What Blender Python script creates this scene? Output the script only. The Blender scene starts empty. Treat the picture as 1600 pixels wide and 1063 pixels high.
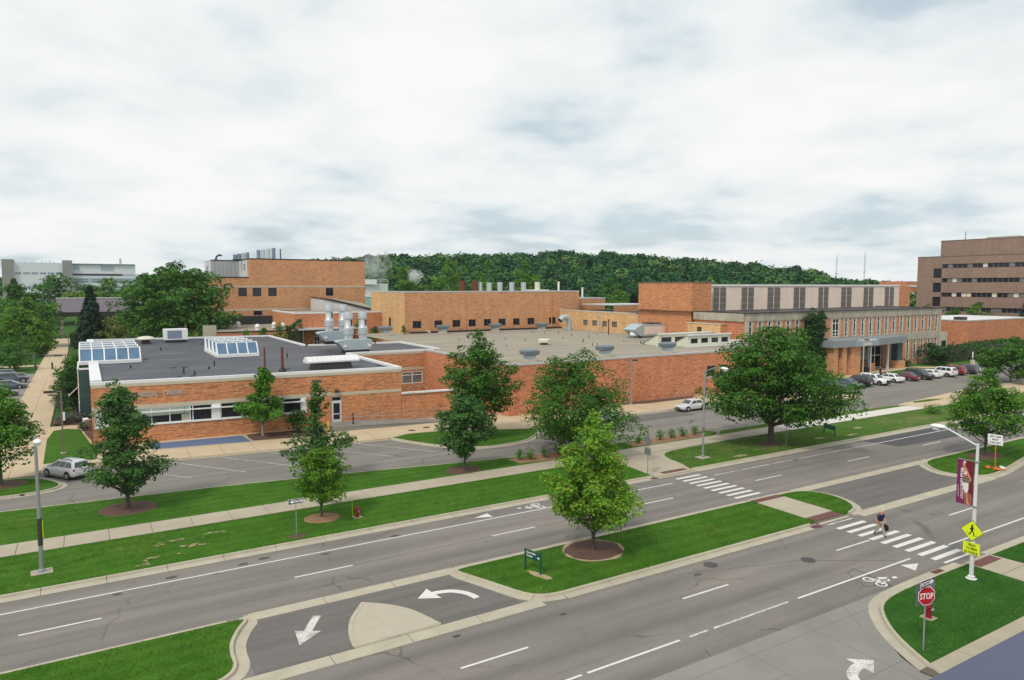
import bpy, bmesh, math, random
import numpy as np
from mathutils import Vector, Matrix
R = math.radians
rnd = random.Random(7)
sc = bpy.context.scene
col = sc.collection

# ------------------------------------------------------------------ camera
cam_d = bpy.data.cameras.new('camera')
cam_d.lens = 24.8; cam_d.sensor_width = 36.0
cam_d.clip_start = 0.2; cam_d.clip_end = 4000
cam = bpy.data.objects.new('camera', cam_d); col.objects.link(cam)
cam.location = (0, 0, 16.2)
cam.rotation_euler = (R(90 - 4.333), 0, R(-31.25))
sc.camera = cam

# ------------------------------------------------------------------ light and view
SUN_EL, SUN_AZ = R(50), R(-118)          # azimuth from +Y, clockwise: the sun stands behind the camera's left shoulder
sc.view_settings.view_transform = 'Standard'
sc.view_settings.look = 'None'
sc.view_settings.exposure = 0.45
sc.view_settings.gamma = 1.0
sc.view_settings.use_curve_mapping = False
sc.render.engine = 'CYCLES'
sc.cycles.use_denoising = True
sc.cycles.max_bounces = 6
sc.cycles.diffuse_bounces = 3
sc.cycles.volume_bounces = 2
sc.cycles.transparent_max_bounces = 8
sc.cycles.volume_max_steps = 128

def nd(t, typ, ins=None, **at):
    n = t.nodes.new(typ)
    for k, v in at.items(): setattr(n, k, v)
    for k, v in (ins or {}).items():
        if isinstance(v, bpy.types.NodeSocket): t.links.new(v, n.inputs[k])
        else: n.inputs[k].default_value = v
    return n

def mth(t, op, a, b=0.0, c=None):
    n = t.nodes.new('ShaderNodeMath'); n.operation = op
    for i, v in enumerate((a, b, c)):
        if v is None: continue
        if isinstance(v, bpy.types.NodeSocket): t.links.new(v, n.inputs[i])
        else: n.inputs[i].default_value = v
    return n.outputs[0]

def mixc(t, fac, a, b, mode='MIX'):
    n = t.nodes.new('ShaderNodeMix'); n.data_type = 'RGBA'; n.blend_type = mode
    for i, v in ((0, fac), (6, a), (7, b)):
        if isinstance(v, bpy.types.NodeSocket): t.links.new(v, n.inputs[i])
        elif i == 0: n.inputs[0].default_value = v
        else: n.inputs[i].default_value = tuple(v) + ((1,) if len(v) == 3 else ())
    return n.outputs[2]

def ramp(t, fac, stops, interp='LINEAR'):
    n = t.nodes.new('ShaderNodeValToRGB'); n.color_ramp.interpolation = interp
    t.links.new(fac, n.inputs[0])
    e = n.color_ramp.elements
    while len(e) < len(stops): e.new(0.5)
    for k, (p, c) in zip(e, stops):
        k.position = p
        k.color = (c, c, c, 1) if not hasattr(c, '__len__') else tuple(c) + (1,)
    return n.outputs[0]

w = bpy.data.worlds.new('World'); sc.world = w; w.use_nodes = True
t = w.node_tree; t.nodes.clear()
sky = nd(t, 'ShaderNodeTexSky', sky_type='NISHITA', sun_disc=False, sun_elevation=SUN_EL, sun_rotation=SUN_AZ,
         altitude=250, air_density=1.0, dust_density=2.0, ozone_density=1.0)
tc = nd(t, 'ShaderNodeTexCoord')
sep = nd(t, 'ShaderNodeSeparateXYZ', {0: tc.outputs['Generated']})
zz = mth(t, 'ADD', mth(t, 'MAXIMUM', sep.outputs[2], 0.0), 0.2)
px = mth(t, 'DIVIDE', sep.outputs[0], zz); py = mth(t, 'DIVIDE', sep.outputs[1], zz)
cv = nd(t, 'ShaderNodeCombineXYZ', {0: px, 1: py, 2: 0.0})
n1 = nd(t, 'ShaderNodeTexNoise', {'Vector': cv.outputs[0], 'Scale': 1.8, 'Detail': 9.0, 'Roughness': 0.54, 'Distortion': 0.15})
n2 = nd(t, 'ShaderNodeTexNoise', {'Vector': cv.outputs[0], 'Scale': 0.5, 'Detail': 5.0, 'Roughness': 0.55, 'Distortion': 0.1})
d1 = mth(t, 'MULTIPLY_ADD', n2.outputs[0], 0.70, mth(t, 'MULTIPLY', n1.outputs[0], 0.60))
shade = ramp(t, d1, [(0.53, (0.475, 0.55, 0.588)), (0.585, (0.56, 0.607, 0.625)), (0.622, (0.62, 0.645, 0.652)), (0.66, (0.66, 0.675, 0.677)), (0.73, (0.705, 0.705, 0.697))])
gap = ramp(t, d1, [(0.45, 0.55), (0.57, 1.0)])
skyc = mixc(t, 1.0, sky.outputs[0], (0.075, 0.075, 0.075), 'MULTIPLY')
mixed = mixc(t, gap, skyc, shade)
bg = nd(t, 'ShaderNodeBackground', {'Color': mixed, 'Strength': 1.0})
out = nd(t, 'ShaderNodeOutputWorld', {'Surface': bg.outputs[0]})

sun_d = bpy.data.lights.new('sun', 'SUN'); sun_d.energy = 1.5; sun_d.angle = R(10); sun_d.color = (1.0, 0.93, 0.82)
sun = bpy.data.objects.new('sun', sun_d); col.objects.link(sun)
sdir = Vector((math.sin(SUN_AZ) * math.cos(SUN_EL), math.cos(SUN_AZ) * math.cos(SUN_EL), math.sin(SUN_EL)))
sun.rotation_euler = sdir.to_track_quat('Z', 'Y').to_euler()

# ------------------------------------------------------------------ materials
M = {}
def base_mat(name):
    m = bpy.data.materials.new(name); m.use_nodes = True; M[name] = m
    t = m.node_tree; p = t.nodes['Principled BSDF']
    g = nd(t, 'ShaderNodeNewGeometry')
    return m, t, p, g.outputs['Position']

def noise(t, pos, scale, detail=3.0, rough=0.55, stretch=None, dist=0.0):
    if stretch:
        mp = nd(t, 'ShaderNodeMapping', {'Vector': pos, 'Scale': stretch}); pos = mp.outputs[0]
    return nd(t, 'ShaderNodeTexNoise', {'Vector': pos, 'Scale': scale, 'Detail': detail, 'Roughness': rough, 'Distortion': dist}).outputs[0]

def surf(name, c, rough=0.7, var=0.18, scale=1.2, fine=0.0, fscale=40, metal=0.0, spec=0.3, stretch=None, c2=None, bump=0.0, coat=0.0):
    m, t, p, pos = base_mat(name)
    a = noise(t, pos, scale, 5, 0.6, stretch)
    v = mth(t, 'MULTIPLY_ADD', mth(t, 'SUBTRACT', a, 0.5), 2.6 * var, 1.0)
    if fine:
        f = noise(t, pos, fscale, 2, 0.7)
        v = mth(t, 'MULTIPLY', v, mth(t, 'MULTIPLY_ADD', mth(t, 'SUBTRACT', f, 0.5), 2.6 * fine, 1.0))
    cc = c
    if c2:
        f2 = ramp(t, noise(t, pos, scale * 0.45, 4, 0.6), [(0.42, 0.0), (0.62, 1.0)])
        cc = mixc(t, f2, c, c2)
    vv = nd(t, 'ShaderNodeCombineXYZ', {0: v, 1: v, 2: v})
    res = mixc(t, 1.0, cc if not isinstance(cc, tuple) else cc, vv.outputs[0], 'MULTIPLY')
    t.links.new(res, p.inputs['Base Color'])
    p.inputs['Roughness'].default_value = rough; p.inputs['Metallic'].default_value = metal
    p.inputs['Specular IOR Level'].default_value = spec
    if coat: p.inputs['Coat Weight'].default_value = coat; p.inputs['Coat Roughness'].default_value = 0.06
    if bump:
        b = nd(t, 'ShaderNodeBump', {'Height': noise(t, pos, fscale, 2, 0.7), 'Strength': bump, 'Distance': 0.02})
        t.links.new(b.outputs[0], p.inputs['Normal'])
    return m

def brick(name, cols, dark, tint=0.12, bw=0.30, bh=0.10):
    """coursed brickwork: every brick gets its own tone, long courses drift, weathering in broad patches"""
    m, t, p, pos = base_mat(name)
    s = nd(t, 'ShaderNodeSeparateXYZ', {0: pos})
    u = mth(t, 'ADD', s.outputs[0], s.outputs[1])
    row = mth(t, 'FLOOR', mth(t, 'DIVIDE', s.outputs[2], bh))
    uu = mth(t, 'ADD', mth(t, 'DIVIDE', u, bw), mth(t, 'MULTIPLY', row, 0.5))
    cu = mth(t, 'FLOOR', uu)
    wn = nd(t, 'ShaderNodeTexWhiteNoise', {'Vector': nd(t, 'ShaderNodeCombineXYZ', {0: cu, 1: row, 2: 0.3}).outputs[0]}, noise_dimensions='3D')
    cu2 = mth(t, 'FLOOR', mth(t, 'DIVIDE', uu, 2.0))
    wn2 = nd(t, 'ShaderNodeTexWhiteNoise', {'Vector': nd(t, 'ShaderNodeCombineXYZ', {0: cu2, 1: row, 2: 7.7}).outputs[0]}, noise_dimensions='3D')
    n = len(cols)
    if name != 'brick_brown': cols = [(a * 1.06, b * 1.04, c * 0.92) for a, b, c in cols]
    c = ramp(t, wn.outputs[0], [((i + 0.0) / n, k) for i, k in enumerate(cols)], 'CONSTANT')
    dk = ramp(t, wn2.outputs[0], [(0.0, 0.0), (0.91, 0.6)], 'CONSTANT')
    c = mixc(t, dk, c, dark)
    # mortar
    fz = mth(t, 'FRACT', mth(t, 'DIVIDE', s.outputs[2], bh)); fu = mth(t, 'FRACT', uu)
    mo = mth(t, 'MAXIMUM', mth(t, 'LESS_THAN', fz, 0.12), mth(t, 'LESS_THAN', fu, 0.035))
    c = mixc(t, mth(t, 'MULTIPLY', mo, 0.55), c, (0.38, 0.31, 0.24))
    a = noise(t, pos, 0.35, 5, 0.6); b = noise(t, pos, 2.2, 4, 0.6, (0.35, 0.35, 3.0))
    v = mth(t, 'MULTIPLY', mth(t, 'MULTIPLY_ADD', mth(t, 'SUBTRACT', a, 0.5), 2.6 * tint, 1.0), mth(t, 'MULTIPLY_ADD', mth(t, 'SUBTRACT', b, 0.5), 0.34, 1.0))
    st_ = noise(t, pos, 1.0, 4, 0.6, (0.9, 0.9, 0.06)); v = mth(t, 'MULTIPLY', v, mth(t, 'MULTIPLY_ADD', mth(t, 'SUBTRACT', st_, 0.5), 0.28, 1.0))
    vv = nd(t, 'ShaderNodeCombineXYZ', {0: v, 1: v, 2: v})
    t.links.new(mixc(t, 1.0, c, vv.outputs[0], 'MULTIPLY'), p.inputs['Base Color'])
    p.inputs['Roughness'].default_value = 0.85; p.inputs['Specular IOR Level'].default_value = 0.2
    return m

brick('brick_orange', [(0.50, 0.205, 0.10), (0.55, 0.24, 0.12), (0.46, 0.18, 0.088), (0.60, 0.285, 0.15), (0.52, 0.22, 0.11)], (0.17, 0.08, 0.055))
brick('brick_red', [(0.51, 0.19, 0.10), (0.56, 0.225, 0.125), (0.46, 0.165, 0.088), (0.60, 0.28, 0.16), (0.50, 0.185, 0.10)], (0.22, 0.09, 0.07))
brick('brick_tan', [(0.56, 0.29, 0.155), (0.52, 0.25, 0.135), (0.60, 0.33, 0.18), (0.49, 0.225, 0.125), (0.56, 0.285, 0.15)], (0.23, 0.115, 0.09))
brick('brick_brown', [(0.255, 0.165, 0.13), (0.28, 0.185, 0.145), (0.235, 0.15, 0.118), (0.30, 0.20, 0.16)], (0.18, 0.115, 0.095))
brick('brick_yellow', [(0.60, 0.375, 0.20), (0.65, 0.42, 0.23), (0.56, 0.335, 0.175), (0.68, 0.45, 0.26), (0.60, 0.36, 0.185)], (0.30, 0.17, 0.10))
surf('concrete', (0.40, 0.355, 0.275), 0.9, 0.16, 0.5, 0.10, 25)
surf('concrete_new', (0.60, 0.58, 0.53), 0.9, 0.06, 0.7, 0.06, 25)
surf('kerb_concrete', (0.42, 0.385, 0.30), 0.9, 0.2, 0.9, 0.12, 25)
surf('walk_concrete', (0.50, 0.40, 0.27), 0.9, 0.14, 0.35, 0.08, 20)
surf('joint_mid', (0.19, 0.18, 0.16), 0.95, 0.2)
surf('drive_concrete', (0.235, 0.23, 0.212), 0.9, 0.22, 0.25, 0.1, 20)
surf('joint_dark', (0.13, 0.115, 0.09), 0.95, 0.2)
surf('stone_band', (0.52, 0.46, 0.35), 0.85, 0.12, 0.8)
surf('fin_concrete', (0.45, 0.41, 0.335), 0.9, 0.22, 0.7, 0.1, 8, stretch=(1, 1, 0.25))
surf('fascia_concrete', (0.41, 0.38, 0.31), 0.9, 0.28, 0.9, 0.1, 8, stretch=(1, 1, 0.3), c2=(0.34, 0.31, 0.25))
surf('coping_white', (0.72, 0.73, 0.74), 0.5, 0.08, 0.6, spec=0.4)
surf('coping_grey', (0.47, 0.48, 0.475), 0.5, 0.12, 0.6, spec=0.4)
surf('coping_dark', (0.035, 0.032, 0.032), 0.5, 0.2, 0.6)
surf('white_paint', (0.78, 0.79, 0.79), 0.45, 0.05, 0.8)
surf('cream_metal', (0.62, 0.62, 0.52), 0.5, 0.08, 1.5)
surf('beige_panel', (0.72, 0.605, 0.52), 0.8, 0.13, 0.9, 0.05, 6, stretch=(1, 1, 0.2))
surf('louvre_grey', (0.235, 0.21, 0.195), 0.7, 0.2, 1.5)
surf('galvanised', (0.42, 0.50, 0.53), 0.45, 0.16, 2.0, metal=0.35, spec=0.5)
surf('galvanised_dark', (0.17, 0.215, 0.235), 0.5, 0.18, 2.0, metal=0.3, spec=0.5)
surf('stack_steel', (0.52, 0.56, 0.58), 0.35, 0.1, 1.5, metal=0.4, spec=0.5)
surf('stack_blue', (0.20, 0.25, 0.34), 0.5, 0.1, 1.5)
surf('rust', (0.14, 0.045, 0.03), 0.8, 0.3, 3)
surf('pole_metal', (0.34, 0.36, 0.38), 0.45, 0.1, 2.0, metal=0.5, spec=0.5)
surf('pole_white', (0.66, 0.68, 0.68), 0.4, 0.05, 2.0)
surf('pole_dark', (0.05, 0.048, 0.045), 0.5, 0.1, 2.0)
surf('pole_bronze', (0.17, 0.14, 0.125), 0.5, 0.1, 2.0)
surf('black_plastic', (0.015, 0.015, 0.017), 0.5, 0.1)
surf('grey_panel', (0.40, 0.42, 0.43), 0.55, 0.1, 0.6, stretch=(1, 1, 0.2))
surf('grey_pale', (0.60, 0.62, 0.62), 0.55, 0.08, 0.6)
surf('roof_purple', (0.155, 0.135, 0.165), 0.5, 0.1, 1.0, spec=0.5)
surf('far_white', (0.66, 0.70, 0.75), 0.6, 0.03, 0.1)
surf('far_grey', (0.28, 0.275, 0.265), 0.8, 0.1, 0.2)
surf('far_bluegrey', (0.38, 0.46, 0.54), 0.3, 0.1, 0.15, spec=0.5)
surf('far_teal', (0.30, 0.50, 0.46), 0.7, 0.05, 0.3)
surf('canopy_grey', (0.235, 0.265, 0.285), 0.5, 0.1, 0.8)
surf('canopy_sign', (0.30, 0.345, 0.37), 0.5, 0.05, 0.8)
surf('mulch', (0.115, 0.068, 0.052), 0.95, 0.25, 2.0, 0.5, 14, bump=0.8)
surf('mulch_light', (0.27, 0.155, 0.095), 0.95, 0.25, 2.0, 0.5, 14, bump=0.8)
surf('bare_soil', (0.37, 0.285, 0.18), 0.95, 0.25, 2.0, 0.25, 14)
surf('bark', (0.095, 0.078, 0.066), 0.95, 0.3, 4.0, 0.2, 20)
surf('bark_pale', (0.30, 0.265, 0.225), 0.95, 0.2, 4.0)
surf('blue_pad', (0.105, 0.15, 0.26), 0.8, 0.08, 1.0, 0.1, 20)
surf('warning_plate', (0.145, 0.065, 0.055), 0.8, 0.2, 2.0)
surf('iron', (0.05, 0.046, 0.045), 0.7, 0.2, 6.0)
surf('iron_rust', (0.105, 0.045, 0.035), 0.8, 0.25, 6.0)
surf('rubber', (0.016, 0.016, 0.017), 0.8, 0.1)
surf('hydrant_red', (0.25, 0.018, 0.024), 0.4, 0.12, 6)
surf('sign_yellow', (0.72, 0.86, 0.02), 0.45, 0.03)
surf('sign_red', (0.46, 0.015, 0.03), 0.45, 0.06)
surf('sign_green', (0.012, 0.085, 0.055), 0.5, 0.08)
surf('sign_black', (0.012, 0.012, 0.013), 0.5, 0.05)
surf('sign_white', (0.80, 0.82, 0.82), 0.45, 0.03)
surf('sign_back', (0.20, 0.215, 0.215), 0.5, 0.1, 3, metal=0.3)
surf('orange', (0.66, 0.16, 0.03), 0.6, 0.1, 3)
surf('yellow_post', (0.80, 0.42, 0.02), 0.5, 0.1)
surf('banner_maroon', (0.155, 0.016, 0.028), 0.6, 0.12, 1.5)
surf('banner_purple', (0.185, 0.018, 0.105), 0.6, 0.05)
surf('banner_skin', (0.58, 0.27, 0.155), 0.6, 0.25, 6)
surf('banner_white', (0.74, 0.70, 0.66), 0.6, 0.12, 6)
surf('banner_drum', (0.27, 0.205, 0.15), 0.6, 0.3, 8)
surf('banner_coral', (0.70, 0.16, 0.11), 0.6, 0.1, 6)
surf('banner_floor', (0.30, 0.10, 0.075), 0.6, 0.2, 4)
surf('skin', (0.58, 0.285, 0.215), 0.6, 0.05)
surf('cloth_navy', (0.014, 0.017, 0.075), 0.9, 0.15, 8)
surf('cloth_khaki', (0.36, 0.31, 0.235), 0.9, 0.12, 8)
surf('cloth_black', (0.012, 0.012, 0.016), 0.9, 0.15, 8)
surf('hair_white', (0.60, 0.55, 0.50), 0.9, 0.1)
surf('hair_dark', (0.03, 0.02, 0.016), 0.9, 0.1)
surf('chrome', (0.60, 0.61, 0.62), 0.2, 0.05, metal=0.9, spec=0.5)
surf('light_clear', (0.72, 0.74, 0.74), 0.15, 0.05, spec=0.6)
surf('light_red', (0.42, 0.012, 0.012), 0.2, 0.05, spec=0.6)
surf('light_amber', (0.75, 0.22, 0.02), 0.2, 0.05, spec=0.6)
surf('trim_dark', (0.035, 0.036, 0.038), 0.6, 0.08)
surf('fibre_blind', (0.40, 0.50, 0.42), 0.5, 0.06, 2.0)
surf('interior_cream', (0.45, 0.44, 0.33), 0.8, 0.2, 2.0)
surf('shade_blue', (0.085, 0.098, 0.15), 0.55, 0.08, 0.8, spec=0.3)  # blue grey of ground in the building's shade, put into the colour
surf('plant_purple', (0.12, 0.105, 0.165), 0.9, 0.2, 4)

def car_paint(name, c, rough=0.28): surf(name, c, rough, 0.02, 1.0, spec=0.5, coat=0.6)
car_paint('paint_silver', (0.56, 0.58, 0.59)); car_paint('paint_white', (0.74, 0.75, 0.76)); car_paint('paint_black', (0.014, 0.014, 0.017))
car_paint('paint_navy', (0.035, 0.05, 0.085)); car_paint('paint_red', (0.24, 0.012, 0.016)); car_paint('paint_maroon', (0.13, 0.012, 0.022))
car_paint('paint_slate', (0.09, 0.115, 0.15)); car_paint('paint_green', (0.03, 0.042, 0.042)); car_paint('paint_pale', (0.50, 0.56, 0.60))

def glass(name, c, rough=0.06, spec=0.6):
    m, t, p, pos = base_mat(name)
    v = noise(t, pos, 0.8, 3, 0.5)
    t.links.new(mixc(t, v, tuple(k * 0.6 for k in c), tuple(k * 1.5 for k in c)), p.inputs['Base Color'])
    p.inputs['Roughness'].default_value = rough; p.inputs['Specular IOR Level'].default_value = spec
glass('glass_dark', (0.014, 0.015, 0.022), 0.05, 0.4); glass('glass_car', (0.03, 0.04, 0.045), 0.04, 0.8); glass('glass_blue', (0.075, 0.16, 0.26), 0.12)
glass('glass_teal', (0.04, 0.085, 0.09)); glass('glass_far', (0.13, 0.18, 0.23), 0.2); glass('glass_brown', (0.014, 0.016, 0.026), 0.08, 0.3); glass('glass_grey', (0.17, 0.17, 0.165), 0.1)

def asphalt(name, c, warm=(0.2, 0.175, 0.155), crack=0.0, lanes=False):
    m, t, p, pos = base_mat(name)
    a = noise(t, pos, 0.5, 6, 0.6, (0.22, 1.0, 1.0)); b = noise(t, pos, 0.12, 4, 0.6); f = noise(t, pos, 9.0, 3, 0.75); g = noise(t, pos, 45.0, 2, 0.8)
    cc = mixc(t, ramp(t, b, [(0.35, 0.0), (0.65, 1.0)]), c, warm)
    v = mth(t, 'MULTIPLY', mth(t, 'MULTIPLY_ADD', mth(t, 'SUBTRACT', a, 0.5), 0.45, 1.0), mth(t, 'MULTIPLY_ADD', mth(t, 'SUBTRACT', f, 0.5), 0.6, 1.0))
    v = mth(t, 'MULTIPLY', v, mth(t, 'MULTIPLY_ADD', mth(t, 'SUBTRACT', g, 0.5), 1.0, 1.0))
    tk = noise(t, pos, 1.0, 4, 0.55, (0.025, 1.1, 1.0)); v = mth(t, 'MULTIPLY', v, mth(t, 'MULTIPLY_ADD', mth(t, 'SUBTRACT', tk, 0.5), 0.75, 1.0))
    if lanes:
        yy = nd(t, 'ShaderNodeSeparateXYZ', {0: pos}).outputs[1]; oil = mth(t, 'POWER', mth(t, 'MULTIPLY_ADD', mth(t, 'COSINE', mth(t, 'MULTIPLY', mth(t, 'SUBTRACT', yy, 40.5), 1.9635)), 0.5, 0.5), 4.0); v = mth(t, 'MULTIPLY', v, mth(t, 'SUBTRACT', 1.0, mth(t, 'MULTIPLY', oil, mth(t, 'MULTIPLY', noise(t, pos, 0.7, 4, 0.6, (0.2, 1, 1)), 0.26))))
    if crack:
        mp = nd(t, 'ShaderNodeVectorMath', {0: pos, 1: nd(t, 'ShaderNodeVectorMath', {0: nd(t, 'ShaderNodeTexNoise', {'Vector': pos, 'Scale': 0.6, 'Detail': 4.0}).outputs[1], 1: (1.6, 1.6, 0)}, operation='MULTIPLY').outputs[0]}, operation='ADD')
        vo = nd(t, 'ShaderNodeTexVoronoi', {'Vector': mp.outputs[0], 'Scale': 0.16}, feature='DISTANCE_TO_EDGE')
        ck = ramp(t, vo.outputs['Distance'], [(0.0, 1.0), (0.012, 0.0)])
        ms = ramp(t, noise(t, pos, 0.25, 3), [(0.48, 0.0), (0.6, 1.0)])
        v = mth(t, 'MULTIPLY', v, mth(t, 'SUBTRACT', 1.0, mth(t, 'MULTIPLY', mth(t, 'MULTIPLY', ck, ms), crack)))
    vv = nd(t, 'ShaderNodeCombineXYZ', {0: v, 1: v, 2: v})
    t.links.new(mixc(t, 1.0, cc, vv.outputs[0], 'MULTIPLY'), p.inputs['Base Color'])
    p.inputs['Roughness'].default_value = 0.9; p.inputs['Specular IOR Level'].default_value = 0.25
    bp = nd(t, 'ShaderNodeBump', {'Height': g, 'Strength': 0.25, 'Distance': 0.01}); t.links.new(bp.outputs[0], p.inputs['Normal'])
asphalt('asphalt_road', (0.185, 0.175, 0.162), (0.218, 0.198, 0.178), 0.4, True)
asphalt('asphalt_cross', (0.142, 0.134, 0.127), (0.158, 0.146, 0.136))
asphalt('asphalt_lot', (0.195, 0.185, 0.17), (0.215, 0.2, 0.178), 0.55)
asphalt('asphalt_patch', (0.07, 0.07, 0.075), (0.085, 0.083, 0.085))
asphalt('gravel_roof', (0.285, 0.26, 0.21), (0.32, 0.285, 0.225))

def road_paint(name, wear):
    m, t, p, pos = base_mat(name)
    f = noise(t, pos, 14.0, 4, 0.75); l = noise(t, pos, 1.1, 3, 0.6)
    k = ramp(t, mth(t, 'ADD', mth(t, 'MULTIPLY', f, 0.6), mth(t, 'MULTIPLY', l, 0.4)), [(wear - 0.05, 0.0), (wear + 0.07, 1.0)])
    t.links.new(mixc(t, k, (0.22, 0.21, 0.2), (0.66, 0.65, 0.63)), p.inputs['Base Color'])
    p.inputs['Roughness'].default_value = 0.8
road_paint('paint_faded', 0.43); road_paint('paint_line', 0.385); road_paint('paint_worn', 0.475)

def grass(name, c, c2, dry, dry_amt=0.0, stripe=0.0):
    m, t, p, pos = base_mat(name)
    a = noise(t, pos, 0.45, 5, 0.65); b = noise(t, pos, 3.5, 4, 0.7); f = noise(t, pos, 22.0, 3, 0.8); h = noise(t, pos, 0.16, 4, 0.6)
    cc = mixc(t, ramp(t, a, [(0.35, 0.0), (0.65, 1.0)]), c, c2)
    cc = mixc(t, mth(t, 'MULTIPLY', ramp(t, mth(t, 'MULTIPLY_ADD', h, 0.6, mth(t, 'MULTIPLY', b, 0.4)), [(0.58 - dry_amt, 0.0), (0.72 - dry_amt, 1.0)]), 0.75), cc, dry)
    v = mth(t, 'MULTIPLY', mth(t, 'MULTIPLY_ADD', mth(t, 'SUBTRACT', b, 0.5), 0.7, 1.0), mth(t, 'MULTIPLY_ADD', mth(t, 'SUBTRACT', f, 0.5), 1.1, 1.0))
    if stripe:
        s = nd(t, 'ShaderNodeSeparateXYZ', {0: pos})
        w_ = mth(t, 'SINE', mth(t, 'MULTIPLY', s.outputs[1], 5.2))
        v = mth(t, 'MULTIPLY', v, mth(t, 'MULTIPLY_ADD', w_, stripe, 1.0))
    vv = nd(t, 'ShaderNodeCombineXYZ', {0: v, 1: v, 2: v})
    t.links.new(mixc(t, 1.0, cc, vv.outputs[0], 'MULTIPLY'), p.inputs['Base Color'])
    p.inputs['Roughness'].default_value = 0.95; p.inputs['Specular IOR Level'].default_value = 0.1
    bp = nd(t, 'ShaderNodeBump', {'Height': f, 'Strength': 0.7, 'Distance': 0.05}); t.links.new(bp.outputs[0], p.inputs['Normal'])
grass('grass_lawn', (0.042, 0.125, 0.012), (0.062, 0.155, 0.016), (0.15, 0.18, 0.045), 0.02, 0.07)
grass('grass_near', (0.024, 0.092, 0.015), (0.034, 0.115, 0.018), (0.06, 0.12, 0.025), -0.06)
grass('grass_worn', (0.055, 0.125, 0.018), (0.082, 0.15, 0.026), (0.24, 0.20, 0.10), 0.06)
grass('grass_far', (0.04, 0.10, 0.02), (0.05, 0.12, 0.02), (0.09, 0.13, 0.04), 0.0)

def black_roof():
    m, t, p, pos = base_mat('roof_black')
    a = noise(t, pos, 0.28, 5, 0.6, (0.5, 1.4, 1)); b = noise(t, pos, 3.0, 4, 0.7, (0.25, 2.0, 1))
    c = ramp(t, a, [(0.3, (0.034, 0.038, 0.05)), (0.52, (0.056, 0.062, 0.077)), (0.66, (0.09, 0.095, 0.108)), (0.76, (0.15, 0.14, 0.125))])
    v = mth(t, 'MULTIPLY_ADD', mth(t, 'SUBTRACT', b, 0.5), 0.5, 1.0)
    s = nd(t, 'ShaderNodeSeparateXYZ', {0: pos})
    seam = mth(t, 'LESS_THAN', mth(t, 'FRACT', mth(t, 'DIVIDE', s.outputs[1], 3.0)), 0.03)
    v = mth(t, 'MULTIPLY', v, mth(t, 'SUBTRACT', 1.0, mth(t, 'MULTIPLY', seam, 0.22)))
    vv = nd(t, 'ShaderNodeCombineXYZ', {0: v, 1: v, 2: v})
    t.links.new(mixc(t, 1.0, c, vv.outputs[0], 'MULTIPLY'), p.inputs['Base Color'])
    p.inputs['Roughness'].default_value = 0.55; p.inputs['Specular IOR Level'].default_value = 0.4
black_roof()

def leaf(name, cols, trans=0.3, tip=None):
    """foliage: every leaf its own green (random per mesh island), light passes through"""
    cols = [(a * 1.4, b * 1.4, c * 0.95) for a, b, c in cols]
    m = bpy.data.materials.new(name); m.use_nodes = True; M[name] = m
    t = m.node_tree; t.nodes.clear()
    g = nd(t, 'ShaderNodeNewGeometry')
    c = ramp(t, g.outputs['Random Per Island'], [(i / max(1, len(cols) - 1), k) for i, k in enumerate(cols)])
    a = noise(t, g.outputs['Position'], 0.9, 4, 0.6)
    v = mth(t, 'MULTIPLY_ADD', mth(t, 'SUBTRACT', a, 0.5), 1.3, 1.0)
    c = mixc(t, 1.0, c, nd(t, 'ShaderNodeCombineXYZ', {0: v, 1: v, 2: v}).outputs[0], 'MULTIPLY')
    if tip:
        k = ramp(t, nd(t, 'ShaderNodeMath', {0: g.outputs['Random Per Island'], 1: 37.7}, operation='MULTIPLY').outputs[0], [(0, 0), (1, 0)])
        fr = mth(t, 'FRACT', mth(t, 'MULTIPLY', g.outputs['Random Per Island'], 37.7))
        c = mixc(t, mth(t, 'GREATER_THAN', fr, 0.965), c, tip)
    d = nd(t, 'ShaderNodeBsdfPrincipled', {'Base Color': c, 'Roughness': 0.65, 'Specular IOR Level': 0.15})
    tr = nd(t, 'ShaderNodeBsdfTranslucent', {'Color': c})
    mx = nd(t, 'ShaderNodeMixShader', {0: trans, 1: d.outputs[0], 2: tr.outputs[0]})
    nd(t, 'ShaderNodeOutputMaterial', {'Surface': mx.outputs[0]})
leaf('leaf_oak', [(0.026, 0.080, 0.034), (0.038, 0.105, 0.038), (0.055, 0.13, 0.042), (0.085, 0.165, 0.06)])
leaf('leaf_maple', [(0.068, 0.17, 0.022), (0.10, 0.22, 0.028), (0.14, 0.28, 0.038), (0.20, 0.33, 0.055)], 0.35, (0.34, 0.25, 0.06))
leaf('leaf_locust', [(0.05, 0.13, 0.02), (0.08, 0.18, 0.025), (0.12, 0.24, 0.03), (0.06, 0.15, 0.025)], 0.4)
leaf('leaf_green', [(0.036, 0.115, 0.024), (0.055, 0.15, 0.026), (0.08, 0.185, 0.03), (0.115, 0.22, 0.04)])
leaf('leaf_deep', [(0.024, 0.082, 0.020), (0.038, 0.112, 0.024), (0.052, 0.135, 0.026), (0.08, 0.17, 0.036)])
leaf('leaf_ginkgo', [(0.04, 0.125, 0.025), (0.06, 0.165, 0.028), (0.09, 0.21, 0.034), (0.055, 0.15, 0.028)])
leaf('leaf_spruce', [(0.010, 0.026, 0.024), (0.014, 0.036, 0.030), (0.02, 0.046, 0.036)], 0.1)
leaf('leaf_yellowgreen', [(0.11, 0.19, 0.03), (0.14, 0.23, 0.035), (0.18, 0.27, 0.05)], 0.4)
leaf('leaf_olive', [(0.10, 0.13, 0.03), (0.13, 0.15, 0.045), (0.07, 0.11, 0.025), (0.19, 0.19, 0.08)], 0.3)
leaf('leaf_hedge', [(0.014, 0.044, 0.016), (0.024, 0.064, 0.02), (0.036, 0.085, 0.026)], 0.15)
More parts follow.
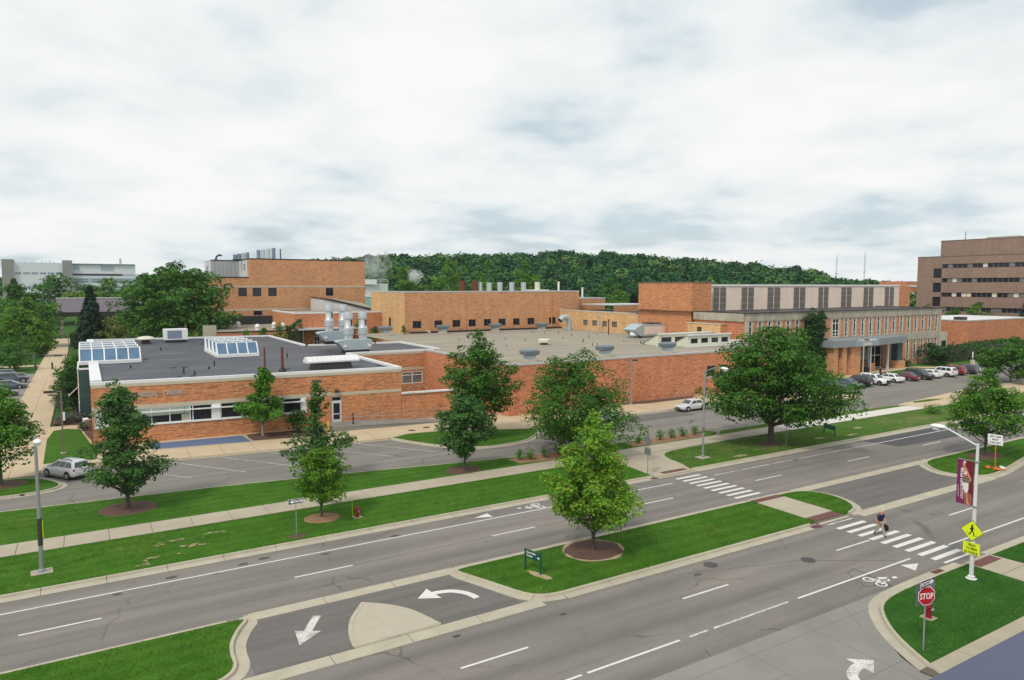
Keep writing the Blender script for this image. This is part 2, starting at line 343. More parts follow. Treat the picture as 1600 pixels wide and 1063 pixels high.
leaf('leaf_lavender', [(0.09, 0.085, 0.15), (0.12, 0.11, 0.19), (0.06, 0.08, 0.09), (0.10, 0.11, 0.13)], 0.2)

# ------------------------------------------------------------------ mesh helpers
ORG = {}
class MB:
    def __init__(s): s.v = []; s.f = []
    def add(s, vs, fs):
        o = len(s.v); s.v += [tuple(p) for p in vs]; s.f += [tuple(i + o for i in q) for q in fs]; return s
    def box(s, x0, y0, z0, x1, y1, z1):
        if x0 > x1: x0, x1 = x1, x0
        if y0 > y1: y0, y1 = y1, y0
        if z0 > z1: z0, z1 = z1, z0
        return s.add([(x0, y0, z0), (x1, y0, z0), (x1, y1, z0), (x0, y1, z0), (x0, y0, z1), (x1, y0, z1), (x1, y1, z1), (x0, y1, z1)],
                     [(0, 3, 2, 1), (4, 5, 6, 7), (0, 1, 5, 4), (1, 2, 6, 5), (2, 3, 7, 6), (3, 0, 4, 7)])
    def bar(s, p, q, w, h=None, up=(0, 0, 1)):
        p = Vector(p); q = Vector(q); d = (q - p).normalized(); h = h or w
        u = Vector(up)
        if abs(d.dot(u)) > 0.98: u = Vector((1, 0, 0))
        a = d.cross(u).normalized() * (w / 2); b = a.cross(d).normalized() * (h / 2)
        vs = [e + sa * a + sb * b for e in (p, q) for sa, sb in ((-1, -1), (1, -1), (1, 1), (-1, 1))]
        return s.add(vs, [(0, 1, 2, 3), (7, 6, 5, 4), (0, 4, 5, 1), (1, 5, 6, 2), (2, 6, 7, 3), (3, 7, 4, 0)])
    def tube(s, pts, rad, n=8, caps=True):
        pts = [Vector(p) for p in pts]
        if not hasattr(rad, '__len__'): rad = [rad] * len(pts)
        o = len(s.v); prev = None
        for i, p in enumerate(pts):
            d = (pts[min(i + 1, len(pts) - 1)] - pts[max(i - 1, 0)]).normalized()
            if prev is None:
                u = Vector((1, 0, 0)) if abs(d.x) < 0.9 else Vector((0, 1, 0))
            else: u = prev
            a = (u - d * u.dot(d)).normalized(); b = d.cross(a); prev = a
            for k in range(n):
                an = 2 * math.pi * k / n
                s.v.append(tuple(p + (a * math.cos(an) + b * math.sin(an)) * rad[i]))
        for i in range(len(pts) - 1):
            for k in range(n):
                k2 = (k + 1) % n
                s.f.append((o + i * n + k, o + i * n + k2, o + (i + 1) * n + k2, o + (i + 1) * n + k))
        if caps:
            s.f.append(tuple(o + k for k in reversed(range(n)))); s.f.append(tuple(o + (len(pts) - 1) * n + k for k in range(n)))
        return s
    def lathe(s, prof, c=(0, 0, 0), n=16, caps=True):
        return s.tube([(c[0], c[1], c[2] + z) for r, z in prof], [r for r, z in prof], n, caps)
    def prism(s, poly, z0, z1, bottom=False):
        n = len(poly); A = sum(poly[i][0] * poly[(i + 1) % n][1] - poly[(i + 1) % n][0] * poly[i][1] for i in range(n))
        if A < 0: poly = poly[::-1]
        o = len(s.v)
        s.v += [(x, y, z0) for x, y in poly] + [(x, y, z1) for x, y in poly]
        s.f.append(tuple(o + n + i for i in range(n)))
        if bottom: s.f.append(tuple(o + i for i in reversed(range(n))))
        for i in range(n):
            j = (i + 1) % n; s.f.append((o + i, o + j, o + n + j, o + n + i))
        return s
    def poly(s, pts): return s.add(pts, [tuple(range(len(pts)))])
    def sheet(s, poly, z):
        n = len(poly); A = sum(poly[i][0] * poly[(i + 1) % n][1] - poly[(i + 1) % n][0] * poly[i][1] for i in range(n))
        if A < 0: poly = poly[::-1]
        return s.add([(x, y, z) for x, y in poly], [tuple(range(n))])
    def loft(s, secs, closed=True, caps=True):
        o = len(s.v); n = len(secs[0])
        for q in secs: s.v += [tuple(p) for p in q]
        for i in range(len(secs) - 1):
            for k in range(n if closed else n - 1):
                k2 = (k + 1) % n; s.f.append((o + i * n + k, o + i * n + k2, o + (i + 1) * n + k2, o + (i + 1) * n + k))
        if caps: s.f.append(tuple(o + k for k in reversed(range(n)))); s.f.append(tuple(o + (len(secs) - 1) * n + k for k in range(n)))
        return s
    def xf(s, loc=(0, 0, 0), rz=0.0):
        c, q = math.cos(rz), math.sin(rz)
        s.v = [(loc[0] + c * x - q * y, loc[1] + q * x + c * y, loc[2] + z) for x, y, z in s.v]; return s
    def build(s, name, mat, parent=None, world=True, smooth=False, bevel=0.0, fix=False):
        me = bpy.data.meshes.new(name)
        v = s.v
        if parent is not None and world:
            ox, oy, oz = ORG[parent.name]; v = [(x - ox, y - oy, z - oz) for x, y, z in v]
        me.from_pydata(v, [], s.f)
        if bevel or fix:
            bm = bmesh.new(); bm.from_mesh(me)
            bmesh.ops.remove_doubles(bm, verts=bm.verts, dist=0.0005)
            bmesh.ops.recalc_face_normals(bm, faces=bm.faces)
            if bevel:
                es = [e for e in bm.edges if len(e.link_faces) == 2 and e.calc_face_angle(0) > 0.5]
                bmesh.ops.bevel(bm, geom=es, offset=bevel, segments=2, affect='EDGES', profile=0.6)
            bm.to_mesh(me); bm.free()
        if smooth:
            me.polygons.foreach_set('use_smooth', [True] * len(me.polygons)); me.set_sharp_from_angle(angle=R(smooth if smooth > 1 else 35))
        me.materials.append(M[mat])
        o = bpy.data.objects.new(name, me); col.objects.link(o)
        if parent is not None: o.parent = parent; ORG[o.name] = ORG[parent.name] if world else (0, 0, 0)
        else: ORG[o.name] = (0, 0, 0)
        return o

def tag(o, label=None, cat=None, group=None, kind=None):
    for k, v in (('label', label), ('category', cat), ('group', group), ('kind', kind)):
        if v: o[k] = v
    return o
def thing(name, label, cat, loc=(0, 0, 0), rz=0.0, group=None):
    o = bpy.data.objects.new(name, None); col.objects.link(o); o.empty_display_size = 0.2
    o.location = loc; o.rotation_euler = (0, 0, rz); ORG[o.name] = tuple(loc)
    return tag(o, label, cat, group)
def struct(name, mb, mat):
    return tag(mb.build(name, mat), kind='structure')
def dup(root, loc, rz, label, group=None, parent=None):
    r = root.copy(); col.objects.link(r); r.location = loc; r.rotation_euler = (0, 0, rz); tag(r, label, None, group); ORG[r.name] = tuple(loc)
    def rec(a, b):
        for ch in a.children:
            c = ch.copy(); col.objects.link(c); c.parent = b; rec(ch, c)
    rec(root, r)
    return r

FONT = {}
def text_mesh(txt, size, width=None, extrude=0.01, bold=False, align='LEFT', space=1.0):
    cu = bpy.data.curves.new('lettering', 'FONT'); cu.body = txt; cu.size = size; cu.extrude = extrude; cu.align_x = align
    cu.space_character = space; cu.resolution_u = 2
    if bold: cu.offset = 0.018 * size
    ob = bpy.data.objects.new('lettering', cu); col.objects.link(ob)
    dg = bpy.context.evaluated_depsgraph_get(); me = bpy.data.meshes.new_from_object(ob.evaluated_get(dg))
    bpy.data.objects.remove(ob); bpy.data.curves.remove(cu)
    xs = [v.co.x for v in me.vertices]; x0, x1 = min(xs), max(xs)
    k = (width / (x1 - x0)) if width else 1.0
    mid = (x0 + x1) / 2
    vs = [((v.co.x - mid) * k, v.co.y, v.co.z) for v in me.vertices]; fs = [tuple(p.vertices) for p in me.polygons]
    bpy.data.meshes.remove(me)
    return vs, fs
def lettering(txt, size, origin, ux, uy, mat, parent, width=None, extrude=0.01, bold=False, world=True, name='lettering'):
    """flat lettering: origin is the middle of the baseline, ux the reading direction, uy up"""
    vs, fs = text_mesh(txt, size, width, extrude, bold)
    o = Vector(origin); ux = Vector(ux).normalized(); uy = Vector(uy).normalized(); un = ux.cross(uy)
    mb = MB().add([o + ux * x + uy * y + un * z for x, y, z in vs], fs)
    return mb.build(name, mat, parent, world)

# ================================================================== GROUND
def smooth_path(pts, n=5):
    P = [Vector((p[0], p[1], 0)) for p in pts]; out = []
    for i in range(len(P) - 1):
        a, b, c, d = P[max(i - 1, 0)], P[i], P[i + 1], P[min(i + 2, len(P) - 1)]
        for k in range(n):
            s = k / n
            q = 0.5 * ((2 * b) + (c - a) * s + (2 * a - 5 * b + 4 * c - d) * s * s + (3 * b - a - 3 * c + d) * s ** 3)
            out.append((q.x, q.y))
    out.append((P[-1].x, P[-1].y))
    return out

def resample(path, step):
    L = [0.0]
    for a, b in zip(path, path[1:]): L.append(L[-1] + math.hypot(b[0] - a[0], b[1] - a[1]))
    n = max(1, round(L[-1] / step)); out = []
    j = 0
    for k in range(n + 1):
        s = L[-1] * k / n
        while j < len(L) - 2 and L[j + 1] < s: j += 1
        f = (s - L[j]) / max(1e-9, L[j + 1] - L[j])
        out.append((path[j][0] + (path[j + 1][0] - path[j][0]) * f, path[j][1] + (path[j + 1][1] - path[j][1]) * f))
    return out

def offset_path(path, d):
    """offset to the left of travel by d"""
    out = []
    for i, p in enumerate(path):
        a = path[max(i - 1, 0)]; b = path[min(i + 1, len(path) - 1)]
        dx, dy = b[0] - a[0], b[1] - a[1]; l = math.hypot(dx, dy) or 1
        out.append((p[0] - dy / l * d, p[1] + dx / l * d))
    return out

def kerb_run(path, parent, side=1, seg=3.0, gutter=0.45, h=0.14, wd=0.19, mat='kerb_concrete', z=0.0):
    p = resample(path, seg / 4)
    for i in range(0, len(p) - 1, 4):
        q = p[max(i - 1, 0):min(i + 6, len(p))]; lo = i - max(i - 1, 0); hi = lo + min(4, len(p) - 1 - i)
        def cut(d):
            o = offset_path(q, d * side)[lo:hi + 1]
            if len(o) > 1:
                a, b = o[0], o[1]; o[0] = (a[0] + (b[0] - a[0]) * 0.02, a[1] + (b[1] - a[1]) * 0.02)
                a, b = o[-1], o[-2]; o[-1] = (a[0] + (b[0] - a[0]) * 0.02, a[1] + (b[1] - a[1]) * 0.02)
            return o
        A, B, C = cut(0.0), cut(0.035), cut(wd)
        secs = [[(a[0], a[1], z), (b[0], b[1], z + h), (c[0], c[1], z + h), (c[0], c[1], z - 0.05)] for a, b, c in zip(A, B, C)]
        if side < 0: secs = [s[::-1] for s in secs]
        MB().loft(secs, True, True).build('kerb_stone', mat, parent, fix=True)
        if gutter:
            D = cut(-gutter); zg = z + 0.016
            secs = [[(d[0], d[1], zg - 0.012), (d[0], d[1], zg), (a[0], a[1], zg), (a[0], a[1], zg - 0.012)] for a, d in zip(A, D)]
            if side < 0: secs = [s[::-1] for s in secs]
            MB().loft(secs, True, True).build('gutter_slab', mat, parent, fix=True)

def slab_grid(parent, x0, x1, y0, y1, sx, sy, mat, z, gap=0.03, h=0.05):
    nx = max(1, round((x1 - x0) / sx)); ny = max(1, round((y1 - y0) / sy)); dx = (x1 - x0) / nx; dy = (y1 - y0) / ny
    me = None
    for i in range(nx):
        for j in range(ny):
            if me is None:
                o = MB().box(gap / 2, gap / 2, -h, dx - gap / 2, dy - gap / 2, 0).build('paving_slab', mat, parent, world=False); me = o.data
            else:
                o = bpy.data.objects.new('paving_slab', me); col.objects.link(o); o.parent = parent
            ox, oy, oz = ORG[parent.name]
            o.location = (x0 + i * dx - ox, y0 + j * dy - oy, z + rnd.uniform(-0.004, 0.004) - oz)

LAWNS, EXCL = [], []
def lawn(poly, mat='grass_lawn', z=0.13):
    LAWNS.append((poly, z, mat)); return struct('lawn', MB().prism(poly, -0.08, z), mat)

struct('ground', MB().sheet([(-900, -80), (1200, -80), (1200, 1500), (-900, 1500)], -0.06), 'grass_far')
road = struct('road', MB().sheet([(-160, 20.3), (420, 20.3), (420, 44.2), (-160, 44.2)], 0.0), 'asphalt_road')

# ---- medians
far1 = [(-110, 35.3), (5.3, 35.3), (5.9, 35.25)]
end1 = smooth_path([(5.9, 35.25), (6.25, 34.95), (5.75, 34.1), (5.25, 32.9), (5.08, 31.8), (5.05, 30.9), (4.7, 30.15), (3.9, 29.7), (2.6, 29.5)], 4)
m1 = far1[:-1] + end1 + [(-110, 29.5)]
in1 = [(-110, 35.12), (5.3, 35.12)] + offset_path(end1, -0.18)[1:] + [(-110, 29.68)]
med1 = lawn(in1, 'grass_lawn'); kerb_run([(-40, 35.3), (5.3, 35.3)], med1, -1, gutter=0.0, h=0.145); kerb_run(end1, med1, -1, 1.6, 0.5); kerb_run([(2.6, 29.5), (-30, 29.5)], med1, -1)
end2 = smooth_path([(18.4, 35.25), (17.5, 35.15), (17.45, 34.6), (18.1, 33.0), (18.75, 31.3), (19.2, 30.3), (19.9, 29.65), (21.0, 29.42)], 4)
in2 = [(42.35, 35.08)] + offset_path(end2, 0.18) + [(41.4, 29.6), (42.35, 29.75)]
med2 = lawn(in2, 'grass_lawn')
kerb_run([(42.3, 35.25), (18.4, 35.25)], med2, 1, gutter=0.4); kerb_run(end2, med2, 1, 2.2, 0.45); kerb_run([(21.0, 29.42), (41.6, 29.42)], med2, 1, gutter=0.5)
end3 = smooth_path([(45.5, 35.25), (47.2, 35.15), (48.4, 34.6), (49.0, 33.4), (48.9, 32.0), (48.3, 30.8), (47.4, 29.95), (46.2, 29.6)], 4)
med3 = lawn(offset_path(end3, -0.18) + [(45.5, 29.75)], 'grass_lawn'); kerb_run(end3, med3, -1, 2.0, 0.4)
end4 = smooth_path([(90, 31.6), (80, 31.4), (75.3, 30.85), (70, 29.9), (66.6, 29.45), (64.7, 29.8), (63.5, 31.0), (63.3, 32.3), (64.0, 33.6), (65.4, 34.8), (67.2, 35.25)], 4)
med4 = lawn([(260, 31.8)] + offset_path(end4, -0.18) + [(260, 35.1)], 'grass_lawn'); kerb_run(end4, med4, -1, 2.4, 0.55); kerb_run([(67.2, 35.25), (150, 35.25)], med4, -1, 6.0, 0.4); kerb_run([(150, 31.8), (90, 31.6)], med4, -1, 6.0)
walk2 = struct('path', MB().prism([(42.35, 29.45), (45.5, 29.45), (45.5, 35.3), (42.35, 35.3)], -0.05, 0.075), 'joint_dark')
slab_grid(walk2, 42.37, 45.48, 30.5, 34.6, 3.2, 2.05, 'concrete', 0.125)
for y0, y1 in ((29.75, 30.45), (34.65, 35.2)):
    MB().box(42.5, y0, 0.05, 45.35, y1, 0.112).build('warning_plate', 'warning_plate', walk2)
MB().box(42.37, 29.2, 0.0, 45.48, 29.74, 0.06).build('ramp_slab', 'kerb_concrete', walk2); MB().box(42.37, 35.22, 0.0, 45.48, 35.6, 0.06).build('ramp_slab', 'kerb_concrete', walk2)

# ---- crossovers between the two carriageways
c1 = [(6.3, 34.9)] + offset_path(end1, 0.5)[3:] + [(2.6, 28.95), (21, 28.95)] + offset_path(end2, -0.45)[::-1][:-4] + [(17.0, 34.9)]
MB().sheet([(6.6, 34.9), (6.3, 34.2), (5.75, 32.9), (5.6, 31.8), (5.5, 29.7), (18.7, 29.7), (18.2, 31.3), (17.6, 33.0), (17.1, 34.4), (17.0, 34.9)], 0.005).build('turning_lane', 'asphalt_cross', road)
MB().sheet([(49.0, 34.9), (49.4, 33.4), (49.3, 31.8), (48.7, 30.5), (48.0, 29.8), (64.2, 29.8), (63.0, 31.0), (62.8, 32.3), (63.4, 33.8), (64.4, 34.9)], 0.005).build('turning_lane', 'asphalt_cross', road)
for x0, x1, y0, y1 in ((6.3, 17.6, 34.85, 35.72), (5.0, 19.6, 28.85, 29.72), (47.5, 66.0, 34.8, 35.7), (46.6, 65.4, 28.75, 29.7)):
    slab_grid(road, x0, x1, y0, y1, 3.7, 1, 'kerb_concrete', 0.022, 0.04, 0.02)
m, t, p, pos = base_mat('ribbed_concrete')
s_ = nd(t, 'ShaderNodeSeparateXYZ', {0: pos}); st = mth(t, 'FRACT', mth(t, 'MULTIPLY', mth(t, 'ADD', s_.outputs[1], mth(t, 'MULTIPLY', s_.outputs[0], 0.18)), 4.6))
gv = mth(t, 'LESS_THAN', st, 0.24)
cc = mixc(t, noise(t, pos, 1.2, 4), (0.40, 0.365, 0.29), (0.50, 0.455, 0.36)); cc = mixc(t, mth(t, 'MULTIPLY', gv, 0.45), cc, (0.20, 0.18, 0.14)); t.links.new(cc, p.inputs['Base Color']); p.inputs['Roughness'].default_value = 0.9
tri = smooth_path([(9.75, 29.8), (9.95, 31.1), (10.5, 32.5), (11.55, 33.95)], 4) + smooth_path([(11.65, 33.95), (12.7, 33.0), (13.5, 31.8), (14.1, 29.8)], 4)
isl = struct('pavement', MB().prism(tri, 0.0, 0.07), 'ribbed_concrete'); kerb_run(tri[:13], isl, -1, 2.2, 0.0, h=0.085, wd=0.2); kerb_run([(9.8, 29.75), (14.1, 29.75)], isl, 1, 2.2, 0.0, h=0.08, wd=0.12)

# ---- far verge, pavement and lawn
verge = lawn([(-110, 44.4), (40.9, 44.4), (41.1, 47), (41.3, 50.7), (-110, 50.7)]); kerb_run([(-36, 44.2), (40.8, 44.2)], verge, 1, 3.05, 0.62)
rb = smooth_path([(45.4, 44.4), (46.1, 46.3), (46.5, 48.4), (47.6, 49.8), (50, 50.4), (56, 50.55)], 4)
verge2 = lawn(rb + [(240, 50.4), (240, 44.4)], 'grass_worn'); kerb_run([(45.5, 44.2), (76, 44.2)], verge2, 1, 3.05, 0.62); kerb_run([(76, 44.2), (170, 44.2)], verge2, 1, 8.0, 0.62)
app = struct('path', MB().prism([(40.9, 43.9), (45.4, 43.9)] + rb + [(56, 50.7), (41.3, 50.7), (41.1, 47)], -0.05, 0.11), 'concrete')
MB().box(42.2, 44.25, 0.05, 45.0, 44.85, 0.118).build('warning_plate', 'warning_plate', app)
MB().box(41.0, 43.62, 0.0, 45.4, 43.88, 0.03).build('gutter_slab', 'kerb_concrete', app)
side = struct('pavement', MB().box(-70, 50.7, -0.05, 170, 53.1, 0.1), 'joint_dark')
slab_grid(side, -14, 67.6, 50.72, 53.08, 2.45, 2.4, 'concrete', 0.145); slab_grid(side, 67.6, 94.6, 50.72, 53.08, 2.7, 2.4, 'concrete_new', 0.147); slab_grid(side, 94.6, 170, 50.72, 53.08, 7.5, 2.4, 'walk_concrete', 0.145); slab_grid(side, -70, -14, 50.72, 53.08, 8, 2.4, 'concrete', 0.145)
lawnb_edge = [(-70, 63.5), (-5.7, 61.3), (2.3, 60.6), (9.2, 60.0), (19.3, 58.6), (24.4, 57.7), (29.7, 56.8), (35.3, 56.0), (39, 55.6), (47, 55.7), (59, 55.6)]
lawnb = lawn([(-70, 53.1), (57, 53.1), (59.5, 54.3)] + lawnb_edge[::-1]); kerb_run(lawnb_edge[1:], lawnb, -1, 3.0, 0.0, h=0.15, wd=0.16)
lawn([(58.5, 53.1), (96, 53.1), (92, 54.2), (74, 54.6), (60.5, 54.6)], 'grass_worn')
lawn([(98, 53.9), (101, 53.5), (105.5, 53.7), (103, 54.6), (99, 54.7)], 'grass_worn')
struct('pavement', MB().prism([(93, 53.1), (170, 53.1), (170, 57.2), (117, 57.0), (104, 55.4), (95, 54.4)], -0.05, 0.12), 'walk_concrete')

# ---- car parks
lot = struct('road', MB().sheet([(-70, 53.4), (185, 53.4), (185, 72.5), (-70, 76)], -0.012), 'asphalt_lot')
walk_edge = [(-3.9, 73.0), (5.5, 72.0), (16, 71.0), (27.2, 70.0)]
fr = struct('pavement', MB().prism(walk_edge + [(30, 71.2), (33.5, 70.8), (37, 69.2), (43, 66.6), (52, 67.6), (64, 67.6), (77, 68.3), (92, 68.8), (93, 75.5), (45, 75.5), (45, 81), (0.3, 82.3), (-0.5, 96), (-3.9, 96)], -0.05, 0.12), 'walk_concrete')
kerb_run(walk_edge, fr, 1, 3.0, 0.3, h=0.15); kerb_run([(43, 66.6), (52, 67.5), (64, 67.5), (77, 68.2), (92, 68.7)], fr, 1, 3.5, 0.3, h=0.15)
for i in range(1, 14):
    x = -3.9 + i * 3.0; y = 72.9 - (x + 3.9) * 0.095
    if x < 27.5: MB().box(x, y + 0.2, 0.1, x + 0.035, y + 4.2, 0.124).build('expansion_joint', 'joint_dark', fr)
for i in range(9): MB().box(46 + i * 3.4, 67.9, 0.1, 46.04 + i * 3.4, 74.3, 0.124).build('expansion_joint', 'joint_dark', fr)
il = smooth_path([(27.4, 70.0), (28.6, 67.2), (30.2, 64.3), (32.0, 62.3), (34.3, 61.2), (37, 61.2), (39.8, 62.0), (42.6, 64.6), (43.2, 66.4)], 4)
isl2 = lawn(offset_path(il, 0.18) + [(40, 67.4), (36.6, 69.0), (33.2, 70.6), (29.6, 71.0)], 'grass_lawn', 0.135); kerb_run(il, isl2, 1, 3.0, 0.35, h=0.15)
lawnc = lawn([(-3.7, 76), (0.2, 75.6), (1.2, 80.3), (0.1, 83), (-0.9, 92.5), (-2.2, 93.6), (-3.4, 93), (-3.85, 88)], 'grass_lawn', 0.15)
hi = smooth_path([(-40, 65.6), (-8, 65.6), (-4.6, 65.6), (-2.9, 66.0), (-2.1, 67.0), (-2.4, 68.4), (-3.8, 70.6), (-5.5, 71.3), (-9, 71.5)], 4)
isl3 = lawn(offset_path(hi, 0.18) + [(-40, 71.3)], 'grass_lawn', 0.135); kerb_run(hi[3:], isl3, 1, 2.4, 0.4, h=0.15)
tip = smooth_path([(80, 66.6), (88, 63.6), (93.5, 61.2), (96.3, 60.8), (97.2, 61.4), (96.6, 62.8), (93, 66.4), (90, 69)], 3)
struct('pavement', MB().prism(tip + [(80, 69)], -0.05, 0.15), 'walk_concrete')
clin = lawn([(97, 71.8), (200, 71.8), (200, 84), (94, 84), (94, 74)], 'grass_lawn', 0.12); kerb_run([(97, 71.6), (160, 71.6)], clin, 1, 5.0, 0.0)
struct('path', MB().prism([(118, 72.0), (126.5, 72.0), (129, 76.5), (139, 77.2), (150, 72.2), (152.5, 72.2), (142, 79.3), (136, 80.9), (117, 80.9), (113, 77), (116, 74)], -0.05, 0.135), 'walk_concrete')

# ---- plaza walk on the far side
plaza = struct('path', MB().sheet([(-30, 71.5), (-3.8, 71.5), (-3.8, 140), (-3.6, 260), (-8.0, 260), (-8.4, 165), (-8.2, 150), (-8.2, 92), (-30, 92)], 0.02), 'joint_dark')
slab_grid(plaza, -8.2, -3.85, 72, 150, 2.18, 2.9, 'walk_concrete', 0.07); slab_grid(plaza, -8.2, -3.8, 150, 260, 4.4, 9, 'walk_concrete', 0.07); slab_grid(plaza, -30, -8.2, 71.6, 92, 4.4, 4.1, 'walk_concrete', 0.07)
struct('path', MB().sheet([(-3.8, 158), (30, 158), (30, 161), (-3.8, 161)], 0.03), 'walk_concrete'); struct('path', MB().sheet([(-60, 172), (-8.3, 172), (-8.3, 175), (-60, 175)], 0.03), 'walk_concrete')
struct('road', MB().sheet([(-60, 92), (-8.2, 92), (-8.2, 158), (-60, 158)], 0.0), 'drive_concrete')

# ---- near side: kerb return, concrete drive, corner lawn
nk = smooth_path([(40.5, 20.55), (37.5, 20.5), (35.4, 20.35), (33.9, 19.95), (32.6, 19.0), (31.5, 17.8), (30.6, 16.4), (29.95, 15.1), (29.6, 14.0)], 4)
corner = lawn([(43.35, 20.38)] + [q for q in offset_path(nk, 0.17) if q[1] > 15.6] + [(30.35, 15.52), (43.35, 15.52)], 'grass_near'); kerb_run(nk, corner, 1, 1.7, 0.5)
lawn([(46.2, 20.38), (90, 20.38), (90, 14), (52, 15.6), (48.4, 17.7), (46.35, 18.7)], 'grass_near')
kerb_run([(90, 20.55), (46.2, 20.55)], corner, 1, 3.0, 0.5); kerb_run([(43.2, 20.55), (40.5, 20.55)], corner, 1, 3.0, 0.5)
swn = struct('path', MB().prism([(43.4, 15.4), (43.4, 20.6), (46.1, 20.6), (46.3, 18.6), (48.4, 17.6), (52, 15.5)], -0.05, 0.11), 'concrete')
MB().box(43.5, 19.75, 0.05, 45.95, 20.4, 0.118).build('warning_plate', 'warning_plate', swn)
for y in (17.0, 18.6): MB().box(43.42, y, 0.1, 47.6 if y < 18 else 46.2, y + 0.03, 0.114).build('expansion_joint', 'joint_dark', swn)
drive = struct('road', MB().sheet([(6, 20.95), (36, 20.95), (34.2, 20.4), (32.9, 19.5), (31.3, 18.2), (30.0, 16.6), (29.2, 14.6), (29, 6), (6, 6)], 0.012), 'drive_concrete')
for a, b in (((6, 20.1), (33.4, 20.1)), ((6, 16.4), (29.9, 16.4)), ((20.3, 20.95), (20.3, 6)), ((24.6, 20.95), (24.6, 6)), ((28.9, 20.95), (28.9, 14)), ((32.4, 20.95), (31.0, 19.0)), ((6, 18.3), (24.6, 18.3))):
    MB().bar((a[0], a[1], 0.014), (b[0], b[1], 0.014), 0.03, 0.006).build('expansion_joint', 'joint_mid', drive)
swl = struct('pavement', MB().box(29.5, 13.2, -0.05, 60, 15.5, 0.1), 'joint_dark'); slab_grid(swl, 30, 60, 13.25, 15.55, 2.6, 2.3, 'concrete', 0.145)

# ---- painted markings
ZM = 0.012
def mark(name, poly, mat='paint_line', z=ZM, parent=None): return MB().sheet(poly, z).build(name, mat, parent or road)
def hline(name, x0, x1, y, wd=0.13, mat='paint_line', z=ZM, parent=None): return mark(name, [(x0, y - wd / 2), (x1, y - wd / 2), (x1, y + wd / 2), (x0, y + wd / 2)], mat, z, parent)
hline('lane_line', -120, 41.0, 42.0); hline('lane_line', 45.8, 69.0, 42.0, mat='paint_worn'); hline('lane_line', 69.0, 300, 42.0)
hline('lane_line', 31.2, 41.6, 22.72); hline('lane_line', 45.9, 200, 22.75); hline('lane_line', 17.5, 22.8, 22.72); hline('lane_line', 23.4, 24.6, 22.72, mat='paint_worn'); hline('lane_line', 25.0, 30.4, 22.72, mat='paint_worn'); hline('lane_line', 0, 17.2, 22.72)
for k in range(-5, 14): hline('lane_dash', -3.2 + 12.67 * k, 0.15 + 12.67 * k, 39.0)
for k in range(-4, 10): hline('lane_dash', 13.1 + 12.95 * k, 16.5 + 12.95 * k, 25.8)
for k in range(9): y = 42.75 - 0.785 * k; mark('crosswalk_bar', [(42.15, y - 0.16), (44.95, y - 0.16), (44.95, y + 0.16), (42.15, y + 0.16)])
for k in range(9):
    y = 28.15 - 0.775 * k; x = 42.6; mark('crosswalk_bar', [(x, y - 0.17), (x + 3.05, y - 0.17), (x + 3.05, y + 0.17), (x, y + 0.17)])
mark('crosswalk_bar', [(42.6, 21.2), (45.5, 21.2), (45.5, 21.38), (42.6, 21.38)], 'paint_line', 0.024); mark('crosswalk_bar', [(42.6, 28.85), (45.4, 28.85), (45.4, 29.0), (42.6, 29.0)], 'paint_worn', 0.03)
def arrow_poly(tip, d, L, hw, hl, sw):
    d = Vector((d[0], d[1], 0)).normalized(); n = Vector((-d.y, d.x, 0)); tip = Vector((tip[0], tip[1], 0)); b = tip - d * hl; e = tip - d * L
    return [(q.x, q.y) for q in (tip, b + n * hw, b + n * sw, e + n * sw, e - n * sw, b - n * sw, b - n * hw)]
mark('arrow_marking', arrow_poly((7.75, 31.3), (-1.5, -2.5), 2.9, 0.62, 1.35, 0.2), 'paint_worn', 0.014)
def bent_arrow(path, hw, hl, sw, mat):
    p = smooth_path(path, 5); a = offset_path(p, sw); b = offset_path(p, -sw)
    d = Vector((p[-1][0] - p[-2][0], p[-1][1] - p[-2][1], 0)).normalized(); n = Vector((-d.y, d.x, 0)); e = Vector((p[-1][0], p[-1][1], 0))
    mb = MB()
    for i in range(len(p) - 1): mb.sheet([a[i], a[i + 1], b[i + 1], b[i]], 0.016)
    mb.sheet([(q.x, q.y) for q in (e + n * hw, e + d * hl, e - n * hw)], 0.016)
    return mb.build('arrow_marking', mat, road)
bent_arrow([(16.95, 31.45), (16.75, 32.2), (16.2, 32.85), (15.5, 33.1), (15.25, 33.1)], 0.72, 1.0, 0.19, 'paint_line')
bent_arrow([(26.0, 14.6), (26.25, 15.9), (26.8, 16.8), (27.5, 17.1), (27.8, 17.12)], 0.66, 0.95, 0.22, 'paint_faded')
def bicycle(cx, cy, sgn):
    def P(r, u): return (cx + sgn * u, cy - sgn * r)
    mb = MB()
    for r0 in (-0.37, 0.37):
        for k in range(16):
            a0, a1 = 2 * math.pi * k / 16, 2 * math.pi * (k + 1) / 16
            mb.sheet([P(r0 + q * math.cos(a), 0.42 * 0 + q * 1.15 * math.sin(a)) for q, a in ((0.30, a0), (0.30, a1), (0.20, a1), (0.20, a0))], 0.015)
    def seg(a, b, wd):
        d = Vector((b[0] - a[0], b[1] - a[1])).normalized(); n = Vector((-d.y, d.x)) * wd
        mb.sheet([P(a[0] + n.x, a[1] + n.y), P(b[0] + n.x, b[1] + n.y), P(b[0] - n.x, b[1] - n.y), P(a[0] - n.x, a[1] - n.y)], 0.0155)
    seg((-0.37, 0.0), (-0.1, 0.5), 0.05); seg((0.37, 0.0), (0.25, 0.62), 0.05); seg((-0.1, 0.48), (0.28, 0.5), 0.05); seg((0.0, 0.1), (0.12, 0.6), 0.09); seg((-0.2, 0.62), (0.08, 1.12), 0.13); seg((0.05, 1.1), (0.36, 0.72), 0.06)
    mb.sheet([P(0.22 + 0.12 * math.cos(a), 1.5 + 0.2 * math.sin(a)) for a in [k * math.pi / 5 for k in range(10)]], 0.0155)
    return mb.build('bicycle_marking', 'paint_line', road)
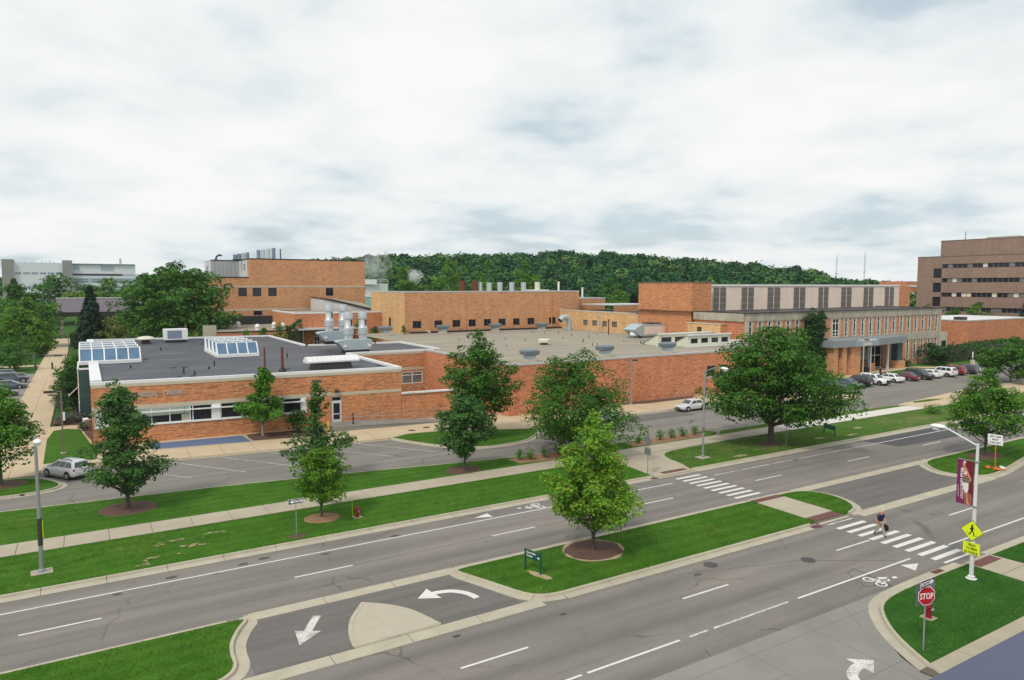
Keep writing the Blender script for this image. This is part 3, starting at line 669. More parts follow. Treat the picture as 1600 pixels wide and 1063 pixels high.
bicycle(36.6, 21.85, 1); bicycle(28.2, 42.75, -1)
mark('arrow_marking', [(41.25, 22.05), (40.1, 22.45), (40.05, 21.55)], 'paint_line', 0.015); mark('arrow_marking', [(22.8, 42.75), (24.1, 43.15), (24.1, 42.3)], 'paint_line', 0.015)
for k in range(5):
    x = 6.2 + 4.35 * k; y = 71.4 - 0.095 * (x - 6.2)
    mark('parking_line', [(x, y), (x + 0.12, y), (x + 5.5, y - 7.4), (x + 5.36, y - 7.4)], 'paint_worn', 0.006, lot)
mark('parking_line', [(1.6, 71.4), (1.72, 71.4), (7.4, 64.4), (7.26, 64.4)], 'paint_worn', 0.006, lot)
for k in range(17):
    x = 103.5 + 2.85 * k; mark('parking_line', [(x, 66.2), (x + 0.1, 66.2), (x + 0.1, 71.4), (x, 71.4)], 'paint_line', 0.006, lot)
mark('asphalt_patch', [(69.4, 43.4), (70.2, 40.0), (80.5, 39.5), (83.5, 41.0), (83.2, 43.45)], 'asphalt_patch', 0.006); mark('asphalt_patch', [(47, 62.2), (60, 64.0), (66, 63.4), (66, 66.2), (55, 67), (47, 66.8)], 'asphalt_cross', 0.002, lot)
for x, y, a in ((36.2, 25.75, 0.42), (30.7, 28.25, 0.42)):
    MB().lathe([(a, 0.0), (a, 0.016)], (x, y, 0), 20).build('manhole_cover', 'asphalt_patch', road)
for x, y in ((41.75, 29.15), (40.75, 43.85), (41.0, 20.8)):
    MB().box(x - 0.45, y - 0.2, 0.0, x + 0.45, y + 0.2, 0.028).build('drain_grate', 'iron_rust', road)
for x, y in ((20.6, 72.6), (30.9, 72.6), (33.0, 73.3)): MB().lathe([(0.42, 0.1), (0.42, 0.128)], (x, y, 0), 16).build('manhole_cover', 'iron_rust', fr)
for x, y in ((0.9, 41.7), (3.6, 42.6), (5.8, 41.9), (8.6, 42.8), (12.0, 41.6), (7.4, 42.5), (16.7, 42.3), (56.5, 41.8), (61.5, 41.95), (14.2, 28.4), (19.7, 27.6), (29, 27.6)):
    a = rnd.uniform(0.15, 0.28); MB().sheet([(x + a * 1.5 * math.cos(k * math.pi / 4) * rnd.uniform(0.7, 1.2), y + a * 0.7 * math.sin(k * math.pi / 4) * rnd.uniform(0.7, 1.2)) for k in range(8)], 0.007).build('tar_patch', 'asphalt_patch', road)
MB().bar((36.2, 25.7, 0.006), (40.6, 23.0, 0.006), 0.03, 0.004).build('tar_line', 'joint_dark', road); MB().bar((28.0, 28.2, 0.006), (36.0, 25.9, 0.006), 0.025, 0.004).build('tar_line', 'joint_dark', road)
MB().bar((4, 39.05, 0.006), (36, 38.95, 0.006), 0.02, 0.003).build('tar_line', 'joint_dark', road)

# ---- beds, rings and bare earth
def blob(x, y, rx, ry, n=22, j=0.06, rot=0.0):
    c, s = math.cos(rot), math.sin(rot); out = []
    for k in range(n):
        a = 2 * math.pi * k / n; q = 1 + rnd.uniform(-j, j); u, v = rx * q * math.cos(a), ry * q * math.sin(a); out.append((x + c * u - s * v, y + s * u + c * v))
    return out
def bed(poly, z0, h, mat, parent):
    EXCL.append(poly)
    n = len(poly); cx = sum(p[0] for p in poly) / n; cy = sum(p[1] for p in poly) / n; mb = MB(); vs = [(x, y, z0 - 0.04) for x, y in poly]
    r1 = [(cx + (x - cx) * 0.9, cy + (y - cy) * 0.9, z0 + h * 0.7 + rnd.uniform(-0.01, 0.01)) for x, y in poly]; r2 = [(cx + (x - cx) * 0.5, cy + (y - cy) * 0.5, z0 + h + rnd.uniform(-0.012, 0.012)) for x, y in poly]
    mb.loft([vs, r1, r2], True, False); mb.f.append(tuple(range(2 * n, 3 * n)))
    return mb.build('mulch_bed', mat, parent, fix=True)
bed(blob(2.2, 57.3, 2.0, 1.75), 0.13, 0.10, 'mulch', lawnb); bed(blob(13.6, 47.9, 1.25, 1.1), 0.13, 0.08, 'mulch_light', verge); bed(blob(28.0, 54.3, 1.75, 1.35), 0.13, 0.08, 'mulch', lawnb)
bed(blob(26.1, 33.4, 1.95, 1.75), 0.13, 0.05, 'mulch', med2); bed(blob(26.1, 33.4, 2.15, 1.95, 26, 0.04), 0.125, 0.02, 'bare_soil', med2); bed(blob(72.9, 33.2, 2.3, 1.3), 0.13, 0.06, 'mulch', med4); bed(blob(-6.4, 69.4, 2.0, 1.5), 0.135, 0.06, 'mulch', isl3); bed(blob(59.8, 47.3, 1.6, 1.1), 0.13, 0.05, 'mulch', verge2)
bed([(33, 55.6), (33.4, 53.7), (36, 53.3), (40, 53.35), (39.6, 55.3), (36.5, 55.6)], 0.13, 0.07, 'mulch_light', lawnb); bed([(46.5, 53.4), (50, 53.3), (56.8, 53.3), (58.0, 54.4), (57, 55.3), (50, 55.4), (47, 55.1)], 0.13, 0.07, 'mulch_light', lawnb)
bed(blob(21.2, 31.9, 0.95, 0.28, 14, 0.15, -1.25), 0.13, 0.015, 'bare_soil', med2); bed(blob(11.2, 45.2, 0.6, 0.4, 12, 0.15), 0.13, 0.03, 'mulch', verge)
bed([(14.4, 79.9), (14.3, 76.2), (18, 75.6), (22.6, 75.2), (22.8, 79.2)], 0.12, 0.07, 'mulch', fr); bed([(-0.2, 92), (0.4, 83), (0.4, 97), (-0.6, 99.5), (-3.6, 100.5), (-3.6, 97.5), (-1.2, 96)], 0.12, 0.06, 'mulch', lawnc); bed([(64, 75.2), (60, 74.1), (66, 72.6), (75, 72.9), (77, 74.1)], 0.12, 0.07, 'mulch', fr)
for k in range(30):
    cx_, cy_, sx_, sy_ = ((3.6, 46.0, 1.1, 0.28), (4.2, 48.6, 1.0, 0.4), (5.6, 46.9, 0.9, 0.35), (6.6, 48.6, 0.9, 0.6), (2.5, 45.2, 0.4, 0.2))[k % 5]; x = cx_ + rnd.gauss(0, sx_ * 0.6); y = cy_ + rnd.gauss(0, sy_ * 0.6); rx = rnd.uniform(0.08, 0.34); ry = rx * rnd.uniform(0.3, 0.55)
    q = blob(x, y, rx, ry, 12, 0.5, rnd.uniform(-0.3, 0.3)); EXCL.append(q) if k % 3 else None; MB().sheet(q, 0.136).build('bare_patch', 'bare_soil', verge)
for x, y, rx, ry in ((53.0, 45.3, 0.8, 0.35), (66.5, 46.3, 0.7, 0.3), (75, 47.5, 0.9, 0.25), (71, 45.6, 0.8, 0.2)): MB().sheet(blob(x, y, rx, ry, 14, 0.35), 0.136).build('bare_patch', 'bare_soil', verge2)
pad = MB().prism([(5.0, 80.2), (5.2, 77.2), (14.4, 75.9), (14.0, 79.6)], 0.1, 0.132).build('blue_mat', 'blue_pad', fr)
for a, b in (((14.15, 79.6), (14.55, 75.9)), ((5.2, 77.05), (14.5, 75.75))): MB().bar((a[0], a[1], 0.13), (b[0], b[1], 0.13), 0.25, 0.05).build('edging_stone', 'concrete', fr)

# ================================================================== BUILDINGS
class Wall:
    """a wall face from p0 to p1 (left to right seen from outside)"""
    def __init__(s, p0, p1):
        s.p0 = Vector((p0[0], p0[1], 0)); s.p1 = Vector((p1[0], p1[1], 0)); s.d = (s.p1 - s.p0).normalized(); s.n = Vector((s.d.y, -s.d.x, 0)); s.L = (s.p1 - s.p0).length
    def pt(s, u, z, dep=0.0):
        q = s.p0 + s.d * u - s.n * dep; return (q.x, q.y, z)
    def ux(s, x): return (x - s.p0.x) / s.d.x if abs(s.d.x) > abs(s.d.y) else (x - s.p0.y) / s.d.y
def slab(mb, w, u0, u1, z0, z1, d0, d1):
    """box on a wall between depths d0 (outer) and d1 (inner)"""
    vs = [w.pt(u, z, d) for d in (d0, d1) for u, z in ((u0, z0), (u1, z0), (u1, z1), (u0, z1))]
    return mb.add(vs, [(0, 1, 2, 3), (7, 6, 5, 4), (0, 4, 5, 1), (1, 5, 6, 2), (2, 6, 7, 3), (3, 7, 4, 0)])
def facade(parent, w, z0, z1, holes=(), mat='brick_orange', reveal=0.2, u0=0.0, u1=None, name='wall'):
    u1 = w.L if u1 is None else u1; mb = MB()
    us = sorted({u0, u1} | {q for h in holes for q in h[:2]}); zs = sorted({z0, z1} | {q for h in holes for q in h[2:4]})
    for a, b in zip(us, us[1:]):
        for c, d in zip(zs, zs[1:]):
            um, zm = (a + b) / 2, (c + d) / 2
            if any(h[0] < um < h[1] and h[2] < zm < h[3] for h in holes): continue
            mb.poly([w.pt(a, c), w.pt(b, c), w.pt(b, d), w.pt(a, d)])
    for h in holes:
        a, b, c, d = h[:4]
        mb.poly([w.pt(a, c), w.pt(a, d), w.pt(a, d, reveal), w.pt(a, c, reveal)]); mb.poly([w.pt(b, c), w.pt(b, c, reveal), w.pt(b, d, reveal), w.pt(b, d)])
        mb.poly([w.pt(a, c), w.pt(a, c, reveal), w.pt(b, c, reveal), w.pt(b, c)]); mb.poly([w.pt(a, d), w.pt(b, d), w.pt(b, d, reveal), w.pt(a, d, reveal)])
    return mb.build(name, mat, parent)
def window(parent, w, u0, u1, z0, z1, us=(), zs=(), fmat='pole_bronze', gmat='glass_dark', fw=0.07, dep=0.12, name='window', panes=True):
    mb = MB(); U = [u0] + list(us) + [u1]; Z = [z0] + list(zs) + [z1]
    for i, u in enumerate(U):
        c = u + fw / 2 if i == 0 else (u - fw / 2 if i == len(U) - 1 else u); slab(mb, w, c - fw / 2, c + fw / 2, z0, z1, dep - 0.05, dep + 0.04)
    for i, z in enumerate(Z):
        c = z + fw / 2 if i == 0 else (z - fw / 2 if i == len(Z) - 1 else z); slab(mb, w, u0 + fw, u1 - fw, c - fw / 2, c + fw / 2, dep - 0.045, dep + 0.04)
    o = mb.build(name, fmat, parent)
    if panes:
        for a, b in zip(U, U[1:]):
            for c, d in zip(Z, Z[1:]): slab(MB(), w, a + 0.01, b - 0.01, c + 0.01, d - 0.01, dep + 0.01, dep + 0.03).build('pane', gmat, o)
    else: slab(MB(), w, u0 + 0.01, u1 - 0.01, z0 + 0.01, z1 - 0.01, dep + 0.01, dep + 0.03).build('pane', gmat, o)
    return o
def coping(parent, path, z, wd, h, mat, closed=False, out=0.06):
    """capping pieces along the top of walls; path runs with the outside on its right"""
    P = list(path) + ([path[0]] if closed else [])
    for a, b in zip(P, P[1:]):
        d = Vector((b[0] - a[0], b[1] - a[1], 0)); L = d.length; d.normalize(); n = Vector((d.y, -d.x, 0))
        A = Vector((a[0], a[1], z)) - d * out; B = Vector((b[0], b[1], z)) + d * (-wd + out if True else 0)
        q = [A + n * out, B + n * out, B - n * (wd - out), A - n * (wd - out)]
        MB().add([(v.x, v.y, z - h) for v in q] + [(v.x, v.y, z) for v in q], [(3, 2, 1, 0), (4, 5, 6, 7), (0, 1, 5, 4), (1, 2, 6, 5), (2, 3, 7, 6), (3, 0, 4, 7)]).build('coping', mat, parent, fix=True)
def band(parent, w, u0, u1, z0, z1, mat, proud=0.03, name='stone_band', dep=0.05): return slab(MB(), w, u0, u1, z0, z1, -proud, dep).build(name, mat, parent)

# ------------------------------------------------ medical centre, near left
A = thing('medical_building', 'low orange brick building with black roof and lettering reading MEDICAL CENTER', 'building', (16, 90, 0))
FA, FB = (0.3, 81.6), (32.3, 78.9)
wf = Wall(FA, FB)
facade(A, wf, 0, 6.15, [(0.15, 20.95, 2.0, 3.7), (23.75, 24.95, 0.5, 3.55)], 'brick_orange', 0.22)
band(A, wf, 0.0, 23.7, 3.7, 4.08, 'stone_band'); band(A, wf, 23.7, wf.L, 3.62, 3.98, 'stone_band'); band(A, wf, 0.0, wf.L, 6.02, 6.32, 'stone_band', 0.05, 'fascia')
band(A, wf, 0.1, 21.0, 1.9, 2.02, 'coping_white', 0.10, 'window_sill', 0.2)
wl = Wall((0.32, 149), (0.32, 81.62)); facade(A, wl, 0, 6.15, [(42.0, 51.0, 0.1, 5.6)], 'brick_orange', 0.3)
wr = Wall((32.28, 78.92), (32.5, 99.6)); facade(A, wr, 0, 6.15, [], 'brick_orange')
wi = Wall((32.5, 99.6), (46.6, 99.3)); facade(A, wi, 0, 6.15, [(8.3, 11.7, 1.45, 3.25)], 'brick_orange', 0.15)
window(A, wi, 8.3, 11.7, 1.45, 3.25, [10.0], [2.75], 'white_paint', 'glass_grey', 0.1, 0.06); band(A, wi, 0, 14.1, 3.55, 3.95, 'stone_band')
band(A, wi, 0, 14.1, 6.02, 6.32, 'stone_band', 0.05, 'fascia')
MB().sheet([(0.5, 81.8), (32.1, 79.1), (32.3, 99.8), (46.5, 99.5), (47.2, 115.4), (31.1, 117.3), (31.1, 143.8), (0.5, 148.8)], 6.3).build('roof', 'roof_black', A)
wb = Wall((47.3, 115.6), (31.2, 117.5)); facade(A, wb, 0, 6.2, [], 'brick_orange'); facade(A, Wall((31.2, 117.5), (31.2, 144)), 0, 6.2, [], 'brick_orange'); facade(A, Wall((31.2, 144), (0.4, 149)), 0, 6.2, [], 'brick_orange')
coping(A, [(0.3, 81.6), (32.3, 78.9), (32.5, 99.6), (46.6, 99.3)], 6.62, 0.5, 0.3, 'coping_white'); coping(A, [(0.3, 149), (0.3, 82.2)], 6.64, 1.05, 0.3, 'coping_white')
coping(A, [(47.3, 99.9), (47.3, 115.6), (42.5, 116.1), (36.6, 116.6), (31.2, 117.5), (31.2, 144), (0.6, 149)], 6.63, 0.45, 0.28, 'coping_white')
# window strip
wn = MB()
for u in (0.2, 1.35, 3.6, 5.3, 7.0, 8.95, 9.2, 11.05): slab(wn, wf, u - 0.045, u + 0.045, 2.0, 3.7, 0.05, 0.15)
slab(wn, wf, 0.15, 11.1, 3.6, 3.7, 0.05, 0.15); slab(wn, wf, 0.15, 11.1, 2.0, 2.08, 0.05, 0.15)
strip = wn.build('window', 'white_paint', A)
for a, b, z0, z1, mt in ((0.25, 1.3, 2.08, 3.6, 'grey_pale'), (1.4, 3.55, 2.95, 3.6, 'fibre_blind'), (1.4, 3.55, 2.08, 2.9, 'glass_dark'), (3.65, 5.25, 2.8, 3.6, 'fibre_blind'), (3.65, 5.25, 2.08, 2.75, 'glass_teal'), (5.35, 6.95, 2.8, 3.6, 'fibre_blind'), (5.35, 6.95, 2.08, 2.75, 'glass_dark'),
                         (7.05, 8.4, 2.85, 3.6, 'fibre_blind'), (7.05, 8.05, 2.08, 2.8, 'glass_dark'), (8.1, 8.9, 2.08, 2.8, 'interior_cream'), (8.45, 8.9, 2.85, 3.6, 'fibre_blind'), (9.25, 11.0, 2.08, 3.6, 'glass_dark')):
    slab(MB(), wf, a, b, z0, z1, 0.11, 0.13).build('pane', mt, strip)
slab(MB(), wf, 0.3, 20.6, 3.22, 3.32, -0.28, -0.02).build('sunshade', 'coping_white', A)
slab(MB(), wf, 11.1, 11.9, 2.0, 3.7, -0.02, 0.25).build('pier', 'white_paint', A)
window(A, wf, 11.92, 20.4, 2.0, 3.7, [14.1, 16.2, 18.3], [3.2], 'white_paint', 'glass_dark', 0.09); slab(MB(), wf, 20.4, 20.95, 2.0, 3.7, -0.02, 0.25).build('pier', 'white_paint', A)
dr = window(A, wf, 23.75, 24.95, 2.95, 3.55, [], [], 'grey_pale', 'glass_dark', 0.1)
dm = MB(); slab(dm, wf, 23.78, 23.98, 0.5, 2.95, 0.05, 0.15); slab(dm, wf, 24.72, 24.92, 0.5, 2.95, 0.05, 0.15); slab(dm, wf, 23.98, 24.72, 2.75, 2.95, 0.055, 0.15); slab(dm, wf, 23.98, 24.72, 0.5, 0.85, 0.055, 0.15); slab(dm, wf, 23.98, 24.72, 1.45, 1.55, 0.055, 0.15)
door = dm.build('door', 'grey_pale', A); slab(MB(), wf, 24.0, 24.7, 0.86, 2.74, 0.1, 0.12).build('pane', 'glass_dark', door); slab(MB(), wf, 24.66, 24.72, 1.5, 1.62, -0.05, 0.05).build('handle', 'chrome', door)
lm = MB(); slab(lm, wf, 24.15, 24.6, 4.0, 4.32, -0.35, -0.03); wl_ = lm.build('wall_lamp', 'pole_dark', A); slab(MB(), wf, 24.2, 24.55, 3.93, 3.995, -0.33, -0.05).build('lens', 'light_clear', wl_)
lettering('VETERINARY', 0.62, wf.pt(2.5, 4.93, -0.02), wf.d, (0, 0, 1), 'stack_steel', A, 2.75, 0.04, True); lettering('MEDICAL', 0.62, wf.pt(5.0, 4.93, -0.02), wf.d, (0, 0, 1), 'stack_steel', A, 1.95, 0.04, True); lettering('CENTER', 0.62, wf.pt(7.35, 4.93, -0.02), wf.d, (0, 0, 1), 'stack_steel', A, 1.85, 0.04, True)
# glazed entrance vestibule under the first skylight
vb = MB()
for y in (98.2, 100.5, 102.8, 105.1, 107.4): vb.box(-0.95, y - 0.06, 0.1, -0.83, y + 0.06, 6.5)
for z in (0.12, 2.3, 4.4, 6.3): vb.box(-0.97, 98.1, z, -0.82, 107.5, z + 0.12)
vb.bar((-1.9, 98.3, 3.3), (-0.9, 98.3, 4.3), 0.08); vb.bar((-1.9, 98.2, 3.3), (-1.9, 102, 3.3), 0.09); vb.bar((-1.9, 102, 3.3), (-0.9, 102, 4.3), 0.08); vb.box(-0.9, 98.1, 0.1, 0.3, 98.2, 0.3); vb.box(-0.9, 98.1, 6.3, 0.3, 98.22, 6.5)
ves = vb.build('vestibule', 'white_paint', A)
for k in range(4):
    for z0, z1 in ((0.25, 2.28), (2.43, 4.38), (4.53, 6.28)): MB().box(-0.91, 98.27 + 2.3 * k, z0, -0.88, 100.43 + 2.3 * k, z1).build('pane', 'glass_teal', ves)
MB().box(-0.86, 98.14, 0.3, 0.28, 98.17, 6.28).build('pane', 'glass_teal', ves); MB().poly([(-1.9, 98.3, 3.32), (-0.95, 98.3, 4.27), (-0.95, 102, 4.27), (-1.9, 102, 3.32)]).build('pane', 'glass_teal', ves)
# saw-tooth skylights
def skylight(x0, x1, y0, pitch, n, npan, rise, run, zb=6.45):
    rf = MB().box(x0 - 0.1, y0 - 0.15, zb - 0.1, x1 + 0.1, y0 + pitch * (n - 1) + run + 0.6, zb + 0.28).build('skylight', 'coping_dark' if False else 'coping_white', A)
    z = zb + 0.28
    for k in range(n):
        y = y0 + pitch * k; f = MB(); dx = (x1 - x0) / npan
        for i in range(npan + 1):
            x = x0 + i * dx; f.bar((x, y, z), (x, y + run, z + rise), 0.14, 0.12)
        f.bar((x0 - 0.07, y, z + 0.02), (x1 + 0.07, y, z + 0.02), 0.16, 0.16); f.bar((x0 - 0.07, y + run, z + rise), (x1 + 0.07, y + run, z + rise), 0.16, 0.16)
        for x in (x0, x1): f.add([(x, y, z), (x, y + run + 0.5, z), (x, y + run, z + rise)], [(0, 1, 2)]); f.bar((x, y + run + 0.5, z), (x, y + run, z + rise), 0.12, 0.12)
        f.poly([(x0, y + run + 0.5, z), (x1, y + run + 0.5, z), (x1, y + run, z + rise), (x0, y + run, z + rise)])
        fo = f.build('skylight_frame', 'white_paint', rf)
        for i in range(npan):
            a, b = x0 + i * dx + 0.05, x0 + (i + 1) * dx - 0.05
            MB().poly([(a, y + 0.05, z + 0.05), (b, y + 0.05, z + 0.05), (b, y + run - 0.02, z + rise - 0.02), (a, y + run - 0.02, z + rise - 0.02)]).build('pane', 'glass_blue', rf)
skylight(-0.7, 6.1, 103.6, 4.1, 4, 5, 1.55, 1.3); skylight(15.6, 21.0, 104.2, 3.4, 4, 4, 1.6, 1.3)
# low retaining wall, ramp and rails
tw = Wall((32.34, 78.85), (44.5, 77.8)); facade(A, tw, 0, 3.3, [], 'brick_orange', name='wall'); MB().prism([(32.3, 78.7), (44.5, 77.65), (44.5, 78.2), (32.35, 79.25)], 3.3, 3.48).build('coping', 'coping_white', A)
rm = MB().add([(23.2, 76.3, 0.1), (38.5, 75.0, 0.1), (38.5, 76.6, 0.1), (23.2, 79.55, 0.1), (23.2, 76.3, 0.62), (26, 76.0, 0.6), (38.5, 75.0, 0.16), (38.5, 76.6, 0.16), (26, 79.2, 0.6), (23.2, 79.4, 0.62)],
              [(4, 5, 8, 9), (5, 6, 7, 8), (0, 1, 6, 5, 4), (0, 4, 9, 3)]).build('ramp', 'drive_concrete', A)
rl = MB()
for i in range(8):
    u = i / 7; x = 24.3 + 13.5 * u; y = 76.45 - 1.25 * u; z = 0.62 - 0.42 * u; rl.tube([(x, y, z), (x, y, z + 1.0)], 0.03, 6)
for dz in (0.55, 1.0): rl.tube([(24.3, 76.45, 0.62 + dz), (37.8, 75.2, 0.2 + dz)], 0.03, 6)
rl.tube([(25.6, 79.0, 1.5), (38, 78.0, 1.25)], 0.028, 6); rl.build('handrail', 'pole_metal', A)
g2 = MB()
for x in (33.0, 33.7, 35.3): g2.tube([(x, 78.5, 3.4), (x, 78.5, 4.1)], 0.025, 6)
g2.tube([(33.0, 78.5, 4.1), (33.7, 78.5, 4.1)], 0.025, 6); g2.tube([(33.9, 78.6, 4.2), (34.9, 78.6, 4.2), (35.8, 78.4, 3.5)], 0.025, 6); g2.build('handrail', 'pole_metal', A)
# vent pipes and small roof fittings
for x, y, h, r, mt in ((17.6, 84.0, 2.9, 0.10, 'rust'), (19.5, 83.6, 2.9, 0.15, 'rust')):
    b_ = MB().lathe([(r, 6.3), (r, 6.3 + h)], (x, y, 0), 10).build('vent_pipe', mt, A); MB().lathe([(0.5, 6.3), (0.42, 6.5), (0.26, 6.75), (0.2, 6.85)], (x, y, 0), 10).build('flashing', 'black_plastic', A)
for x, y in ((9.5, 88), (12.6, 91), (10.4, 86), (13.8, 95), (4.6, 97), (24, 100), (26, 95), (17, 130), (10, 122)):
    MB().lathe([(0.09, 6.29), (0.09, rnd.uniform(6.6, 7.0))], (x, y, 0), 8).build('vent_pipe', 'coping_dark', A)
for x, y in ((8.6, 84.6), (10.0, 84.7), (9.0, 94.5), (10.3, 94.5), (7.0, 108), (20.6, 86), (24.6, 84), (31.5, 84.5)): MB().box(x - 0.3, y - 0.2, 6.29, x + 0.3, y + 0.2, 6.38).build('roof_drain', 'coping_dark', A)

# ------------------------------------------------ long red wall with the gravel roof
B = thing('clinic_hall', 'long low red brick hall with pale gravel roof behind the street trees', 'building', (68, 90, 0))
wB = Wall((44.5, 74.3), (94, 74.3))
facade(B, wB, 0, 6.4, [(34.6, 36.3, 2.75, 4.4), (37.4, 39.1, 2.75, 4.4), (41, 42.7, 2.75, 4.4)], 'brick_red', 0.18)
for u in (34.6, 37.4, 41): window(B, wB, u, u + 1.7, 2.75, 4.4, [u + 0.85], [], 'pole_bronze', 'glass_dark', 0.07, 0.1); band(B, wB, u - 0.05, u + 1.75, 2.65, 2.75, 'coping_white', 0.06, 'window_sill')
facade(B, Wall((44.5, 99.3), (44.5, 74.3)), 0, 6.4, [], 'brick_red'); facade(B, Wall((94, 74.3), (94, 85)), 0, 6.4, [], 'brick_red')
MB().sheet([(44.7, 74.5), (93.8, 74.5), (93.8, 85), (96.4, 94.6), (96.4, 137.2), (57, 137.2), (57, 141), (47.4, 141), (47.4, 116), (46.7, 99.2), (44.7, 99.2)], 6.42).build('roof', 'gravel_roof', B)
coping(B, [(44.5, 99.3), (44.5, 74.3), (94, 74.3), (94, 84)], 6.62, 0.42, 0.26, 'coping_grey')
# clerestory monitors on the roof
for x0, x1, y0, k in ((81.3, 94.0, 87.2, 0), (83.4, 93.2, 82.6, 1)):
    mm = MB(); z0, z1 = 6.43, 8.35; y1 = y0 + 4.0
    w_ = Wall((x0, y0), (x1, y0)); holes = [(0.7 + i * (x1 - x0) / 4.15, 0.7 + i * (x1 - x0) / 4.15 + (x1 - x0) / 4.15 - 0.75, 6.95, 7.75) for i in range(4)]
    mo = facade(B, w_, z0, z1, holes, 'cream_metal', 0.12, name='clerestory')
    MB().add([(x0, y0, z0), (x0, y1, z0), (x0, y0, z1), (x1, y0, z0), (x1, y1, z0), (x1, y0, z1)], [(0, 1, 2), (3, 5, 4)]).build('wall', 'cream_metal', mo); MB().poly([(x0 - 0.15, y0 - 0.2, z1 + 0.02), (x1 + 0.15, y0 - 0.2, z1 + 0.02), (x1 + 0.15, y1 + 0.2, z0 + 0.02), (x0 - 0.15, y1 + 0.2, z0 + 0.02)]).build('roof', 'cream_metal', mo)
    slab(MB(), w_, -0.15, x1 - x0 + 0.15, z1 - 0.12, z1 + 0.1, -0.22, -0.02).build('fascia', 'coping_white', mo)
    for h in holes: slab(MB(), w_, h[0], h[1], h[2], h[3], 0.08, 0.11).build('pane', 'glass_dark', mo)
    for i in range(24):
        u = (i + 0.5) * (x1 - x0) / 24; slab(MB(), w_, u - 0.03, u + 0.03, 7.8, 8.22, -0.03, 0.0).build('seam', 'cream_metal', mo)
MB().prism([(80.5, 86.6), (95, 86.3), (95, 87.1), (80.5, 87.1)], 6.44, 6.5).build('flashing', 'coping_white', B); MB().prism([(82.8, 82.0), (94, 81.8), (94, 82.5), (82.8, 82.5)], 6.44, 6.5).build('flashing', 'coping_white', B)
for i in range(26):
    MB().lathe([(0.07, 6.42), (0.07, rnd.uniform(6.65, 6.95))], (rnd.uniform(48, 90), rnd.uniform(78, 128), 0), 6).build('vent_pipe', 'pole_dark', B)

# ------------------------------------------------ taller tan block behind the gravel roof
Cb = thing('laboratory_block', 'tan brick block with a row of small dark windows behind the gravel roof', 'building', (80, 145, 0))
wC = Wall((57, 137), (102, 137))
wins = [(58.8, 60.75), (63.8, 65.65), (68.1, 70.0), (72, 73.8), (75.85, 77.65), (79.65, 81.45), (83.45, 85.2), (87.3, 89.2), (93.3, 95.2)]
facade(Cb, wC, 5, 15.0, [(a - 57, b - 57, 7.45, 9.0) for a, b in wins], 'brick_tan', 0.2)
for a, b in wins: window(Cb, wC, a - 57, b - 57, 7.45, 9.0, [(a + b) / 2 - 57], [], 'pole_dark', 'glass_brown', 0.12, 0.12)
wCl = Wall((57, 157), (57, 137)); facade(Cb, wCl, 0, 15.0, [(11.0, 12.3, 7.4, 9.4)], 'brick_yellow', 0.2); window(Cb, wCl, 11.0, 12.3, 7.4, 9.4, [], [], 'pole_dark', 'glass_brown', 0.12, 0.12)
facade(Cb, Wall((102, 137), (102, 157)), 5, 15.0, [], 'brick_tan'); MB().sheet([(57, 137), (102, 137), (102, 157), (57, 157)], 14.95).build('roof', 'gravel_roof', Cb)
coping(Cb, [(57, 157), (57, 137), (102, 137), (102, 156)], 15.25, 0.5, 0.3, 'coping_grey')
facade(Cb, Wall((102, 139), (111.6, 139)), 5, 13.3, [], 'brick_tan'); facade(Cb, Wall((111.6, 139), (111.6, 155)), 5, 13.3, [], 'brick_tan'); MB().sheet([(102, 139), (111.6, 139), (111.6, 155), (102, 155)], 13.2).build('roof', 'gravel_roof', Cb); coping(Cb, [(102, 139), (111.6, 139), (111.6, 155)], 13.5, 0.5, 0.3, 'coping_grey')
MB().box(61.6, 135.4, 6.43, 62.2, 136.9, 7.0).build('plinth', 'stone_band', Cb); MB().box(58, 135.6, 6.43, 96, 136.95, 6.75).build('plinth', 'coping_dark', Cb)
# yellow wing towards the tower
Dw = thing('yellow_wing', 'yellow brick wing with four small square windows facing the gravel roof', 'building', (100, 122, 0))
wD = Wall((96.3, 136.98), (96.3, 109.2)); hs = [(a, b) for a, b in ((9.3, 10.9), (12.6, 14.3), (16.2, 17.7), (19.4, 21.1))]
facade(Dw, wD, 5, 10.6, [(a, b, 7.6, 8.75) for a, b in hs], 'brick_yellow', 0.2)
for a, b in hs: window(Dw, wD, a, b, 7.6, 8.75, [(a + b) / 2], [], 'pole_dark', 'glass_grey', 0.12, 0.12)
MB().sheet([(96.3, 109.2), (112, 109.2), (112, 136.9), (96.3, 136.9)], 10.55).build('roof', 'coping_dark', Dw); coping(Dw, [(96.3, 136.9), (96.3, 109.4)], 10.85, 0.45, 0.3, 'stone_band'); facade(Dw, Wall((102, 124), (116, 124)), 10, 11.9, [], 'brick_tan'); MB().box(102, 124, 11.9, 116, 136, 12.1).build('roof', 'coping_grey', Dw)
slab(MB(), wD, 27.4, 27.7, 6.4, 10.6, -0.12, -0.02).build('downpipe', 'stone_band', Dw)

for bb, ww, us_, za, zb in ((A, wf, (16.2, 29.0), 4.1, 6.0), (A, wf, (22.4, 29.0), 0.1, 3.6), (B, wB, (9.5, 19.4, 29.3, 33.4, 45), 0.1, 6.3), (Cb, wC, (11, 22.6, 33.4), 6.8, 14.9), (Cb, wCl, (6,), 6.8, 14.9)):
    for u in us_: slab(MB(), ww, u - 0.02, u + 0.02, za, zb, -0.006, 0.02).build('movement_joint', 'joint_mid', bb)
for u in (14.2, 37.0): slab(MB(), wC, u - 0.1, u + 0.1, 6.8, 14.9, -0.16, -0.01).build('downpipe', 'brick_tan', Cb)
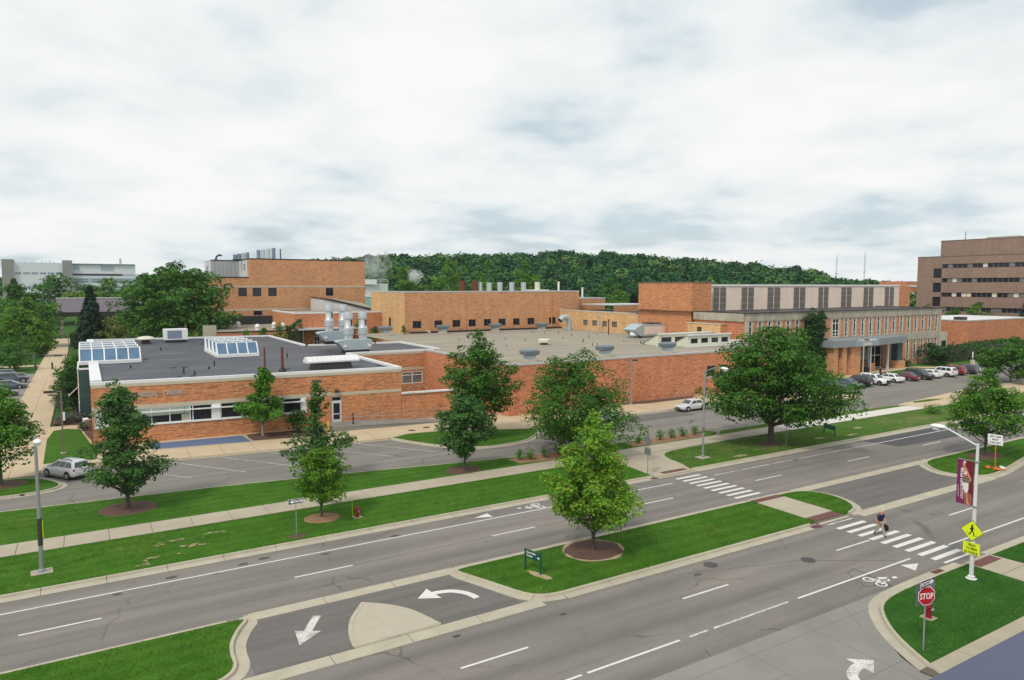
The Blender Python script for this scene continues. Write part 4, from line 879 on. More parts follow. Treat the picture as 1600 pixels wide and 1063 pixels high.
# ------------------------------------------------ brick tower
D = thing('brick_tower', 'plain windowless orange brick tower rising beside the beige louvred storey', 'building', (100, 102, 0))
facade(D, Wall((96.3, 109.2), (96.3, 94.6)), 5, 16.9, [], 'brick_orange'); facade(D, Wall((96.3, 94.6), (101.4, 94.6)), 5, 16.9, [], 'brick_orange'); facade(D, Wall((101.4, 94.6), (101.4, 109.2)), 5, 16.9, [], 'brick_orange'); facade(D, Wall((101.4, 109.2), (96.3, 109.2)), 5, 16.9, [], 'brick_orange')
MB().box(96.2, 94.5, 16.9, 101.5, 109.3, 17.08).build('coping', 'pole_bronze', D)

# ------------------------------------------------ small animal clinic with concrete fins
E = thing('fin_building', 'two storey brick building with concrete fins, narrow windows and an entrance canopy', 'building', (126, 90, 0))
wE = Wall((95.5, 81.5), (156.9, 81.5))
ups = [96.9 + 2.47 * k for k in range(9)] + [123.7 + 2.625 * k for k in range(13)]
lows = ups[:9] + [123.7 + 2.625 * k for k in range(13)]
holes = [(x - 95.5 - 0.34, x - 95.5 + 0.34, 6.75, 10.2) for x in ups] + [(24.0, 25.9, 6.75, 10.2)] + [(x - 95.5 - 0.34, x - 95.5 + 0.34, 1.3, 5.3) for x in lows if not 128 < x < 137.5]
holes += [(34.0, 40.5, 0.13, 4.6)]
facade(E, wE, 0, 11.6, holes, 'brick_red', 0.08)
for x in ups: window(E, wE, x - 95.5 - 0.34, x - 95.5 + 0.34, 6.75, 10.2, [], [7.5, 9.35], 'sign_white', 'glass_dark', 0.07, 0.03)
window(E, wE, 24.0, 25.9, 6.75, 10.2, [24.95], [7.3, 7.9, 9.35], 'sign_white', 'glass_dark', 0.1, 0.03)
for x in lows:
    if not 128 < x < 137.5: window(E, wE, x - 95.5 - 0.34, x - 95.5 + 0.34, 1.3, 5.3, [], [2.3, 4.4], 'sign_white', 'glass_dark', 0.07, 0.03)
fins = []
for x in ups + [119.6 + 0.95 - 0.15]:
    hw = 1.05 if abs(x - 120.4) < 0.01 else 0.36
    fins += [x - hw - 0.24, x + hw + 0.24]
for x in fins:
    slab(MB(), wE, x - 95.5 - 0.22, x - 95.5 + 0.22, 6.72, 10.3, -0.06, -0.01).build('concrete_fin', 'fin_concrete', E)
    if not 111.3 < x < 138.5 or x < 111: slab(MB(), wE, x - 95.5 - 0.22, x - 95.5 + 0.22, 0.1, 5.3, -0.06, -0.01).build('concrete_fin', 'fin_concrete', E)
for x in (95.85, 156.5): slab(MB(), wE, x - 95.8, x - 95.2, 0.1, 10.3, -0.2, -0.01).build('concrete_fin', 'fin_concrete', E)
for k in range(49):
    u = k * 61.4 / 49; slab(MB(), wE, u + 0.02, u + 61.4 / 49 - 0.02, 10.3, 11.65, -0.16, 0.1).build('fascia_panel', 'fascia_concrete', E); slab(MB(), wE, u + 0.015, u + 61.4 / 49 - 0.015, 5.3, 6.72, -0.12, -0.005).build('spandrel_panel', 'fascia_concrete', E)
wEl = Wall((95.5, 93), (95.5, 81.5)); facade(E, wEl, 0, 11.6, [], 'brick_red')
for k in range(9): slab(MB(), wEl, k * 1.278 + 0.02, k * 1.278 + 1.258, 10.25, 11.65, -0.32, 0.05).build('fascia_panel', 'fascia_concrete', E)
facade(E, Wall((156.9, 81.5), (156.9, 100)), 0, 11.6, [], 'brick_red'); MB().sheet([(95.6, 81.4), (156.9, 81.4), (156.9, 112), (95.6, 112)], 11.6).build('roof', 'coping_dark', E)
coping(E, [(95.2, 93), (95.2, 81.2), (157.1, 81.2), (157.1, 100)], 11.78, 0.5, 0.14, 'coping_dark')
slab(MB(), wE, 61.5, 64.2, 0.1, 6.4, -0.1, 3).build('porch', 'fin_concrete', E); slab(MB(), wE, 61.9, 63.6, 0.2, 4.6, -0.16, -0.11).build('porch_glazing', 'glass_dark', E)
# entrance: doors, piers, canopy with sign
ent = MB()
for u in (34.05, 36.2, 38.3, 40.45): slab(ent, wE, u - 0.08, u + 0.08, 0.13, 4.6, 0.3, 0.45)
for z in (0.2, 2.6, 4.5): slab(ent, wE, 34.0, 40.5, z - 0.06, z + 0.06, 0.3, 0.45)
entf = ent.build('entrance_door', 'sign_white', E)
for a, b in ((34.13, 36.12), (36.28, 38.22), (38.38, 40.37)):
    for c, d in ((0.28, 2.53), (2.67, 4.43)): slab(MB(), wE, a, b, c, d, 0.36, 0.38).build('pane', 'glass_dark', entf)
for x0, x1, y0, y1 in ((114.2, 115.5, 77.4, 80.6), (116.5, 117.8, 77.2, 80.4), (118.8, 121.6, 77.0, 79.6)): MB().box(x0, y0, 0.1, x1, y1, 5.3).build('brick_pier', 'brick_tan', E)
for x0, x1, y0, y1, h in ((124.6, 126.6, 78.2, 79.4, 1.3), (127.4, 129.2, 78.8, 80.6, 1.6), (136.6, 139.0, 78.6, 80.4, 1.6)): MB().box(x0, y0, 0.1, x1, y1, h).build('planter', 'brick_tan', E)
MB().box(127.2, 78.6, 0.1, 127.6, 79.0, 5.3).build('column', 'pole_white', E); MB().box(133.0, 78.6, 0.1, 133.35, 78.95, 5.3).build('column', 'pole_white', E); MB().box(136.9, 79.0, 1.6, 138.6, 80.3, 5.3).build('column', 'glass_teal', E); MB().box(124.8, 80.6, 0.1, 129.6, 81.2, 4.9).build('glazed_screen', 'glass_teal', E)
can = MB().prism([(113.4, 77.1), (118.9, 76.4), (126.2, 76.4), (138.5, 78.2), (138.5, 81.2), (113.4, 81.2)], 5.3, 6.55, True).build('canopy', 'canopy_grey', E)
wS = Wall((118.9, 76.36), (126.2, 76.36)); slab(MB(), wS, 0.05, 7.25, 5.35, 7.0, -0.06, 0.2).build('sign_panel', 'canopy_sign', can)
lettering('SMALL ANIMAL', 0.62, wS.pt(3.6, 6.25, -0.075), (1, 0, 0), (0, 0, 1), 'sign_white', can, 5.6, 0.01, True); lettering('CLINIC', 0.62, wS.pt(3.6, 5.52, -0.075), (1, 0, 0), (0, 0, 1), 'sign_white', can, 2.6, 0.01, True)
# louvred upper storey
wP = Wall((101.4, 96), (166, 96)); facade(E, wP, 11, 16.3, [], 'beige_panel'); facade(E, Wall((166, 96), (170.5, 96)), 11, 16.4, [], 'brick_orange'); facade(E, Wall((170.5, 96), (170.5, 112)), 11, 16.4, [], 'brick_orange'); MB().sheet([(101.4, 96), (170.5, 96), (170.5, 112), (101.4, 112)], 16.3).build('roof', 'coping_grey', E)
slab(MB(), wP, 0, 64.6, 16.3, 16.62, -0.15, 0.2).build('cornice', 'coping_white', E)
for a, b in ((103.3, 107.0), (111.2, 115.0), (118.9, 123.0), (127.1, 131.1), (135.3, 139.0), (143.3, 147.3), (151.6, 155.6), (159.9, 163.8)):
    lf = slab(MB(), wP, a - 101.4, b - 101.4, 11.6, 16.05, -0.03, 0.0).build('louvre_panel', 'louvre_grey', E)
    fr_ = MB()
    for u in (a, (a + b) / 2, b): slab(fr_, wP, u - 101.4 - 0.07, u - 101.4 + 0.07, 11.6, 16.05, -0.1, -0.03)
    fr_.build('louvre_frame', 'beige_panel', lf); lv = MB()
    for k in range(18):
        z = 11.7 + 0.24 * k
        lv.add([wP.pt(a - 101.33, z, -0.035), wP.pt(b - 101.47, z, -0.035), wP.pt(b - 101.47, z + 0.16, -0.10 if k % 5 else -0.05), wP.pt(a - 101.33, z + 0.16, -0.10 if k % 5 else -0.05)], [(0, 1, 2, 3)])
    tag(lv.build('louvre_blades', 'louvre_grey', lf), kind='stuff')
MB().box(101.45, 95.9, 11.5, 103.0, 96.0, 14.0).build('service_door', 'beige_panel', E)
# yellow hut beside it on the roof
Hh = thing('roof_hut', 'yellow brick stair hut with a dark door standing on the gravel roof edge', 'building', (95, 89, 6.4))
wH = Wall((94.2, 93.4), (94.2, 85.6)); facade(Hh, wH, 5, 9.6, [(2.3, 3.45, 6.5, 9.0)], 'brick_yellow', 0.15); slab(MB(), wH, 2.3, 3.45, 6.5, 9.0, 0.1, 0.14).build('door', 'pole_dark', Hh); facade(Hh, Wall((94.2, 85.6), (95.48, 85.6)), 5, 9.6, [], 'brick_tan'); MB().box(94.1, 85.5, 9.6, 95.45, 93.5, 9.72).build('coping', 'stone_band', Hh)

# ------------------------------------------------ tall block far left
Fb = thing('tall_brick_block', 'tall tan brick block with pale stone bands and a grey metal penthouse', 'building', (48, 195, 0))
wT = Wall((24, 185), (65.6, 185)); wz = [(32.9 - 24, 34.95 - 24, 13.75, 15.9), (36.3 - 24, 38.4 - 24, 13.75, 15.9), (40.1 - 24, 42.2 - 24, 13.75, 15.9), (54.8 - 24, 56.8 - 24, 11.85, 13.9)]
wz[3] = (54.8 - 24, 56.8 - 24, 13.75, 15.9); wz.append((36.4 - 24, 38.5 - 24, 9.0, 10.1))
facade(Fb, wT, 0, 18.4, wz, 'brick_tan', 0.25); facade(Fb, Wall((35.8, 185), (65.6, 185)), 18.4, 23.1, [], 'brick_tan')
for a, b, c, d in wz: window(Fb, wT, a, b, c, d, [(a + b) / 2], [], 'pole_dark', 'glass_dark', 0.12, 0.15)
band(Fb, wT, 0, 41.6, 16.0, 16.4, 'stone_band'); band(Fb, wT, 0, 41.6, 10.2, 10.65, 'stone_band'); facade(Fb, Wall((24, 215), (24, 185)), 0, 18.4, [], 'brick_tan'); facade(Fb, Wall((65.6, 185), (65.6, 215)), 0, 23.1, [], 'brick_tan')
facade(Fb, Wall((35.8, 188.2), (35.8, 185)), 18.4, 23.1, [], 'brick_tan'); w3 = Wall((35.8, 199), (35.8, 188.2)); facade(Fb, w3, 18.4, 23.0, [(5.6, 8.2, 20.2, 22.0)], 'grey_pale', 0.2); slab(MB(), w3, 5.6, 8.2, 20.2, 22.0, 0.1, 0.15).build('louvre_panel', 'far_grey', Fb)
w2 = Wall((28.8, 199), (35.8, 199)); facade(Fb, w2, 18.4, 23.1, [], 'grey_panel')
for k in range(1, 7): slab(MB(), w2, k - 0.03, k + 0.03, 18.4, 23.0, -0.04, 0.0).build('panel_seam', 'far_grey', Fb)
w1 = Wall((28.8, 210), (28.8, 199)); facade(Fb, w1, 18.4, 22.9, [(3.2, 6.2, 20.0, 21.6)], 'grey_pale', 0.2); slab(MB(), w1, 3.2, 6.2, 20.0, 21.6, 0.1, 0.15).build('louvre_panel', 'far_grey', Fb)
MB().sheet([(24, 185), (65.6, 185), (65.6, 215), (24, 215)], 18.3).build('roof', 'coping_dark', Fb); MB().sheet([(35.8, 185), (65.6, 185), (65.6, 215), (35.8, 215)], 23.0).build('roof', 'gravel_roof', Fb); MB().sheet([(28.8, 199), (35.8, 199), (35.8, 212), (28.8, 212)], 23.0).build('roof', 'coping_dark', Fb)
coping(Fb, [(35.8, 200), (35.8, 185), (65.6, 185), (65.6, 214)], 23.25, 0.5, 0.25, 'coping_dark'); coping(Fb, [(24, 214), (24, 185), (35.9, 185)], 18.6, 0.5, 0.25, 'coping_dark'); slab(MB(), w2, 0, 7, 23.0, 23.2, -0.1, 0.3).build('coping', 'coping_dark', Fb)
# ------------------------------------------------ low wings between
F1 = thing('low_wing', 'low red brick wing with gravel roof in front of the tall block', 'building', (30, 165, 0))
w4 = Wall((22.9, 152), (49, 152)); wh = [(3.4, 4.6, 4.6, 6.1), (8.2, 9.4, 4.6, 6.1), (14.0, 15.2, 4.6, 6.1)]
facade(F1, w4, 0, 6.9, wh, 'brick_red', 0.2)
for a, b, c, d in wh: window(F1, w4, a, b, c, d, [], [], 'pole_dark', 'glass_dark', 0.1, 0.12)
facade(F1, Wall((22.9, 160), (22.9, 152)), 0, 7.2, [], 'brick_orange'); MB().box(20.3, 153, 0, 22.8, 153.2, 8.4).build('gate_panel', 'interior_cream', F1); MB().sheet([(22.9, 152), (49, 152), (49, 184), (18, 184), (18, 162), (22.9, 160)], 6.85).build('roof', 'gravel_roof', F1); facade(F1, Wall((18, 184), (18, 162)), 0, 8.4, [], 'brick_orange'); coping(F1, [(22.9, 152), (37.6, 152)], 7.05, 0.4, 0.22, 'coping_dark'); MB().box(20, 182.5, 6.9, 46, 184.9, 8.9).build('parapet', 'coping_dark', F1)
F2 = thing('brick_wing', 'red brick wing with white roof edge and a thin porch canopy', 'building', (47, 160, 0))
w5 = Wall((37.7, 150), (57, 150)); facade(F2, w5, 0, 10.5, [(4.0, 5.3, 3.8, 5.6)], 'brick_red', 0.2); window(F2, w5, 4.0, 5.3, 3.8, 5.6, [4.65], [4.5], 'sign_white', 'glass_dark', 0.1); facade(F2, Wall((37.7, 170), (37.7, 150)), 0, 10.5, [], 'brick_orange'); MB().sheet([(37.7, 150), (57, 150), (57, 172), (37.7, 170)], 10.45).build('roof', 'gravel_roof', F2); coping(F2, [(37.7, 170), (37.7, 150), (57, 150)], 10.75, 0.45, 0.3, 'coping_white')
MB().box(37.5, 146, 7.2, 50, 149.98, 7.5).build('canopy', 'coping_grey', F2)
for x in (38.4, 41.8, 45): MB().box(x, 146.2, 0, x + 0.15, 146.35, 7.2).build('post', 'sign_back', F2)
G = thing('sloped_link', 'pale link building with a sloping dark edged roof between brick blocks', 'building', (55, 178, 0))
MB().add([(50.2, 172, 9), (64, 172, 9), (64, 172, 9.9), (50.2, 172, 13.1), (50.2, 183, 9), (64, 183, 9), (64, 183, 11.5), (50.2, 183, 13.3)], [(0, 1, 2, 3), (1, 5, 6, 2), (4, 0, 3, 7)]).build('wall', 'grey_pale', G); MB().add([(50.0, 171.8, 13.15), (64, 171.8, 9.95), (64, 183, 11.6), (50.0, 183, 13.4), (50.0, 171.8, 13.4), (64, 171.8, 10.2), (64, 183, 11.85), (50.0, 183, 13.65)], [(4, 5, 6, 7), (0, 1, 5, 4), (3, 0, 4, 7)]).build('roof', 'coping_dark', G)
MB().add([(51.2, 172.6, 13.45), (63.5, 172.6, 10.5), (63.5, 182, 11.95), (51.2, 182, 13.72)], [(0, 1, 2, 3)]).build('roof_gravel', 'gravel_roof', G)

# ------------------------------------------------ brown office block, far right
J = thing('office_block', 'brown brick office block with long horizontal window bands', 'building', (250, 105, 0))
wJ = Wall((235, 130.1), (235, 72)); hb = [(9.6, 58, z, z + 1.35) for z in (8.4, 12.95, 17.5, 22.0)]
facade(J, wJ, 0, 25.7, [(h[0] - 1.9, h[1], h[2], h[3]) for h in hb] + [(5.1, 7.65, z, z + 3.0) for z in (9.9, 14.4, 19.0)], 'brick_brown', 0.5)
for h in hb:
    bd = slab(MB(), wJ, h[0] - 1.9, 58, h[2], h[3], 0.35, 0.4).build('window_band', 'glass_brown', J)
    for k in range(34):
        u = 7.9 + k * 1.45; q = rnd.random()
        slab(MB(), wJ, u, u + 0.12, h[2], h[3], 0.28, 0.34).build('mullion', 'pole_bronze', bd)
        if q > 0.62: slab(MB(), wJ, u + 0.14, u + 1.4, h[2] + 0.1, h[3], 0.31, 0.345).build('blind', 'beige_panel' if q > 0.85 else 'glass_grey', bd)
for z in (9.9, 14.4, 19.0): slab(MB(), wJ, 5.1, 7.65, z, z + 3.0, 0.4, 0.45).build('window_band', 'glass_brown', J)
facade(J, Wall((310, 130.1), (235, 130.1)), 0, 25.7, [], 'brick_brown'); MB().sheet([(235, 72), (310, 72), (310, 130), (235, 130)], 25.6).build('roof', 'gravel_roof', J)
MB().box(235.6, 72, 25.6, 300, 123.3, 30.65).build('penthouse', 'brick_brown', J); MB().box(234.9, 72, 25.7, 236, 130.2, 25.88).build('coping', 'pole_bronze', J); MB().box(235.5, 72, 30.65, 236.2, 123.4, 30.83).build('coping', 'pole_bronze', J)
for y, h in ((117.5, 33.5), (100, 34), (98.8, 34.3), (97.6, 34.5), (96.6, 34.3), (95.7, 34.6)): MB().lathe([(0.1, 30.6), (0.08, h)], (238.5, y, 0), 6).build('antenna', 'pole_dark', J)
MB().box(240, 103.5, 30.6, 248, 112, 31.5).build('roof_unit', 'interior_cream', J)
K = thing('red_brick_wing', 'windowless red brick wing with white roof beside the fin building', 'building', (195, 95, 0))
facade(K, Wall((182, 110), (182, 88)), 0, 7.9, [], 'brick_red'); facade(K, Wall((182, 88), (222, 88)), 0, 7.9, [], 'brick_red'); MB().sheet([(182, 88), (222, 88), (222, 110), (182, 110)], 7.85).build('roof', 'coping_white', K); coping(K, [(182, 110), (182, 88), (222, 88)], 8.1, 0.5, 0.26, 'coping_grey')
MB().box(187, 92, 7.9, 189.5, 94, 8.6).build('roof_unit', 'coping_dark', K)
for x0, x1, y, z, mt, lb in ((300, 312, 170, 17.2, 'brick_red', 'small distant red brick block peeping beside the brown office block'),):
    q = thing('distant_block', lb, 'building', (x0, y, 0)); MB().box(x0 - 4, y, 0, x1, y + 12, z - 2.2).build('wall', mt, q); MB().box(x0 - 3.9, y - 0.2, z - 4.5, x1, y, z - 3.6).build('stone_band', 'coping_white', q); MB().box(x0 - 1, y, z - 2.2, x1, y + 12, z + 1.2).build('wall', 'brick_red', q); MB().box(x0 - 1.1, y - 0.2, z - 1.2, x1, y, z - 0.4).build('stone_band', 'coping_white', q)

# ------------------------------------------------ long white laboratory, far left
H = thing('white_laboratory', 'long white office block with grey stair towers far behind the trees', 'building', (-5, 430, 0))
w6 = Wall((-28.6, 420), (-8.0, 420)); bandz = (8.8, 15.4, 22.2)
facade(H, w6, 0, 27.7, [], 'far_white')
for z in bandz:
    for k in range(6):
        for j in range(5): u = 0.6 + k * 3.4 + j * 0.55; slab(MB(), w6, u, u + 0.36, z, z + 1.0, -0.05, 0.0).build('window', 'glass_far', H)
MB().box(-33, 418.5, 0, -28.6, 432, 29.4).build('stair_tower', 'far_grey', H); MB().box(-8.3, 418.5, 0, -4.2, 432, 29.3).build('stair_tower', 'far_grey', H); MB().box(-28.6, 420.1, 27.6, 24, 445, 27.8).build('roof', 'far_grey', H)
w7 = Wall((-4.2, 421), (24, 421)); facade(H, w7, 22.6, 27.7, [], 'far_white'); facade(H, w7, 0, 22.6, [], 'far_bluegrey'); facade(H, Wall((24, 421), (24, 445)), 0, 27.7, [], 'far_grey')
slab(MB(), w7, 0.2, 22, 22.0, 22.7, -0.3, 0.0).build('shade_strip', 'coping_dark', H); slab(MB(), w7, 12.5, 18.5, 24.2, 26.9, -0.05, 0).build('louvre_panel', 'far_bluegrey', H); slab(MB(), w7, 0.5, 3.2, 24.6, 27, -0.05, 0).build('louvre_panel', 'far_bluegrey', H)
for z in (10.6, 14.6, 18.4):
    for a, b in ((0.4, 6.5), (8.6, 16), (18, 26)):
        wd_ = slab(MB(), w7, a, b, z, z + 1.5, -0.06, 0.0).build('window', 'glass_far', H); slab(MB(), w7, a, b, z + 0.65, z + 0.85, -0.12, -0.06).build('blind', 'far_white', wd_)
    slab(MB(), w7, 0, 28.2, z + 2.0, z + 3.2, -0.08, 0).build('spandrel_panel', 'far_white', H)
for x in (-24, -21, -19.5, -17, -15.5, -13.5, -12): MB().lathe([(0.18, 27.7), (0.18, rnd.uniform(28.4, 29.3))], (x, 424, 0), 6).build('vent_pipe', 'stack_steel', H)
MB().lathe([(0.5, 27.7), (0.5, 31)], (17.5, 428, 0), 8).build('chimney', 'stack_steel', H)
L = thing('covered_walkway', 'dark standing seam metal roof over a covered walkway behind the spruce', 'shelter', (5, 270, 0))
MB().add([(-7.5, 266, 8.0), (17, 266, 8.0), (17, 271, 12.4), (-7.5, 271, 12.4), (17, 276, 8.0), (-7.5, 276, 8.0)], [(0, 1, 2, 3), (3, 2, 4, 5), (0, 3, 5), (1, 4, 2)]).build('roof', 'roof_purple', L)
for k in range(38): MB().bar((-7.2 + k * 0.64, 266.0, 8.03), (-7.2 + k * 0.64, 271, 12.43), 0.09, 0.08).build('roof_seam', 'roof_purple', L)
MB().box(-7.2, 266.2, 6.6, 17, 266.5, 8.0).build('fascia', 'coping_dark', L); MB().box(-7.6, 270.7, 12.35, 17.1, 271.3, 12.6).build('ridge_cap', 'coping_white', L)
for x in (-6.6, 0, 8, 16): MB().box(x, 266.8, 0, x + 0.9, 267.7, 6.6).build('post', 'concrete', L)
# cooling plant behind, with steam
N_ = thing('cooling_plant', 'white and pale green cooling plant with roof railing seen between brick blocks', 'plant building', (96, 262, 0))
MB().box(92.6, 262, 0, 101, 275, 12.5).build('wall', 'far_teal', N_); MB().box(94.0, 264, 12.5, 103, 276, 17.4).build('cooling_tower', 'grey_pale', N_); MB().box(93.2, 261.8, 12.2, 97, 263, 13.2).build('ledge', 'white_paint', N_)
rr = MB()
for z in (18.2, 18.9): rr.bar((91, 264, z), (103, 264, z), 0.12)
for x in (91, 94, 97, 100, 103): rr.bar((x, 264, 17.4), (x, 264, 18.9), 0.12)
rr.build('railing', 'pole_white', N_); MB().box(92.5, 263, 17.0, 98, 268, 18.9).build('fan_housing', 'white_paint', N_)
# added low roof, its blue grey painting the shade of the camera's own building
ledge = thing('added_shade_canopy', 'flat added roof in the dark blue grey of building shade, at the bottom right corner of the picture', 'roof', (34, 10, 0))
MB().prism([(22.2, 12.05), (70, 11.9), (70, 3), (22.2, 3)], 2.95, 3.2, True).build('roof', 'shade_blue', ledge); MB().box(23, 4, 0, 69, 11, 2.95).build('wall', 'concrete', ledge)

# ================================================================== TREES
def leaf_cards(name, C, S, Nm, mat, parent, rng, aspect=0.62):
    n = len(C)
    Nm = Nm / np.maximum(1e-6, np.linalg.norm(Nm, axis=1, keepdims=True))
    r = rng.normal(size=(n, 3)); a = np.cross(Nm, r); a /= np.maximum(1e-6, np.linalg.norm(a, axis=1, keepdims=True)); b = np.cross(Nm, a)
    S = S[:, None]
    V = np.stack([C + a * S * 0.6, C + b * S * 0.6 * aspect + Nm * S * 0.08, C - a * S * 0.6, C - b * S * 0.6 * aspect + Nm * S * 0.08], 1).reshape(-1, 3)
    me = bpy.data.meshes.new(name); me.vertices.add(4 * n); me.vertices.foreach_set('co', V.astype(np.float32).ravel())
    me.loops.add(4 * n); me.loops.foreach_set('vertex_index', np.arange(4 * n, dtype=np.int32)); me.polygons.add(n); me.polygons.foreach_set('loop_start', np.arange(0, 4 * n, 4, dtype=np.int32))
    me.update(calc_edges=True); me.materials.append(M[mat])
    o = bpy.data.objects.new(name, me); col.objects.link(o)
    if parent is not None: o.parent = parent
    return o

def interp(prof, t): return np.interp(t, [p[0] for p in prof], [p[1] for p in prof])
P_PYR = [(0, 0.25), (0.08, 0.75), (0.2, 1.0), (0.4, 0.68), (0.62, 0.56), (0.82, 0.42), (0.93, 0.24), (1, 0.06)]
P_CONE = [(0, 0.3), (0.07, 0.78), (0.2, 1.0), (0.36, 0.92), (0.6, 0.66), (0.8, 0.4), (0.93, 0.18), (1, 0.04)]
P_OVAL = [(0, 0.35), (0.12, 0.75), (0.32, 1.0), (0.55, 0.86), (0.78, 0.55), (0.93, 0.26), (1, 0.06)]
P_DOME = [(0, 0.62), (0.12, 0.92), (0.3, 1.0), (0.55, 0.9), (0.78, 0.64), (0.93, 0.34), (1, 0.1)]
P_ROUND = [(0, 0.3), (0.2, 0.8), (0.45, 1.0), (0.7, 0.88), (0.9, 0.5), (1, 0.12)]
P_COL = [(0, 0.5), (0.1, 0.9), (0.5, 1.0), (0.85, 0.8), (1, 0.2)]
P_VASE = [(0, 0.12), (0.25, 0.55), (0.5, 0.92), (0.7, 1.0), (0.88, 0.75), (1, 0.25)]
P_TIER = [(0, 0.15), (0.1, 0.8), (0.25, 1.0), (0.42, 0.55), (0.5, 0.36), (0.62, 0.3), (0.75, 0.42), (0.9, 0.26), (1, 0.05)]

def tree(name, label, base, H, r, clear, prof, mat, n_leaf, leaf_s, n_cl=60, rc=None, seed=0, group=None, bark='bark', tr=None, cat='tree', inner=0.35, squash=0.62, lean=0.0, lobes=0.16, droop=0.0, branches=True, dense=1.0, trunk_to=0.9, spray=0.75):
    rng = np.random.default_rng(seed + 11); t = thing(name, label, cat, (base[0], base[1], base[2] if len(base) > 2 else 0.12), 0, group)
    if cat == 'tree' and n_leaf > 5500: rc = (rc or r * 0.3) * 0.84; n_cl = int(n_cl * 1.3)
    rc = rc or r * 0.3; tr = tr or max(0.05, H * 0.016); ch = H - clear
    k = np.linspace(0.02, 0.97, 200); wgt = interp(prof, k) ** 1.15 + 0.09; wgt /= wgt.sum()
    tt = rng.choice(k, n_cl, p=wgt) + rng.normal(0, 0.01, n_cl); tt = np.clip(tt, 0.0, 0.985); tt[0] = 0.975; tt[1] = 0.93
    an = (np.arange(n_cl) * 2.39996 + rng.uniform(-0.5, 0.5, n_cl)); rho = inner + (1 - inner) * np.sqrt(rng.uniform(0.05, 1, n_cl))
    ph = rng.uniform(0, 6.3, 3); lob = 1 + lobes * np.sin(2 * an + ph[0] + 4 * tt) + lobes * 0.8 * np.sin(3 * an + ph[1] - 3 * tt) + rng.uniform(-0.2, 0.14, n_cl)
    rr_ = np.maximum(0.0, interp(prof, tt) * r * lob - rc * 0.55) * rho
    CC = np.stack([rr_ * np.cos(an) + lean * tt, rr_ * np.sin(an), clear + rc * 0.3 + tt * (ch - rc * 0.45) - droop * rr_], 1)
    sc_ = rc * rng.uniform(0.55, 1.3, n_cl) * (0.55 + 0.45 * np.minimum(1, interp(prof, tt) / 0.6))
    per = np.maximum(8, (n_leaf * (sc_ ** 2) / (sc_ ** 2).sum()).astype(int))
    L_, N2, S2 = [], [], []
    for c, s, n in zip(CC, sc_, per):
        d = rng.normal(size=(n, 3)); d[:, 2] += 0.6; d /= np.linalg.norm(d, axis=1, keepdims=True)
        rad = s * (0.45 + 0.55 * rng.uniform(0, 1, n) ** 0.5) * dense
        o_ = d * rad[:, None] * np.array([1, 1, squash]); hr = math.hypot(c[0], c[1]) + 1e-6; ax = np.array([c[0] / hr * min(1, hr / r * 1.6), c[1] / hr * min(1, hr / r * 1.6), 0.45]); ax /= np.linalg.norm(ax); pr = o_ @ ax
        o_ = o_ * (1 - 0.28 * np.clip(pr / s, -0.3, 1))[:, None] + ax * (pr * spray)[:, None]; p = c + o_; p += rng.normal(0, s * 0.07, (n, 3))
        L_.append(p); N2.append(d * 0.7 + np.array([0, 0, 0.75]) + rng.normal(0, 0.4, (n, 3))); S2.append(leaf_s * rng.uniform(0.5, 1.45, n))
    C = np.concatenate(L_); lo = clear * 0.9 - 0.12 * rng.uniform(0, 1, len(C)) * clear; C[:, 2] = np.where(C[:, 2] < lo, lo + (lo - C[:, 2]) * 0.5, C[:, 2])
    leaf_cards('crown', C, np.concatenate(S2), np.concatenate(N2), mat, t, rng)
    mb = MB(); tp = [(0, 0, -0.15), (0.01, 0.0, 0.12), (rng.normal(0, 0.03), rng.normal(0, 0.03), clear * 0.6), (lean * 0.3 + rng.normal(0, 0.05), rng.normal(0, 0.05), clear + ch * 0.3), (lean * 0.6, rng.normal(0, 0.06), clear + ch * 0.6), (lean * trunk_to, 0, clear + ch * trunk_to)]
    mb.tube(tp, [tr * 1.7, tr * 1.1, tr * 0.95, tr * 0.7, tr * 0.42, tr * 0.12], 8)
    if branches:
        for i in range(2, n_cl, max(1, n_cl // 26)):
            c = CC[i]; z0 = max(clear * 0.75, c[2] - 0.55 * math.hypot(c[0], c[1]) - 0.2); z0 = min(z0, clear + ch * 0.8); f = (z0 - clear) / ch if ch else 0
            st = (lean * max(0, f), 0, z0); q = tr * max(0.16, 0.5 * (1 - max(0, f))); mid = (st[0] * 0.5 + c[0] * 0.5, c[1] * 0.5, z0 + (c[2] - z0) * 0.62)
            mb.tube([st, mid, tuple(c)], [q, q * 0.65, q * 0.2], 5, False)
    mb.build('trunk', bark, t, world=False, smooth=60)
    return t

